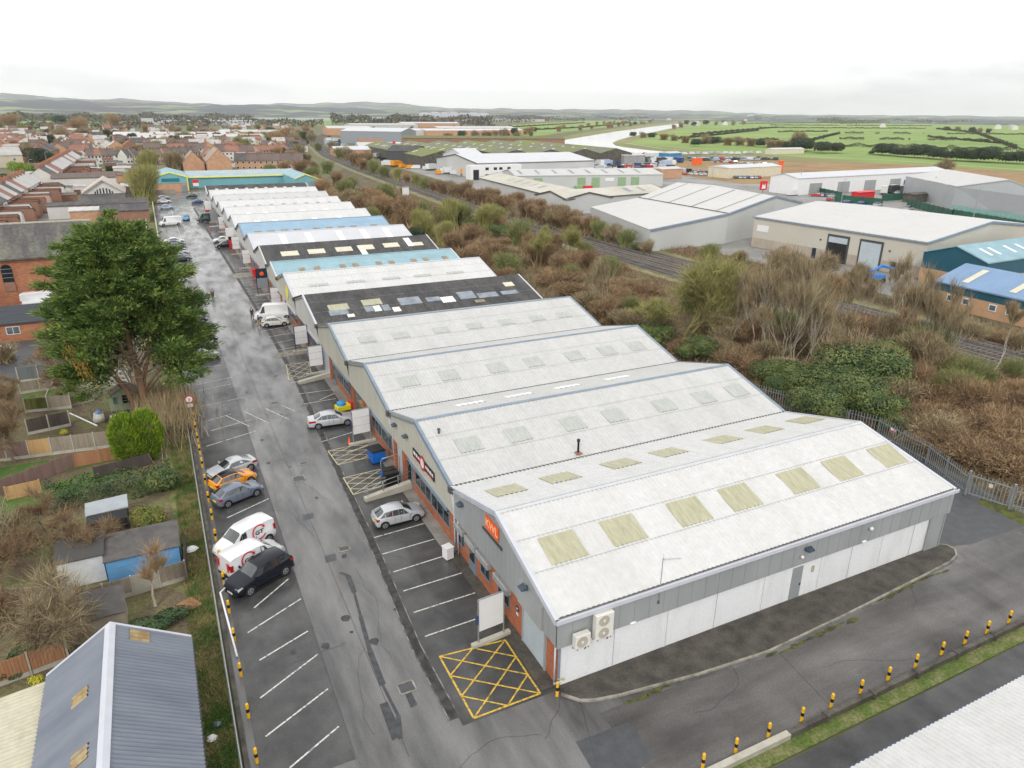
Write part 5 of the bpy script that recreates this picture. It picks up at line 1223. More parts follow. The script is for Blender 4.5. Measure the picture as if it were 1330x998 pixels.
# ---- the great cypress
CX, CY = -4.0, 79.0
t = thing('cypress_tree', 'huge dark green cypress with bare forked reddish trunks beside the left wall', 'tree', (CX, CY, 0))
rs = np.random.RandomState(11); b = MB()
stems = [([(.2,0,0),(.15,.1,3),(-.2,.2,7),(-.6,.3,12),(-.7,.2,18)], .50), ([(-.4,-.1,0),(-1.4,-.2,3.2),(-2.9,-.3,6.5),(-4.4,-.4,10),(-5,-.3,13)], .30), ([(.1,0,3.6),(1.2,-.3,6),(1.7,-.4,9),(2,-.3,13)], .22),
         ([(-.05,0,4.2),(-1.1,.4,7.5),(-1.9,.5,11)], .2), ([(.1,0,2.4),(2.2,-.6,5.0),(4.6,-.8,6.2)], .13), ([(.2,.1,2.0),(1.9,.2,3.8),(4.4,0,5.4)], .12), ([(-1.3,-.2,3.0),(-2.8,-.9,4.8),(-5.2,-1,6.2)], .12),
         ([(.1,.1,5),(1.8,.8,7.5),(3.2,1.2,10)], .14), ([(-.2,-.1,5.2),(-.9,-1.2,7.5),(-1.2,-2,10)], .12), ([(-.7,0,1.8),(-.9,-.8,4.2),(-1.5,-1.2,6.5)], .1), ([(.3,0,3),(1.0,-1.2,5.4),(1.4,-2.2,8)], .1), ([(-2,-.2,4.8),(-2.3,-1.2,7),(-3.2,-1.8,9)], .09)]
for pts, r in stems: b.tube(pts, [r*(1-.7*i/(len(pts)-1)) for i in range(len(pts))], 9, cap=False)
b.build('trunk', M_bark_red, t, smooth=True)
b = MB()
for k in range(46):
    z = rs.uniform(3.5, 8); a = rs.uniform(0, 6.28); L_ = rs.uniform(2, 5); p0 = (rs.uniform(-2, 1)*.6, rs.uniform(-.4, .3), z)
    b.tube([p0, (p0[0]+math.cos(a)*L_*.5, p0[1]+math.sin(a)*L_*.5, z+rs.uniform(.3, 1.2)), (p0[0]+math.cos(a)*L_, p0[1]+math.sin(a)*L_, z+rs.uniform(.2, 2))], [.06, .04, .02], 4, cap=False)
b.build('bare_branches', M_bark_pale, t)
clumps = []
# irregular crown: wide shoulders, three leaders, a ragged skirt that leaves the trunks open to the front
def crown_r(z):
    return np.interp(z, [4.0, 5.5, 7, 9.3, 11.5, 14.8, 17, 18.5, 19.5], [5.6, 6.4, 6.9, 7.1, 6.7, 5.8, 4.6, 2.6, .9])
for k in range(680):
    z = 4.3+15.0*rs.rand()**.95; a = rs.uniform(0, 2*math.pi); R = crown_r(z)*rs.uniform(.55, 1.02)*(1+.10*math.sin(3*a+1)+.13*math.sin(7*a+z*1.1))
    x, y = R*math.cos(a)+.1, R*math.sin(a)*.95
    if z < 10.6-abs(x-.4)*1.25+max(0, -y)*.42 and y < 1.5 and z < 12.2: continue          # the open mouth round the trunks
    if z < 6.6 and -4.4 < x < 4.2 and y < 4.5: continue
    clumps.append((x, y, z, rs.uniform(.65, 1.35)))
for (x, y, z, s) in ((.1, 0, 20.7, .5), (.0, .1, 20.0, .8), (.1, 0, 19.0, 1.2), (-2.4, .3, 19.4, .7), (-2.3, .2, 18.6, 1.0), (2.6, 0, 19.5, .6), (2.5, .2, 18.6, 1.0), (-4.9, 0, 17.8, .6), (-4.7, 0, 16.8, 1.0), (4.5, 0, 17.0, .9), (-6.6, 0, 15.6, .7), (-6.8, -1, 14.4, .9), (6.0, -.5, 14.6, .9),
                     (5.2, -3.0, 5.4, 1.2), (6.1, -3.0, 4.6, 1.0), (4.7, -3.4, 4.2, .9), (6.8, -2.4, 5.9, 1.1), (5.6, -3.5, 6.6, 1.1), (-5.0, -3.2, 5.8, 1.2), (-5.7, -3.4, 4.9, 1.0), (-6.3, -2.8, 6.4, 1.1), (-5.2, -3.6, 3.9, .7), (-4.6, -2.8, 7.0, 1.1), (7.3, -1, 8.6, .9), (-7.6, -.5, 9.6, .9), (-7.4, .5, 11.6, .9), (7.0, 0, 11.8, .9)):
    clumps.append((x, y, z, s))
cl = np.array(clumps); cl[:, 0] = cl[:, 0]*.90-.05; nl = 220
N = len(cl)*nl; ci = np.repeat(np.arange(len(cl)), nl); d = randdir(rs, N); d[:, 2] = d[:, 2]*.65+.15
axis = cl[ci, :3]*np.array([1, 1, 0]); axis = nrmz(axis+1e-3)+np.array([0, 0, .35]); axis = nrmz(axis)
P = cl[ci, :3]+(d*rs.uniform(.35, 1, (N, 1)))*cl[ci, 3:4]*np.array([1, 1, .7])+axis*(cl[ci, 3]*rs.uniform(-.5, .8, N))[:, None]
V, F = ribbons(P, axis*.9+d*.9+randdir(rs, N)*.5, rs.uniform(.2, .5, N), rs.uniform(.035, .085, N), rs, K=1, curl=.2)
o = np_mesh('crown', V, F, M_cyp, None, t)
# inner foliage so that the crown is not see-through
Pc = cl[:, :3]*np.array([.70, .70, .95]); k = 60; Nc = len(Pc)*k; ci = np.repeat(np.arange(len(Pc)), k)
V, F = leaves(Pc[ci]+rs.normal(size=(Nc, 3))*.5, randdir(rs, Nc), .26, rs); np_mesh('inner_foliage', V, F, M_cyp, None, t)
Pd = np.array([-4.3, -5.6, 8.2])+rs.normal(size=(260, 3))*np.array([.35, .3, .9]); Pd[:, 0] += (8.2-Pd[:, 2])*.35
V, F = ribbons(Pd, np.array([.1, -.1, -1.])+randdir(rs, 260)*.5, rs.uniform(.2, .45, 260), .035, rs, K=1); np_mesh('dead_foliage', V, F, M_cyp_dead, None, t)

# ---- golden round conifers
def gold():
    rs = np.random.RandomState(5); n = 9000; c = np.array([[-.75, 0, 2.3], [.95, .1, 2.35], [0, 0, 1.5]]); R = np.array([[1.35, 1.3, 2.3], [1.25, 1.3, 2.3], [1.9, 1.5, 1.6]])
    i = rs.choice(3, n, p=[.42, .40, .18]); d = randdir(rs, n); r = rs.uniform(.82, 1.05, n)*(1+.08*np.sin(9*d[:, 0])*np.sin(8*d[:, 2]+2))
    P = c[i]+d*R[i]*r[:, None]; P[:, 2] = np.maximum(P[:, 2], .05)
    return mesh_only(*ribbons(P, d*.8+np.array([0, 0, .9])+randdir(rs, n)*.35, rs.uniform(.15, .4, n), .05, rs, K=1), M_gold)
put_bush('gold', gold, (-4.55, 67.6, 0), 0, 'bright yellow green twin topped conifer in front of the green summerhouse', name='golden_conifer', cat='tree')

# ---- garden fences
def fence(p, q, H, mats, label, n=None, post=M_conc, gravel=True, group='garden fences on the left', zb=0.0):
    a = pt(*p) if len(p) == 2 else Vector(p); c = pt(*q) if len(q) == 2 else Vector(q); a.z = c.z = 0
    t = thing('garden_fence', label, 'fence', (a.x, a.y, 0), 0, group); d = c-a; n = n or max(1, round(d.length/1.83)); u = d.normalized()
    if not isinstance(mats, (list, tuple)): mats = [mats]
    for k in range(n):
        s = a+d*(k/n)+u*.06; e = a+d*((k+1)/n)-u*.06; m = mats[k % len(mats)]
        b = MB(); b.obox(s, e, .03, zb+(.28 if gravel else 0), H); L_ = (e-s).length; q_ = int(L_/.16)
        for j in range(q_): pp = s+u*(L_*(j+.5)/q_); nn = Vector((-u.y, u.x, 0))*-.02; b.obox(pp+nn-u*.055, pp+nn+u*.055, .02, zb+(.3 if gravel else .02), H-.02)
        b.build('panel', m, t, 1)
        if gravel: b = MB(); b.obox(s, e, .05, zb-.05, .27); b.build('gravel_board', post, t, 1)
    for k in range(n+1): pp = a+d*(k/n); b = MB(); b.obox(pp-u*.05, pp+u*.05, .12, -.05, H+.06); b.build('post', post, t, 1)
    return t
fence((-20, 602), (152, 580), 1.7, [M_timber_pur, M_timber_pur, M_timber_new, M_timber, M_timber, M_timber], 'long panel fence with pale posts and one honey coloured panel left of the golden conifer')
fence((152, 578), (205, 568), 1.5, [M_timber], 'short weathered fence behind the golden conifer')
fence((-20, 652), (98, 607), 1.4, [M_timber_pur], 'purple brown fence between the two strips of lawn', gravel=False, post=M_timber_pur)
fence((98, 607), (165, 594), 1.3, [M_timber_red], 'warm brown fence continuing right of the purple brown one', gravel=False, post=M_timber_red)
fence((124, 622), (196, 603), 1.1, [M_timber_dark, M_timber_dark, M_timber_red], 'dark and brown fence behind the long green hedge', gravel=False, post=M_timber_dark)
fence((10, 650), (54, 640), 1.2, [M_timber_new], 'two honey coloured panels above the hedge at the left edge', gravel=False, post=M_timber_new)
fence((37, 565), (92, 553), 1.6, [M_timber_dark], 'dark brown fence with pale posts behind the honey coloured panel')
fence((34, 536), (93, 530), 1.5, [M_olive, M_timber], 'short greenish fence under the bare garden trees')
fence((93, 528), (122, 520), 1.5, [M_timber], 'weathered fence left of the white builders bags')
fence((27, 512), (102, 500), 1.4, [M_timber], 'grey brown fence just in front of the blue grey fence')
fence((25, 497), (102, 488), 1.8, [M_timber_grey], 'blue grey slatted fence at the back of the gardens')
fence((8, 795+0), (100, 792), 1.8, [M_timber, M_conc], 'pale weathered fence behind the large bare tree', group='garden fences on the left')
fence((100, 795), (243, 752), 1.45, [M_timber, M_timber, M_conc], 'weathered fence in front of the white and blue sheds')
fence((-10, 895), (90, 858), 1.5, [M_timber_red], 'red brown fence with pale posts behind the steel roofed shed')
fence((243, 757), (243, 717), 1.5, [M_timber_dark], 'narrow leaning fence end beside the blue shed', gravel=False, post=M_timber_dark)
sheet('lawn', [tuple(pt(*p)[:2]) for p in ((-30, 640), (165, 594), (160, 583), (-30, 612))], -.015, M_lawn)
sheet('lawn', [tuple(pt(*p)[:2]) for p in ((-30, 690), (195, 602), (165, 597), (-30, 660))], -.012, M_lawn)
sheet('lawn', [tuple(pt(*p)[:2]) for p in ((30, 530), (100, 515), (96, 500), (28, 508))], -.012, M_grass)
sheet('patio', [tuple(pt(*p)[:2]) for p in ((104, 508), (170, 497), (165, 478), (102, 480))], -.012, M_kerb)
sheet('patio', [tuple(pt(*p)[:2]) for p in ((-30, 478), (65, 455), (55, 440), (-30, 452))], -.012, M_patch)

# ---- sheds
def obox_thing(name, label, cat, px, py, w, d, rz=0, **k):
    p = pt(px, py) ; return thing(name, label, cat, (p.x, p.y, 0), math.radians(rz))
# green summerhouse
t = thing('summerhouse', 'pale green summerhouse with six pane window under the cypress', 'summerhouse', (-5.85, 81.2, 0), math.radians(-3))
M_sage = mat('sage green paint', (0.28,0.34,0.22), .7, var=.08, scale=2)
b = MB(); b.prism([(-1.45, 0), (1.45, 0), (1.45, 2.0), (-1.45, 2.0)], 0, 1.7); b.add([(-1.45,0,1.7),(1.45,0,1.7),(0,0,2.5),(-1.45,2,1.7),(1.45,2,1.7),(0,2,2.5)], [(0,1,2),(5,4,3)]); b.build('wall', M_sage, t)
for s in (-1, 1):
    b = MB(); b.add([(s*1.6,-.15,1.62),(s*1.6,2.15,1.62),(0,2.15,2.56),(0,-.15,2.56),(s*1.6,-.15,1.55),(s*1.6,2.15,1.55),(0,2.15,2.49),(0,-.15,2.49)], [(0,1,2,3),(7,6,5,4),(0,3,7,4),(0,4,5,1),(1,5,6,2)]); b.build('roof', mat('mossy felt', (0.14,0.12,0.09), .9, var=.2, scale=2), t)
for (x0, x1) in ((-.15, .35), (.42, .95)):
    for (z0_, z1_) in ((.75, 1.02), (1.07, 1.34), (1.39, 1.66)): b = MB(); b.box(x0, x1, -.03, 0, z0_, z1_); b.build('pane', M_glass, t)
b = MB(); b.box(-1.1, -.6, -.03, 0, .05, 1.65); dd = b.build('door', mat('grey green door', (0.22,0.27,0.20), .6), t); b = MB(); b.box(-1.03, -.67, -.05, -.03, .8, 1.55); b.build('pane', M_glass2, dd)
for i, (px, py) in enumerate(((130, 548), (152, 551))):
    p = pt(px, py); t = thing('builders_bag', ['grey white bulk bag with blue sack on top, left of the pair', 'white bulk bag in front of the summerhouse door'][i], 'bulk bag', (p.x, p.y, 0), .2*i)
    b = MB(); b.add([(-.45,-.45,0),(.45,-.45,0),(.45,.45,0),(-.45,.45,0),(-.55,-.52,.5),(.53,-.5,.5),(.52,.55,.5),(-.5,.5,.5),(-.42,-.45,.95),(.46,-.42,.9),(.42,.46,.98),(-.46,.42,.92)],
        [(3,2,1,0),(0,1,5,4),(1,2,6,5),(2,3,7,6),(3,0,4,7),(4,5,9,8),(5,6,10,9),(6,7,11,10),(7,4,8,11),(8,9,10,11)]); b.build('bag', mat('grubby white sack', (0.50,0.49,0.45), .8, var=.2, scale=3), t, smooth=True)
    if i == 0: b = MB(); b.lathe([(.3, .9), (.34, 1.1), (.1, 1.3)], 8); b.build('blue_sack', mat('blue sack', (0.15,0.25,0.45), .7, var=.2, scale=4), t)
p0, p1 = pt(91, 537, .8), pt(126, 553, .8); b = MB(); b.tube([p0, p1], .07, 6); o = b.build('white_pole', M_wht); tag(o, 'long white pole lying across the back garden left of the bags', 'pole')
# black garden structure
t = thing('covered_play_frame', 'black box shaped structure with pale tarpaulin roof between the hedge and the olive bush', 'garden shed', (-6.6, 55.5, 0), math.radians(2))
b = MB(); b.box(-1.35, 1.35, -1.3, 1.6, 0, 1.5); b.build('body', M_black, t, bevel=.03)
b = MB(); b.add([(-1.45,.1,1.52),(1.45,.1,1.62),(1.45,1.7,1.9),(-1.45,1.7,1.8),(-1.45,.1,1.42),(1.45,.1,1.5)], [(0,1,2,3),(4,5,1,0)]); b.build('tarpaulin', mat('silver tarpaulin', (0.33,0.36,0.38), .5, var=.1), t)
b = MB(); b.box(-1.4, 1.4, -1.36, -1.3, .9, 1.0); b.box(-1.4, -1.3, -1.36, -1.3, 1.0, 1.5); b.box(1.3, 1.4, -1.36, -1.3, 1.0, 1.5); b.build('frame', M_dgrey, t)
# mono-pitch sheds
def shed(x0, x1, y0_, y1_, hf, hb, wallm, roofm, label, over=.12, rz=0):
    t = thing('garden_shed', label, 'shed', (x0, y0_, 0), math.radians(rz), 'garden sheds on the left'); W = x1-x0; D_ = y1_-y0_
    b = MB(); b.add([(0,0,0),(W,0,0),(W,D_,0),(0,D_,0),(0,0,hf),(W,0,hf),(W,D_,hb),(0,D_,hb)], [(0,1,5,4),(1,2,6,5),(2,3,7,6),(3,0,4,7),(4,5,6,7)]); b.build('wall', wallm, t)
    e = (hb-hf)/D_*over
    b = MB(); b.add([(-over,-over,hf-e+.03),(W+over,-over,hf-e+.03),(W+over,D_+over,hb+e+.03),(-over,D_+over,hb+e+.03),(-over,-over,hf-e+.1),(W+over,-over,hf-e+.1),(W+over,D_+over,hb+e+.1),(-over,D_+over,hb+e+.1)], [(3,2,1,0),(4,5,6,7),(0,1,5,4),(1,2,6,5),(2,3,7,6),(3,0,4,7)]); b.build('roof', roofm, t)
    return t
M_felt = mat('grey roofing felt', (0.075,0.070,0.070), .9, col2=(0.12,0.11,0.105), scale=1.3, fac=(.35,.65)); M_feltm = mat('mossy roofing felt', (0.065,0.062,0.06), .9, col2=(0.12,0.085,0.035), scale=1.1, fac=(.52,.66))
shed(-6.45, -1.95, 48.0, 51.0, 1.7, 2.0, mat('sky blue boards', (0.13,0.34,0.62), .7, var=.12, scale=2, stretch=(.5,.5,6)), M_felt, 'grey felt roofed shed with sky blue boarded front', rz=0)
shed(-9.3, -6.6, 48.6, 51.2, 2.0, 2.3, mat('white boards', (0.60,0.62,0.63), .7, var=.08, scale=2), M_feltm, 'white boarded shed with mossy dark felt roof left of the blue shed')
shed(-8.2, -5.3, 39.6+2.6, 44.2, 1.5, 2.0, mat('pale shed boards', (0.35,0.30,0.24), .8, var=.1), M_felt, 'dark felt roofed shed peeping out behind the steel roofed shed')
# big steel roofed shed at bottom left
t = thing('steel_roofed_shed', 'large shed with blue grey corrugated roof at the bottom left', 'shed', (-8.3, 24, 0))
M_steelroof = mat('blue grey corrugated sheet', (0.125,0.145,0.185), .45, col2=(0.19,0.21,0.25), scale=.4, fac=(.3,.7), stretch=(.3,2,1))
b = MB(); b.box(-8.3, -1.85, 22, 35.9, 0, 2.75); b.add([(-8.3,35.9,2.75),(-1.85,35.9,2.75),(-5.25,35.9,4.75)], [(0,1,2)]); b.build('wall', mat('dark shed wall', (0.05,0.06,0.06), .8), t, 1)
def corr_y(mb, xa, za, xb, zb, y0_, y1_, pitch, dep, m=0):
    corr(mb, (xa, y0_, za), (xa, y1_, za), (xb, y0_, zb), (xb, y1_, zb), pitch, dep, m, 'sin')
b = MB(); corr_y(b, -1.65, 2.82, -5.25, 5.0, 22, 36.2, .25, .085); corr_y(b, -8.5, 2.82, -5.25, 5.0, 22, 36.2, .25, .085); R = b.build('roof', M_steelroof, t, 1)
b = MB(); b.add([(-5.5,22,4.96),(-5.0,22,4.96),(-5.25,22,5.12),(-5.5,36.25,4.96),(-5.0,36.25,4.96),(-5.25,36.25,5.12)], [(0,2,5,3),(2,1,4,5),(3,5,4)]); b.build('ridge_cap', M_trimw, t, 1)
for xa in (-1.65, -8.5):
    b = MB(); b.add([(xa,36.15,2.72),(-5.25,36.15,4.92),(-5.25,36.30,4.92),(xa,36.30,2.72),(xa,36.15,2.92),(-5.25,36.15,5.10),(-5.25,36.30,5.10),(xa,36.30,2.92)], [(0,1,5,4),(3,7,6,2),(4,5,6,7),(0,4,7,3)]); b.build('barge_board', M_trim if 0 else M_trimw, t, 1)
b = MB(); b.box(-1.7, -1.58, 22, 36.3, 2.66, 2.78); b.build('gutter', M_dgrey, t, 1)
def panel_on(x0, x1, y0_, y1_, zf, m, name='rooflight'):
    b = MB(); corr(b, (x0, y0_, zf(x0)+.07), (x0, y1_, zf(x0)+.07), (x1, y0_, zf(x1)+.07), (x1, y1_, zf(x1)+.07), .25, .06, 0, 'sin'); b.build(name, m, R, 1)
zr_ = lambda x: 2.82+(abs(-1.65-x))/3.6*2.18; zl_ = lambda x: 2.82+(x+8.5)/3.25*2.18
M_rust_l = mat('rusty yellow rooflight', (0.25,0.16,0.06), .6, col2=(0.36,0.28,0.14), scale=2, fac=(.4,.6))
p = pt(183, 834, 3.9); panel_on(p.x+.42, p.x-.42, p.y-.45, p.y+.45, zr_, M_rust_l)
for (px, py) in ((104, 912), (104, 993)): p = pt(px, py, 3.9); panel_on(p.x-.3, p.x+.42, p.y-.5, p.y+.4, zl_, M_rust_l)
t = thing('lean_to_roof', 'cream corrugated lean-to roof beside the blue grey shed', 'lean-to', (-12, 28, 0))
b = MB(); corr(b, (-12.5, 23, 2.4), (-12.5, 35.8, 2.4), (-8.5, 23, 2.6), (-8.5, 36.2, 2.6), .26, .05, 0, 'sin'); b.build('roof', mat('cream mossy corrugated sheet', (0.50,0.47,0.36), .8, col2=(0.36,0.35,0.22), scale=.8, fac=(.55,.75), fine=.1, bscale=3), t, 1)
b = MB(); b.box(-12.3, -8.6, 23, 35.5, 0, 2.3); b.build('wall', M_conc, t, 1)
# pallet
p = pt(241, 790); t = thing('pallet', 'orange brown wooden pallet lying on the grass behind the left wall', 'pallet', (p.x, p.y, 0), math.radians(28))
for k in range(3): b = MB(); b.box(-.75+k*.70, -.65+k*.70, -.6, .6, 0, .1); b.build('bearer', M_timber_red, t)
for k in range(9): b = MB(); b.box(-.8, .8, -.6+k*.14, -.51+k*.14, .1, .13); b.build('slat', M_timber_red, t)
for (px, py, w, m, lb) in ((248, 716, .45, M_wht, 'white polythene litter bag beside the blue shed fence'), (283, 942, .25, M_glass2, 'pale crumpled plastic bottle on the grass by the left wall'), (275, 960, .25, M_wht, 'crumpled white plastic litter on the grass near the bottom edge')):
    p = pt(px, py); b = MB(); rr = random.Random(px); b.lathe([(w*.6, 0), (w, w*.3), (w*.7, w*.6), (w*.1, w*.7)], 7); b.v = [(x*(1+rr.uniform(-.3, .3)), y*(1+rr.uniform(-.3, .3)), z) for x, y, z in b.v]
    o = b.build('litter', m); o.location = p; tag(o, lb, 'litter')

# ---- hedges and shrubs of the gardens
def hedge_mesh(pts, w, h, m, seed, dens=160, leaf=.13):
    rs = np.random.RandomState(seed); P = []; Nn = []
    for a, c in zip(pts[:-1], pts[1:]):
        a = np.array(a[:2]); c = np.array(c[:2]); L_ = np.linalg.norm(c-a); n = int(L_*dens*(h+w)*.5); u = (c-a)/L_; v = np.array([-u[1], u[0]])
        s = rs.rand(n); th = rs.uniform(-.1*math.pi, 1.1*math.pi, n)
        hh = h*(1+.12*np.sin(s*L_*1.3+seed)+.07*np.sin(s*L_*3.1)); ww = w/2*(1+.15*np.sin(s*L_*1.7+1))
        cx = np.cos(th); sx = np.sin(th); r = rs.uniform(.8, 1.08, n)
        q = a+np.outer(s*L_, u)+np.outer(np.sign(cx)*np.abs(cx)**.55*ww*r, v); z = np.maximum(.02, (np.sign(sx)*np.abs(sx)**.6)*hh*r)
        z = np.where(rs.rand(n) < .4, rs.rand(n)*hh, z)
        P.append(np.column_stack([q, z])); Nn.append(np.column_stack([np.outer(cx, v), sx]))
    return mesh_only(*leaves(np.concatenate(P), np.concatenate(Nn), leaf, rs), m)
def hedge(pts, w, h, m, label, seed=1, dens=160, leaf=.13, name='hedge', group=None, core=True):
    me = hedge_mesh(pts, w, h, m, seed, dens, leaf); o = link_mesh(name, me); tag(o, label, 'hedge', group)
    return o
hedge([pt(60, 660), pt(110, 650), pt(170, 640), pt(226, 628)], 2.4, 1.9, M_laurel, 'long clipped dark green hedge behind the black play structure', 3, 260)
put_bush('gold2', lambda: leafy_mesh(8, M_ivy, 2.3, 1.7, 5200, .13), pt(212, 640), 0, 'rounded dark bush at the right end of the long garden hedge', sc=1.0)
put_bush('oliv', lambda: leafy_mesh(9, mat('yellow olive leaves', (0.075,0.11,0.012), .7, col2=(0.20,0.18,0.03), scale=1.0, fac=(.4,.65), island=.35), 2.2, 1.6, 5000, .12), pt(202, 688), .5, 'yellowish olive bush right of the black play structure')
put_bush('yel', lambda: leafy_mesh(10, mat('yellow flowers', (0.55,0.50,0.03), .7, var=.1, island=.3), .7, .5, 500, .08), pt(84, 566), .5, 'small bright yellow bush beside the pale gravel board')
put_bush('yel', None, pt(48, 890), 1.5, 'small bright yellow shrub by the red brown fence', sc=.9)
put_bush('lb1', lambda: leafy_mesh(12, M_laurel, 1.2, 1.3, 2600, .12), pt(210, 815), 0, 'low dark green bush behind the steel shed gable', sc=(1.5, .8, .8))
put_bush('lb1', None, pt(30, 862), 1, 'low dark green bush under the big bare tree', sc=(1.6, .8, .8))
put_bush('lb1', None, pt(228, 562), 1, 'dark green bush at the foot of the left wall near the speed sign', sc=(1.2, .8, .9))
put_bush('lb1', None, pt(15, 700), 2, 'dark green bush at the left edge in front of the pale fence', sc=(.9, .8, 1.2))
put_bush('lime', lambda: leafy_mesh(13, mat('lime leaves', (0.14,0.22,0.015), .7, var=.2, island=.3), 1.4, 1.3, 2200, .12), pt(222, 478), 0, 'lime green shrub under the right side of the cypress', sc=1.1)
# tall dry stems under the cypress
def reeds():
    rs = np.random.RandomState(3); n = 4200; P = np.column_stack([rs.normal(size=n)*1.3, rs.normal(size=n)*3.2, np.zeros(n)]); D = randdir(rs, n)*.35+np.array([0, 0, 1])
    return mesh_only(*ribbons(P, D, rs.uniform(.8, 3.0, n), .028, rs, K=3, curl=.2), M_straw)
o = link_mesh('dry_thicket', reeds()); o.location = (-1.9, 77, 0); tag(o, 'tall straw coloured thicket of dry stems between the cypress and the left wall', 'thicket')
# bare garden trees
put_tree('bt1', lambda: tree_meshes(21, 6.5, M_bark, M_twig_gr, spread=1.0, up=.10, depth=5, r0=.26, twigs=6500, twl=1.1, tww=.010, first=.20, kids=(3, 5), ratio=.72), pt(60, 845), .3, 'large dark many branched bare tree left of the steel roofed shed')
put_tree('bt2', lambda: tree_meshes(22, 4.5, M_bark_pale, M_twig_or, spread=.4, up=.3, depth=4, r0=.12, twigs=1500, twl=.9, tww=.009, first=.35), pt(202, 788), 0, 'slender reddish sapling in front of the sky blue shed')
put_tree('bt3', lambda: tree_meshes(23, 7.0, M_bark, M_twig_br, spread=.95, up=.15, depth=5, r0=.15, twigs=6000, twl=1.0, tww=.010, first=.24, ratio=.7), pt(20, 600), 0, 'brown bare tree in front of the honey coloured fence panel')
put_tree('bt4', lambda: tree_meshes(24, 6.0, M_bark_pale, M_twig_br, spread=.85, up=.2, depth=5, r0=.13, twigs=5000, twl=.9, tww=.010, first=.24, ratio=.7), pt(60, 520), 1, 'bare tree over the grey brown fence near the blue grey slats')
put_tree('bt5', lambda: tree_meshes(25, 6.0, M_bark_pale, M_twig_gr, spread=.7, up=.1, depth=3, r0=.10, twigs=500, twl=.8, stems=3), pt(18, 720), .5, 'pale thin multi stemmed tree at the left edge beside the black play structure')
put_tree('bt3', None, pt(110, 725), 2, 'tangled bare tree in front of the black play structure', sc=.75)
put_tree('bt4', None, pt(-25, 570), 2, 'bare brown tree cut by the left edge above the lawns', sc=1.0)
put_tree('bt3', None, pt(-10, 760), 2.4, 'bare brown tree cut by the left edge beside the white shed', sc=.9)
for i, (px, py, s) in enumerate(((20, 530, 1.1), (75, 525, .8), (8, 470, 1.0), (60, 470, .8), (150, 470, .7), (120, 545, .6), (60, 690, 1.0), (25, 715, 1.1), (90, 700, .8), (-5, 815, 1.0), (205, 470, .9))):
    lb = ['russet bramble bush at the left edge under the bare tree', 'russet bramble bush below the grey brown fence', 'russet bush beside the pale yard at the far left', 'russet bush in front of the low brick garage', 'russet bush behind the cypress trunk', 'russet bush beside the white pole', 'leafless brown bush left of the clipped hedge end', 'leafless brown bush below the pale multi stemmed tree', 'leafless brown bush touching the black play structure', 'leafless brown bush at the left edge by the pale fence', 'leafless brown bush right of the cypress trunk'][i]
    if i in (0, 1, 3, 5, 6, 8): put_tree(['bt3', 'bt4', 'bt5'][i % 3], None, pt(px, py), i, lb.replace('bush', 'sapling'), sc=s*.55); continue
    put_bush(('tb', i % 3), lambda: twig_bush_mesh(30+i, [M_twig_br, M_twig_gr, M_twig_gr][i % 3], 2.6, 2.2, 1500, .03), pt(px, py), i, lb, 'leafless bushes in the back gardens', s)
# verge grass blades (uncountable)
rs = np.random.RandomState(77); n = 26000; P = np.column_stack([rs.uniform(-1.9, -.3, n), rs.uniform(25, 72, n), np.full(n, -.02)])
V, F = ribbons(P, randdir(rs, n)*.7+np.array([0, 0, 1]), rs.uniform(.08, .35, n), .018, rs, K=1, curl=.4);
np_mesh('verge_weeds', V, F, [mat('weed green', (0.08,0.15,0.025), .9, col2=(0.30,0.25,0.11), scale=.6, fac=(.4,.6), island=.4)], kind='stuff')

# ================================================================ hedges of distance: soil, tracks, estate ground
sheet('scrub_ground', [(50.2, 58), (57, 52), (63, 43), (61.2, 33), (60.3, 27), (76, 20), (140, 20), (118, 60), (113, 90), (114, 130), (118, 260), (130, 420), (100, 420), (62, 318), (62, 298), (50.2, 298)], -.04, M_scrubg)
RC = [(101.5, 20), (99.5, 50), (98.5, 80), (97.5, 110), (96.5, 140), (96.8, 175), (99, 220), (103.5, 300), (109, 400), (121, 540), (150, 730), (186, 900), (240, 1100)]
def offs(line_, d):
    out = []
    for i, p in enumerate(line_):
        a = Vector(line_[max(i-1, 0)]); c = Vector(line_[min(i+1, len(line_)-1)]); u = (c-a).normalized(); out.append((p[0]-u.y*d*-1*-1, p[1]+u.x*d))
    return out
def fine(line_, step=8):
    o = []
    for a, c in zip(line_[:-1], line_[1:]):
        n = max(1, int((Vector(c)-Vector(a)).length/step)); o += [tuple(Vector(a).lerp(Vector(c), k/n)) for k in range(n)]
    return o+[line_[-1]]
def strip(name, line_, d0, d1, z, m, **k):
    A = offs(line_, d0); B = offs(line_, d1); b = MB(); n = len(A)
    b.add([(p[0], p[1], z) for p in A]+[(p[0], p[1], z) for p in B], [(i, n+i, n+i+1, i+1) for i in range(n-1)]); return b.build(name, m, **k)
strip('rail_verge', RC, -10.5, 10.0, -.02, mat('pale olive verge', (0.14,0.145,0.06), .95, col2=(0.27,0.23,0.13), scale=.3, fac=(.4,.65), fine=.3, bscale=3), kind='structure')
strip('rail_ballast', RC, -6.8, 6.8, .10, M_ballast, kind='structure')
RF = fine(RC, 10)
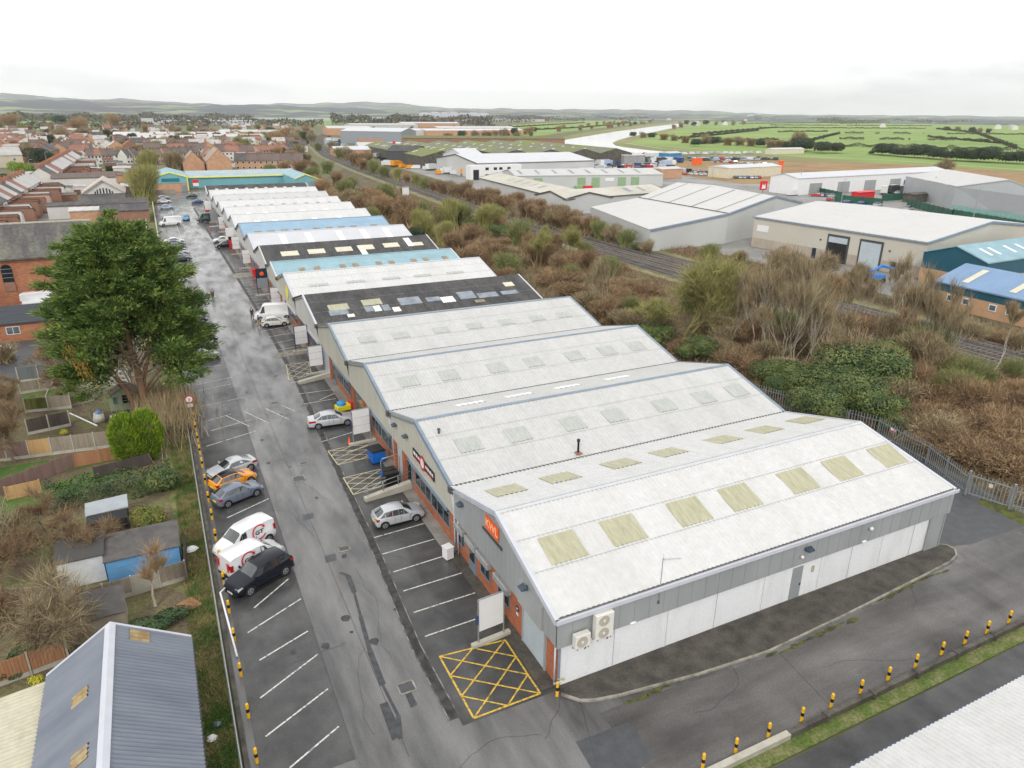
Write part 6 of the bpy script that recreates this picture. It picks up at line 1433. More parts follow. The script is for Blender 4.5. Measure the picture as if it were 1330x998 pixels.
for k, off in enumerate((-3.6, 0.0, 3.4)):
    if k == 1: off = .2
    t = thing('railway_track', ['railway track nearest the units', 'middle railway track of the three', 'railway track farthest from the units'][k], 'railway track', (RC[0][0], RC[0][1], 0))
    for s in (-.72, .72):
        A = offs(RF, off+s-.06); B = offs(RF, off+s+.06); b = MB(); n = len(A)
        b.add([(p[0], p[1], .34) for p in A]+[(p[0], p[1], .34) for p in B]+[(p[0], p[1], .14) for p in A]+[(p[0], p[1], .14) for p in B],
              [(i, n+i, n+i+1, i+1) for i in range(n-1)]+[(i, i+1, 2*n+i+1, 2*n+i) for i in range(n-1)]+[(n+i, 3*n+i, 3*n+i+1, n+i+1) for i in range(n-1)])
        b.build('rail', M_rail, t, 1)
    b = MB(); SL = fine(RC, .75); SL = [p for p in SL if p[1] < 330]
    L_ = offs(SL, off-1.25); R_ = offs(SL, off+1.25)
    for p, q in zip(L_, R_): b.obox(p, q, .28, .11, .19)
    o = b.build('sleepers', M_sleeper, t, 1)
for i, (px, py, lb) in enumerate(((527, 254, 'white equipment cabinet beside the railway'), )):
    p = pt(px, py); t = thing('trackside_cabinet', lb, 'cabinet', (p.x, p.y, 0)); b = MB(); b.box(-1.2, 1.2, -.6, .6, 0, 3.0); b.build('body', M_wht, t, bevel=.05); b = MB(); b.box(-1.3, 1.3, -.7, .7, 3.0, 3.15); b.build('lid', M_clad_grey, t)
strip('cable_trough', [(p[0], p[1]) for p in RC[:5]], 7.4, 7.8, .06, M_sleeper, kind='structure')
sheet('estate_yard', [(116, 88), (122, 20), (420, 20), (420, 150), (345, 205), (345, 235), (250, 262), (262, 400), (300, 560), (330, 700), (240, 720), (170, 560), (132, 420), (118, 240)], -.05, mat('pale concrete yard', (0.17,0.165,0.155), .6, col2=(0.29,0.285,0.27), scale=.06, fac=(.35,.65), fine=.15, bscale=.8, spec=.4))
sheet('dry_grass_field', [(250, 262), (345, 232), (420, 190), (470, 230), (470, 330), (400, 400), (320, 420), (262, 400)], -.045, mat('dry tan grass', (0.30,0.20,0.085), .95, col2=(0.22,0.13,0.06), scale=.05, fac=(.4,.65), fine=.25, bscale=.4))

# ================================================================ generic gable sheds
def gshed(name, label, a, b_, W, ze, zr, roofm, wallm, cat='warehouse', group=None, trim=None, plinth=None, ph=0, rib=.0, lights=None, over=.25, corrp=1.0):
    """a-b_: near eave line (world xy), W: width to the left of a->b_"""
    a = Vector((a[0], a[1])); c = Vector((b_[0], b_[1])); L_ = (c-a).length; rz = math.atan2(c.y-a.y, c.x-a.x)
    t = thing(name, label, cat, (a.x, a.y, 0), rz, group); h = W/2; s = 1 if W > 0 else -1
    m = MB(); v = [(0,0,ph),(L_,0,ph),(L_,W,ph),(0,W,ph),(0,0,ze),(L_,0,ze),(L_,W,ze),(0,W,ze),(0,h,zr),(L_,h,zr)]
    m.add(v, [(0,1,5,4),(1,2,6,9,5),(2,3,7,6),(3,0,4,8,7)]); m.build('wall', wallm, t)
    if plinth: m = MB(); e = -.03*s; m.box(min(0, L_)-.03, L_+.03, min(-.03*s, W+.03*s), max(-.03*s, W+.03*s), 0, ph); m.build('plinth', plinth, t)
    k = (zr-ze)/abs(h); o = over
    for nm, y0_, y1_ in (('roof', -o*s, h), ('roof', W+o*s, h)):
        m = MB(); z0_ = ze-k*o+.06
        corr(m, (-o, y0_, z0_), (L_+o, y0_, z0_), (-o, h, zr+.06), (L_+o, h, zr+.06), corrp, .05); thick_under(m, (-o, y0_, z0_), (L_+o, y0_, z0_), (-o, h, zr+.06), (L_+o, h, zr+.06), .2)
        R_ = m.build(nm, roofm, t)
        if lights:
            for (fx, w, f0, f1, lm) in lights:
                m = MB(); ya, yb = y0_+(h-y0_)*f0, y0_+(h-y0_)*f1; za, zb = z0_+(zr+.06-z0_)*f0+.07, z0_+(zr+.06-z0_)*f1+.07
                x0, x1 = fx*L_-w/2, fx*L_+w/2; m.add([(x0,ya,za),(x1,ya,za),(x1,yb,zb),(x0,yb,zb)], [(0,1,2,3)]); m.build('rooflight', lm, R_)
    if trim:
        for xx in (-o, L_+o):
            m = MB()
            for y0_, in ((-o*s,), (W+o*s,)):
                z0_ = ze-k*o; m.add([(xx-.12,y0_,z0_-.25),(xx+.12,y0_,z0_-.25),(xx+.12,h,zr-.25),(xx-.12,h,zr-.25),(xx-.12,y0_,z0_+.16),(xx+.12,y0_,z0_+.16),(xx+.12,h,zr+.16),(xx-.12,h,zr+.16)], [(4,5,6,7),(0,4,7,3),(1,2,6,5),(0,1,5,4)])
            # weld at the ridge
            m.build('verge_trim', trim, t)
        m = MB(); m.box(-o, L_+o, min(-o*s, -o*s-.12*s), max(-o*s, -o*s-.12*s), ze-.28, ze-.02); m.build('gutter', trim, t)
    return t
M_cream_wall = mat('cream warehouse cladding', (0.52,0.49,0.42), .5, var=.04, scale=.1); M_whw = mat('pale warehouse cladding', (0.50,0.51,0.50), .5, var=.05, scale=.08)
M_cream_asb = mat('cream asbestos roof', (0.42,0.405,0.34), .85, col2=(0.52,0.50,0.44), scale=.06, fac=(.35,.65), fine=.08, bscale=.5)
M_mossy = mat('mossy asbestos roof', (0.16,0.165,0.13), .9, col2=(0.17,0.20,0.055), scale=.05, fac=(.4,.6), fine=.3, bscale=.5)
M_wh_roof = mat('warehouse white roof', (0.52,0.515,0.50), .5, var=.03, scale=.05, stretch=(.3,1.2,1), fine=.03, bscale=.3)
# A cream warehouse with two loading doors
wA = gshed('warehouse', 'large cream warehouse with two roller doors beyond the railway trees', (130.3, 131.5), (134.6, 89.4), 46, 7.2, 9.6, M_wh_roof, M_cream_wall, trim=M_trim, plinth=mat('stained blockwork', (0.36,0.31,0.25), .85, col2=(0.46,0.40,0.33), scale=.3), ph=2.3, corrp=1.2)
for (u0, u1, lift, lb) in ((20.9, 25.4, 2.6, 'open'), (28.6, 33.1, 0, 'shut')):
    m = MB(); m.box(u0-.4, u1+.4, -.14, .0, 0, 5.9); m.build('door_surround', M_dgrey, wA)
    m = MB(); m.box(u0, u1, -.18, -.14, 0 if not lift else 4.2, 5.4)
    m.build('roller_door', M_roller, wA, label='half raised roller door' if lift else 'closed pale roller door')
    if lift: m = MB(); m.box(u0, u1, -.17, -.145, 0, 4.2); m.build('dark_opening', M_black, wA)
for u in (17.6, 36.3): m = MB(); m.box(u-.5, u+.5, -.12, 0, 0, 2.3); m.build('door', M_navyf, wA)
m = MB(); m.box(1.2, 4.5, -.1, 0, 3.9, 5.4); m.build('sign_panel', M_wht, wA)
for u in (18.8, 35.0): m = MB(); m.box(u-.2, u+.2, -.12, 0, 4.2, 4.5); m.build('vent', M_dgrey, wA)
# B pale double pitched warehouse
E0, E1, K0, K1, R0, R1_, S0, S1 = pt(845,299,5), pt(767,269,5), pt(946,278,7.3), pt(829,257,7.3), pt(1008,255,9.8), pt(880,237,9.8), pt(1042,263,7.6), pt(928,241,7.6)
t = thing('warehouse', 'large pale warehouse with lean-to roof left of the cream warehouse', 'warehouse', (E0.x, E0.y, 0))
m = MB(); q = [E0, K0, R0, S0];
for a, c in zip(q[:-1], q[1:]): m.face([(a.x,a.y,0),(c.x,c.y,0),(c.x,c.y,c.z-.1),(a.x,a.y,a.z-.1)])
m.face([(E1.x,E1.y,0),(E0.x,E0.y,0),(E0.x,E0.y,4.9),(E1.x,E1.y,4.9)]); q = [E1, K1, R1_, S1]
for a, c in zip(q[:-1], q[1:]): m.face([(a.x,a.y,0),(c.x,c.y,0),(c.x,c.y,c.z-.1),(a.x,a.y,a.z-.1)])
m.face([(S0.x,S0.y,0),(S1.x,S1.y,0),(S1.x,S1.y,7.5),(S0.x,S0.y,7.5)]); m.build('wall', M_whw, t, 1)
for (p0, p1, q0, q1, nm) in ((E1, E0, K1, K0, 'lower_roof'), (K1, K0, R1_, R0, 'roof'), (S1, S0, R1_, R0, 'roof')):
    m = MB(); corr(m, p0, p1, q0, q1, 1.3, .05); thick_under(m, p0, p1, q0, q1, .2); m.build(nm, M_wh_roof, t, 1)
m = MB(); up = Vector((0, 0, .15))
for a, c in zip([E0, K0, R0], [K0, R0, S0]): m.obox((a.x, a.y), (c.x, c.y), .3, 0, 1);
m = MB()
for a, c in zip([E0, K0, R0], [K0, R0, S0]):
    o_ = Vector((-.05, -.25, 0)); m.add([a+o_-up*2.5, c+o_-up*2.5, c+o_+up, a+o_+up, a-o_-up*2.5, c-o_-up*2.5, c-o_+up, a-o_+up], [(0,1,2,3),(3,2,6,7),(7,6,5,4)])
m.build('verge_trim', M_trim, t, 1)
m = MB(); m.tube([K1+up, K0+up], .12, 4); m.build('roof_joint', M_gutter, t, 1)
for k in range(4): a = K1.lerp(K0, .12+.25*k)+up; c = R1_.lerp(R0, .12+.25*k)+up; m = MB(); m.tube([a, c], .09, 4); m.build('sheet_seam', M_clad_grey, t, 1)
# C cream asbestos L shaped building
gshed('workshop_block', 'long cream roofed building with pale wall running along the railway scrub', (124, 283), (117.5, 200.5), 17, 4.8, 6.6, M_cream_asb, M_whw, cat='workshop', lights=[(.30+.09*k, 1.2, .35, .75, M_asb2) for k in range(5)], trim=M_gutter)
gshed('workshop_block', 'cream asbestos roofed wing between the green door units and the pale warehouse', (117.5, 200.0), (163, 207), 16, 4.8, 6.6, M_cream_asb, M_whw, cat='workshop', lights=[(.66, 2.2, .3, .8, M_asb2), (.8, 1.2, .3, .8, M_asb2)], trim=M_gutter)
wD = gshed('workshop_block', 'long pale workshop with green roller doors below the large white warehouse', (140, 281), (206, 266), 26, 5.2, 7.0, M_pale_roof, M_whw, cat='workshop', lights=[(.05+.115*k, 1.2, .25, .8, M_asb2) for k in range(8)])
M_gdoor = mat('sage roller door', (0.24,0.36,0.20), .6, var=.08)
for u in (10.0, 29.5, 36.0, 48.2, 54.4): m = MB(); m.box(u-1.9, u+1.9, -.12, 0, 0, 4.2); m.build('roller_door', M_gdoor, wD)
m = MB(); m.box(40.5, 44.5, -.1, 0, 2.6, 4.0); m.build('sign_panel', M_wht, wD)
for i, (px, py, m_) in enumerate(((752, 247, M_gdoor), (763, 247, M_red))):
    p = pt(px, py); b = MB(); b.box(-2, 2, -1, 1, 0, 1.6); b.box(-1.8, 1.8, -.8, .8, 1.6, 1.75); o = b.build('skip', m_); o.location = p; tag(o, ['green skip below the sage roller doors', 'red skip below the sage roller doors'][i], 'skip')
wE = gshed('warehouse', 'long bright white roofed warehouse with two rows of office windows at its left end', (144, 331), (213, 334), 50, 7.2, 10.2, M_bright_roof, M_whw, trim=M_gutter, corrp=2)
b = MB(); b.box(-6, 22, -5, .0, 0, 6.6); b.build('office_block', M_wht, wE)
for z in (1.2, 4.3):
    for u in (2, 6.5, 9.5, 14): b = MB(); b.box(u, u+1.8, -5.06, -5, z, z+1.2); b.build('window', M_glass, wE)
b = MB(); b.box(-4.5, -1.5, -5.08, -5, 0, 4.6); b.build('dark_opening', M_black, wE)
gshed('warehouse', 'small white gable rising at the left end of the bright white roof', (146, 352), (158, 352), 30, 9.0, 12.5, M_bright_roof, M_whw, corrp=2)
r5 = random.Random(2)
wF = None
for k in range(6):
    x0 = 150+k*24
    gshed('mossy_shed', f'{ordinal(k)} bay from the left of the mossy asbestos roofs behind the bright white warehouse', (x0, 560), (x0-8, 405), 24, 6.5, 9.5, M_mossy, M_concd, cat='factory shed', group='mossy roofed factory bays', lights=[(.12+.11*j+r5.uniform(-.03, .03), 2.6, .3, .6, M_pale_light) for j in range(7)], corrp=3)
gshed('dark_gable_shed', 'dark grey gabled shed with red corner post left of the mossy roofs', (135, 452), (150, 440), 24, 7.5, 10.5, M_asb, M_dgrey, cat='factory shed', corrp=3)
b = MB(); b.box(-.8, .8, -.8, .8, 0, 11); o = b.build('red_tower', M_red); o.location = pt(512.5, 205); tag(o, 'narrow red tower at the corner of the dark grey gabled shed', 'tower')
wG = gshed('warehouse', 'grey walled warehouse with white roof left of the red tower', (181, 762), (232, 722), 45, 12, 15, M_bright_roof, mat('blue grey wall', (0.26,0.28,0.31), .6, var=.05), corrp=5)
G2 = [((468, 203), 36, 22, 4.5, 6.5, 'low white roofed unit beside the vaulted white roof'), ((497, 201), 34, 24, 5, 8.5, 'vaulted white roof in front of the grey walled warehouse'), ((455, 176), 60, 40, 9, 12, 'far white roof left behind the grey walled warehouse'), ((540, 178), 90, 40, 8, 10, 'far white roof right of the grey walled warehouse'),
      ((590, 178), 80, 40, 8, 10, 'far flat white building near the town edge'), ((635, 176), 110, 35, 7, 9, 'far white building above the mossy roofs'), ((620, 172), 140, 40, 7, 9, 'far pale building with small windows above the mossy roofs'), ((500, 168), 130, 50, 8, 10, 'very distant white shed below the dark woodland'), ((560, 166), 130, 40, 9, 11, 'very distant pale shed with red brick part'),
      ((228, 188), 62, 26, 6, 8, 'large white flat building behind the brick terrace'), ((190, 189), 40, 26, 5, 7, 'pale grey long building in the far left town'), ((250, 182), 70, 30, 6, 8, 'long white roof in the far left town'), ((205, 184), 50, 28, 6, 8, 'white roof left of the long white roof in the town'), ((300, 186), 60, 28, 6, 8, 'pale roof behind the brick houses'), ((330, 178), 80, 30, 6, 8, 'pale far roof beside the brown trees'),
      ((165, 184), 24, 20, 5, 9, 'bright white gabled building in the far left town')]
for (pp, L_, W_, ze, zr_2, lb) in G2:
    p = pt(*pp); gshed('warehouse', lb, (p.x-L_/2, p.y), (p.x+L_/2, p.y-2), W_, ze, zr_2, M_bright_roof if r5.random() < .6 else M_pale_roof, M_whw if r5.random() < .7 else M_brick_buff, cat='warehouse', corrp=8)
p = pt(485, 193); gshed('warehouse', 'small brick building with yellow gable panel by the far yard', (p.x-12, p.y), (p.x+8, p.y-4), 20, 5, 8, M_brick_far, mat('yellow panel', (0.8,0.55,0.03), .5), corrp=4)
p = pt(523, 196); gshed('factory_block', 'long brick factory with mossy parapet roof beyond the railway', (p.x, p.y), (p.x+130, p.y-45), 40, 10, 11.5, M_olive, M_brick_far, cat='factory', corrp=8)
# H long white terrace of trade units at right
a, c = pt(1034, 254), pt(1229, 241); wH = gshed('trade_unit_row', 'long thin white building with roller doors in front of the tan field', (a.x, a.y), (c.x, c.y), 14, 6.6, 8.0, M_bright_roof, M_wht, cat='trade units', corrp=2)
L_H = (c-a).length
for k in range(6): u = L_H*(.07+.17*k); b = MB(); b.box(u, u+7.5, -.15, 0, 0, 4.4); b.build('roller_door', M_clad_grey, wH)
# I grey gable at the right edge
a = pt(1235, 271); c = pt(1345, 286)
t = thing('warehouse', 'grey clad gabled warehouse behind the green fence at the right edge', 'warehouse', (a.x, a.y, 0))
P = [(pt(1235, 271), 7.5), (pt(1299, 281), 11.5), (pt(1375, 294), 7.2)]; n_ = Vector((.55, .83, 0)).normalized()*45
b = MB(); b.face([(p.x, p.y, 0) for p, z in P]+[(p.x, p.y, z) for p, z in P[::-1]]); b.face([(P[0][0].x, P[0][0].y, 0), (P[0][0].x, P[0][0].y, 7.5), (P[0][0].x+n_.x, P[0][0].y+n_.y, 7.5), (P[0][0].x+n_.x, P[0][0].y+n_.y, 0)]); b.build('wall', mat('silver grey cladding', (0.40,0.42,0.43), .5, var=.04, scale=.2), t, 1)
for i in (0, 1):
    (p, z), (q_, z2) = P[i], P[i+1]; b = MB(); b.add([(p.x-.3,p.y-.3,z+.1),(q_.x-.3,q_.y-.3,z2+.1),(q_.x+n_.x,q_.y+n_.y,z2+.1),(p.x+n_.x,p.y+n_.y,z+.1),(p.x-.3,p.y-.3,z-.2),(q_.x-.3,q_.y-.3,z2-.2)], [(0,1,2,3),(4,5,1,0)]); b.build('roof', M_wh_roof, t, 1)
b = MB(); b.face([(p.x-.12, p.y-.2, 0) for p, z in (P[0], P[2])]+[(p.x-.12, p.y-.2, 1.3) for p, z in (P[2], P[0])]); b.build('base_strip', mat('pale teal band', (0.22,0.42,0.38), .5), t, 1)
# J blue buildings
M_dteal = mat('deep teal cladding', (0.012,0.085,0.125), .45, var=.06, scale=.4); M_buff = mat('buff orange brick', (0.47,0.29,0.17), .85, var=.08, scale=.6, fine=.1, bscale=5)
wJ = gshed('blue_unit', 'low unit with steel blue roof, teal cladding and white framed windows at the right edge', (117.4, 75.2), (116.6, 40), 14.5, 4.1, 6.4, M_blue2, M_dteal, cat='industrial unit', plinth=M_buff, ph=2.6, corrp=.5, lights=[(.12, 1.1, .18, .85, M_pale_light), (.34, 1.1, .18, .85, M_pale_light), (.56, 1.1, .18, .85, M_pale_light)])
for i, u in enumerate((3.2, 5.9, 10.3, 13.0, 17.0, 19.3)):
    f = MB(); f.box(u-.62, u+.62, -.12, -.03, 1.25, 2.35); F_ = f.build('window', M_wht, wJ); g = MB(); g.box(u-.46, u+.46, -.14, -.12, 1.4, 2.2); g.build('pane', M_glass2, F_)
wJ2 = gshed('blue_unit', 'unit with pale blue roof and teal gable behind the steel blue roofed one', (131.5, 75.5), (170, 77), 12, 6.0, 8.0, M_teal_roof, M_dteal, cat='industrial unit', plinth=M_buff, ph=3.0, corrp=.6, lights=[(.1, .9, .3, .7, M_white_light), (.17, .9, .3, .7, M_white_light), (.3, .9, .3, .7, M_white_light), (.4, .9, .3, .7, M_white_light), (.5, .9, .3, .7, M_white_light)])
b = MB(); b.box(-6, 6, -3, 3, 0, 3.4); b.box(-6.2, 6.2, -3.2, 3.2, 3.4, 3.6); o = b.build('white_annex', M_wht); o.location = pt(1310, 356); tag(o, 'small white flat roofed annex between the two blue units', 'annex')
# blue boom lift near A
p = pt(1135, 366); t = thing('boom_lift', 'bright blue boom lift parked beside the cream warehouse', 'boom lift', (p.x, p.y, 0), -.3)
mb3 = mat('bright blue machine paint', (0.005,0.20,0.62), .35, var=.04)
b = MB(); b.box(-1.6, 1.6, -1.1, 1.1, .5, 1.5); b.build('chassis', mb3, t, bevel=.1); b = MB(); b.tube([(-1.2, 0, 1.7), (1.0, 0, 3.1), (5.6, 0, 2.0)], .28, 6); b.build('boom', mb3, t)
b = MB(); b.box(5.2, 6.6, -.7, .7, 1.0, 2.1); b.build('basket', M_wht, t); b = MB(); b.box(-2.6, -1.0, -.9, .9, 1.0, 2.6); b.build('turret', mb3, t, bevel=.1)
for sx in (-1.1, 1.1):
    for sy in (-1.1, 1.1): b = MB(); b.lathe([(.45, -.2), (.45, .2)], 12, axis='y', c=(sx, sy, .45)); b.build('wheel', M_tyre, t)
# teal building closing the car park
def tealbits():
    M_yt = mat('yellow trim', (0.85,0.80,0.10), .45, var=.03); M_lt = mat('light turquoise cladding', (0.16,0.40,0.46), .5, var=.05, scale=.3)
    t = thing('teal_unit', 'turquoise gabled unit with yellow trim closing the far end of the road', 'industrial unit', (1.4, 318, 0), group='turquoise units')
    b = MB(); b.box(1.4, 13.6, 318, 345, 0, 3.2); b.build('brick_wall', M_brick_buff, t, 1)
    b = MB(); b.add([(1.4,317.9,3.2),(13.6,317.9,3.2),(13.6,317.9,5.6),(7.5,317.9,7.4),(1.4,317.9,5.6),(1.4,345,3.2),(13.6,345,3.2),(13.6,345,5.6),(7.5,345,7.4),(1.4,345,5.6)], [(0,1,2,3,4),(1,6,7,2),(5,0,4,9),(6,5,9,8,7)]); b.build('cladding', M_lt, t, 1)
    for x0, x1 in ((1.2, 7.5), (13.8, 7.5)):
        b = MB(); corr(b, (x0, 317.7, 5.65), (x0, 345, 5.65), (x1, 317.7, 7.5), (x1, 345, 7.5), 1, .05); b.build('roof', M_teal_roof, t, 1)
    b = MB()
    for (xa, za, xb, zb) in ((1.2, 5.65, 7.5, 7.5), (7.5, 7.5, 13.8, 5.65)): b.add([(xa,317.6,za-.35),(xb,317.6,zb-.35),(xb,317.6,zb+.12),(xa,317.6,za+.12)], [(0,1,2,3)])
    b.box(1.15, 1.45, 317.6, 317.8, 3.2, 5.6); b.box(13.5, 13.85, 317.5, 317.8, 0.2, 5.6); b.build('yellow_trim', M_yt, t, 1)
    b = MB(); b.box(4.4, 10.8, 317.75, 317.88, 3.9, 5.1); b.build('window', mat('teal glazing', (0.02,0.16,0.20), .3), t, 1)
    b = MB(); b.box(11.2, 13.0, 317.85, 317.98, 0, 2.4); b.build('door', M_trim, t, 1)
    t = thing('teal_unit', 'long low turquoise unit with yellow eaves behind the last dark roof', 'industrial unit', (13.6, 330, 0), group='turquoise units')
    b = MB(); b.box(13.9, 56, 330, 350, 0, 4.2); b.build('wall', M_lt, t, 1)
    b = MB(); corr(b, (13.9, 329.5, 4.3), (58, 329.5, 4.3), (13.9, 340, 6.2), (58, 340, 6.2), 1, .05); b.build('roof', mat('pale grey blue roof', (0.33,0.42,0.45), .6, var=.1, scale=.3), t, 1)
    b = MB(); corr(b, (13.9, 350, 4.3), (58, 350, 4.3), (13.9, 340, 6.2), (58, 340, 6.2), 1, .05); b.build('roof', M_asb2, t, 1)
    b = MB(); b.box(13.9, 57.8, 329.3, 329.5, 4.1, 4.5); b.build('yellow_eaves', M_yt, t, 1)
    t = thing('teal_unit', 'turquoise hipped unit with yellow edge at the right end of the long one', 'industrial unit', (52, 300, 0), group='turquoise units')
    b = MB(); b.add([(52,300,0),(63,300,0),(63,328,0),(52,328,0),(52,300,5),(63,300,4),(63,328,4),(52,328,5),(56,300,6.6),(56,328,6.6)], [(0,1,5,8,4),(1,2,6,5),(2,3,7,9,6),(3,0,4,7)]); b.build('wall', M_lt, t, 1)
    b = MB(); b.add([(51.8,299.7,5.05),(56,299.7,6.75),(56,328,6.75),(51.8,328,5.05),(63.3,299.7,4.1),(63.3,328,4.1)], [(0,1,2,3),(1,4,5,2)]); b.build('roof', M_teal_roof, t, 1)
    b = MB(); b.add([(51.8,299.6,4.8),(56,299.6,6.5),(63.3,299.6,3.9),(63.3,299.6,4.2),(56,299.6,6.85),(51.8,299.6,5.15)], [(0,1,4,5),(1,2,3,4)]); b.box(63.1, 63.4, 299.5, 299.7, 0, 4); b.build('yellow_trim', M_yt, t, 1)
tealbits()
for (px, py, m_, lb) in ((405, 245, M_red, 'red lorry roof beside the turquoise hipped unit'), (398, 242, M_trim, 'blue grey box beside the red lorry'), (424, 262, M_red, 'red van roof just behind the distant white roofs')):
    p = pt(px, py); b = MB(); b.box(-1.2, 1.2, -3, 3, .4, 2.8); b.box(-1.1, 1.1, -4.4, -3.05, .4, 2.2); o = b.build('lorry', m_, bevel=.15); o.location = p; o.rotation_euler[2] = .5; tag(o, lb, 'lorry')

# green fence, tiny vehicles
M_gfence = mat('dark green mesh fence', (0.015,0.10,0.06), .6, var=.15, scale=.2)
for i, (p, q_, H_, lb) in enumerate((((1054, 250), (1092, 258), 2.4, 'green mesh fence nearest the white van in the estate'), ((1084, 262), (1145, 268), 2.6, 'solid green fence with white notice behind the cream warehouse'), ((1145, 262), (1200, 258), 2.6, 'green fence round the scrap compound'), ((1178, 268), (1236, 284), 2.6, 'green fence corner near the dark skips'), ((1236, 284), (1340, 303), 2.8, 'green fence in front of the grey gabled warehouse'))):
    a = pt(*p); c = pt(*q_); t = thing('green_fence', lb, 'fence', (a.x, a.y, 0), 0, 'green fences of the estate')
    b = MB(); b.obox(a, c, .08, .1, H_); b.build('mesh_panel', M_gfence, t, 1); n = int((c-a).length/3)
    for k in range(n+1): pp = a.lerp(c, k/n); b = MB(); b.box(pp.x-.12, pp.x+.12, pp.y-.12, pp.y+.12, 0, H_+.2); b.build('post', M_dgrey, t, 1)
TC = {}
def tiny(shape, paint):
    k = ('tiny', shape, paint.name)
    if k not in TC:
        if shape == 'lorry':
            b = MB(); b.box(-4, 2.2, -1.25, 1.25, .9, 3.6, 0); b.box(2.4, 4.2, -1.2, 1.2, .5, 3.0, 0); b.box(3.4, 4.23, -1.1, 1.1, 1.7, 2.7, 1); b.box(-3.8, 4, -1, 1, .3, .9, 1)
        elif shape == 'van':
            b = MB(); b.xprism([(-1, .3), (1, .3), (1, 2.1), (-1, 2.1)], -2.6, 1.3, 0); b.add([(1.3,-1,.3),(2.6,-.95,.3),(2.6,-.95,1.05),(1.9,-.9,1.2),(1.3,-.9,2.1),(1.3,1,.3),(2.6,.95,.3),(2.6,.95,1.05),(1.9,.9,1.2),(1.3,.9,2.1)], [(0,1,2,3,4),(9,8,7,6,5),(1,6,7,2),(2,7,8,3)], 0); b.add([(1.92,-.85,1.2),(1.92,.85,1.2),(1.35,.85,2.05),(1.35,-.85,2.05)], [(0,1,2,3)], 1)
            b.box(-2.4, 2.4, -.9, .9, .05, .3, 1)
        else:
            b = MB(); b.add([(-2.05,-.85,.3),(2.05,-.82,.3),(2.1,-.8,.7),(1.0,-.84,.95),(.3,-.62,1.42),(-1.3,-.62,1.44),(-2.0,-.8,.95),(-2.05,.85,.3),(2.05,.82,.3),(2.1,.8,.7),(1.0,.84,.95),(.3,.62,1.42),(-1.3,.62,1.44),(-2.0,.8,.95)],
                [(0,1,2,3,6),(7,13,10,9,8),(1,8,9,2),(2,9,10,3),(4,11,12,5),(0,6,13,7)], 0); b.add([(-2.0,-.8,.95),(1.0,-.84,.95),(.3,-.62,1.42),(-1.3,-.62,1.44),(-2.0,.8,.95),(1.0,.84,.95),(.3,.62,1.42),(-1.3,.62,1.44)], [(0,1,2,3),(7,6,5,4),(1,5,6,2),(3,7,4,0)], 1); b.box(-1.7, 1.7, -.8, .8, .03, .3, 1)
        me = bpy.data.meshes.new(shape); me.from_pydata(b.v, [], b.f); me.materials.append(paint); me.materials.append(M_cglass); me.polygons.foreach_set('material_index', b.m); TC[k] = me
    return TC[k]
CN = {P_BEIGE.name: 'off white', P_SILVER.name: 'silver', P_WHITE.name: 'white', P_BLUE.name: 'blue', P_RED.name: 'red', P_DGREY.name: 'dark grey', P_BLACK.name: 'black', P_PALE.name: 'pale blue', P_ORANGE.name: 'orange', P_TURQ.name: 'turquoise'}
def tinies(pts_, label_end, group, shape='car', rz0=None, seed=1, pal=None):
    rr = random.Random(seed); pal = pal or [P_SILVER, P_WHITE, P_WHITE, P_BLUE, P_DGREY, P_BLACK, P_RED, P_PALE, P_SILVER]
    pts_ = sorted(pts_)
    for qi, (px, py) in enumerate(pts_):
        pa = rr.choice(pal); sh = shape if isinstance(shape, str) else rr.choice(shape); o = link_mesh({'car': 'parked_car', 'van': 'parked_van', 'lorry': 'lorry'}[sh], tiny(sh, pa)); p = pt(px, py); o.location = (p.x, p.y, 0)
        o.rotation_euler = (0, 0, rr.uniform(0, 3) if rz0 is None else rz0+rr.uniform(-.08, .08)); tag(o, f'{CN[pa.name]} {sh} {label_end}'+(f', {ordinal(qi)} from the left' if len(pts_) > 1 else ''), sh, 'vehicles '+label_end if len(pts_) > 1 else None)
def grid(x0, y0_, x1, y1_, n, jit=0, seed=1):
    rr = random.Random(seed); return [(x0+(x1-x0)*k/(n-1)+rr.uniform(-jit, jit), y0_+(y1_-y0_)*k/(n-1)+rr.uniform(-jit, jit)*.3) for k in range(n)]
tinies(grid(845, 222, 950, 226, 16), 'in the line below the orange sheeted compound', 'compound line', ['car', 'van'], 1.2, 2)
tinies(grid(895, 206, 985, 205, 16), 'in the front line of the distant storage field', 'storage field front', 'car', 1.3, 3)
tinies(grid(930, 211, 1000, 214, 12, 2), 'in the middle of the distant storage field', 'storage field middle', 'car', None, 4)
tinies(grid(955, 232, 985, 232, 7), 'beside the small white roofed depot', 'depot cars', 'car', 1.2, 5)
tinies(grid(780, 215, 870, 216, 16, 2), 'in the crowded lorry yard', 'lorry yard', ['lorry', 'van', 'car'], None, 6, [P_BLUE, P_WHITE, P_PALE, P_DGREY, P_WHITE, P_BLUE])
tinies(grid(775, 205, 850, 205, 12, 2), 'at the river side of the lorry yard', 'river yard', ['lorry', 'van'], None, 7, [P_BLUE, P_WHITE, P_PALE, P_RED, P_WHITE])
tinies(grid(890, 201, 985, 200, 12, 1), 'lined up at the back of the storage field', 'storage field back', 'van', 0.2, 8, [P_WHITE, P_WHITE, P_SILVER])
tinies([(1029, 254)], 'parked at the left end of the long white trade building', 'single', 'van', .1, 9, [P_WHITE]); tinies([(1047, 250)], 'beside the trade building door', 'single2', 'car', .3, 10, [P_SILVER]); tinies([(1078, 261)], 'behind the ridge of the cream warehouse near the green fence', 'single3', 'car', .3, 11, [P_RED])
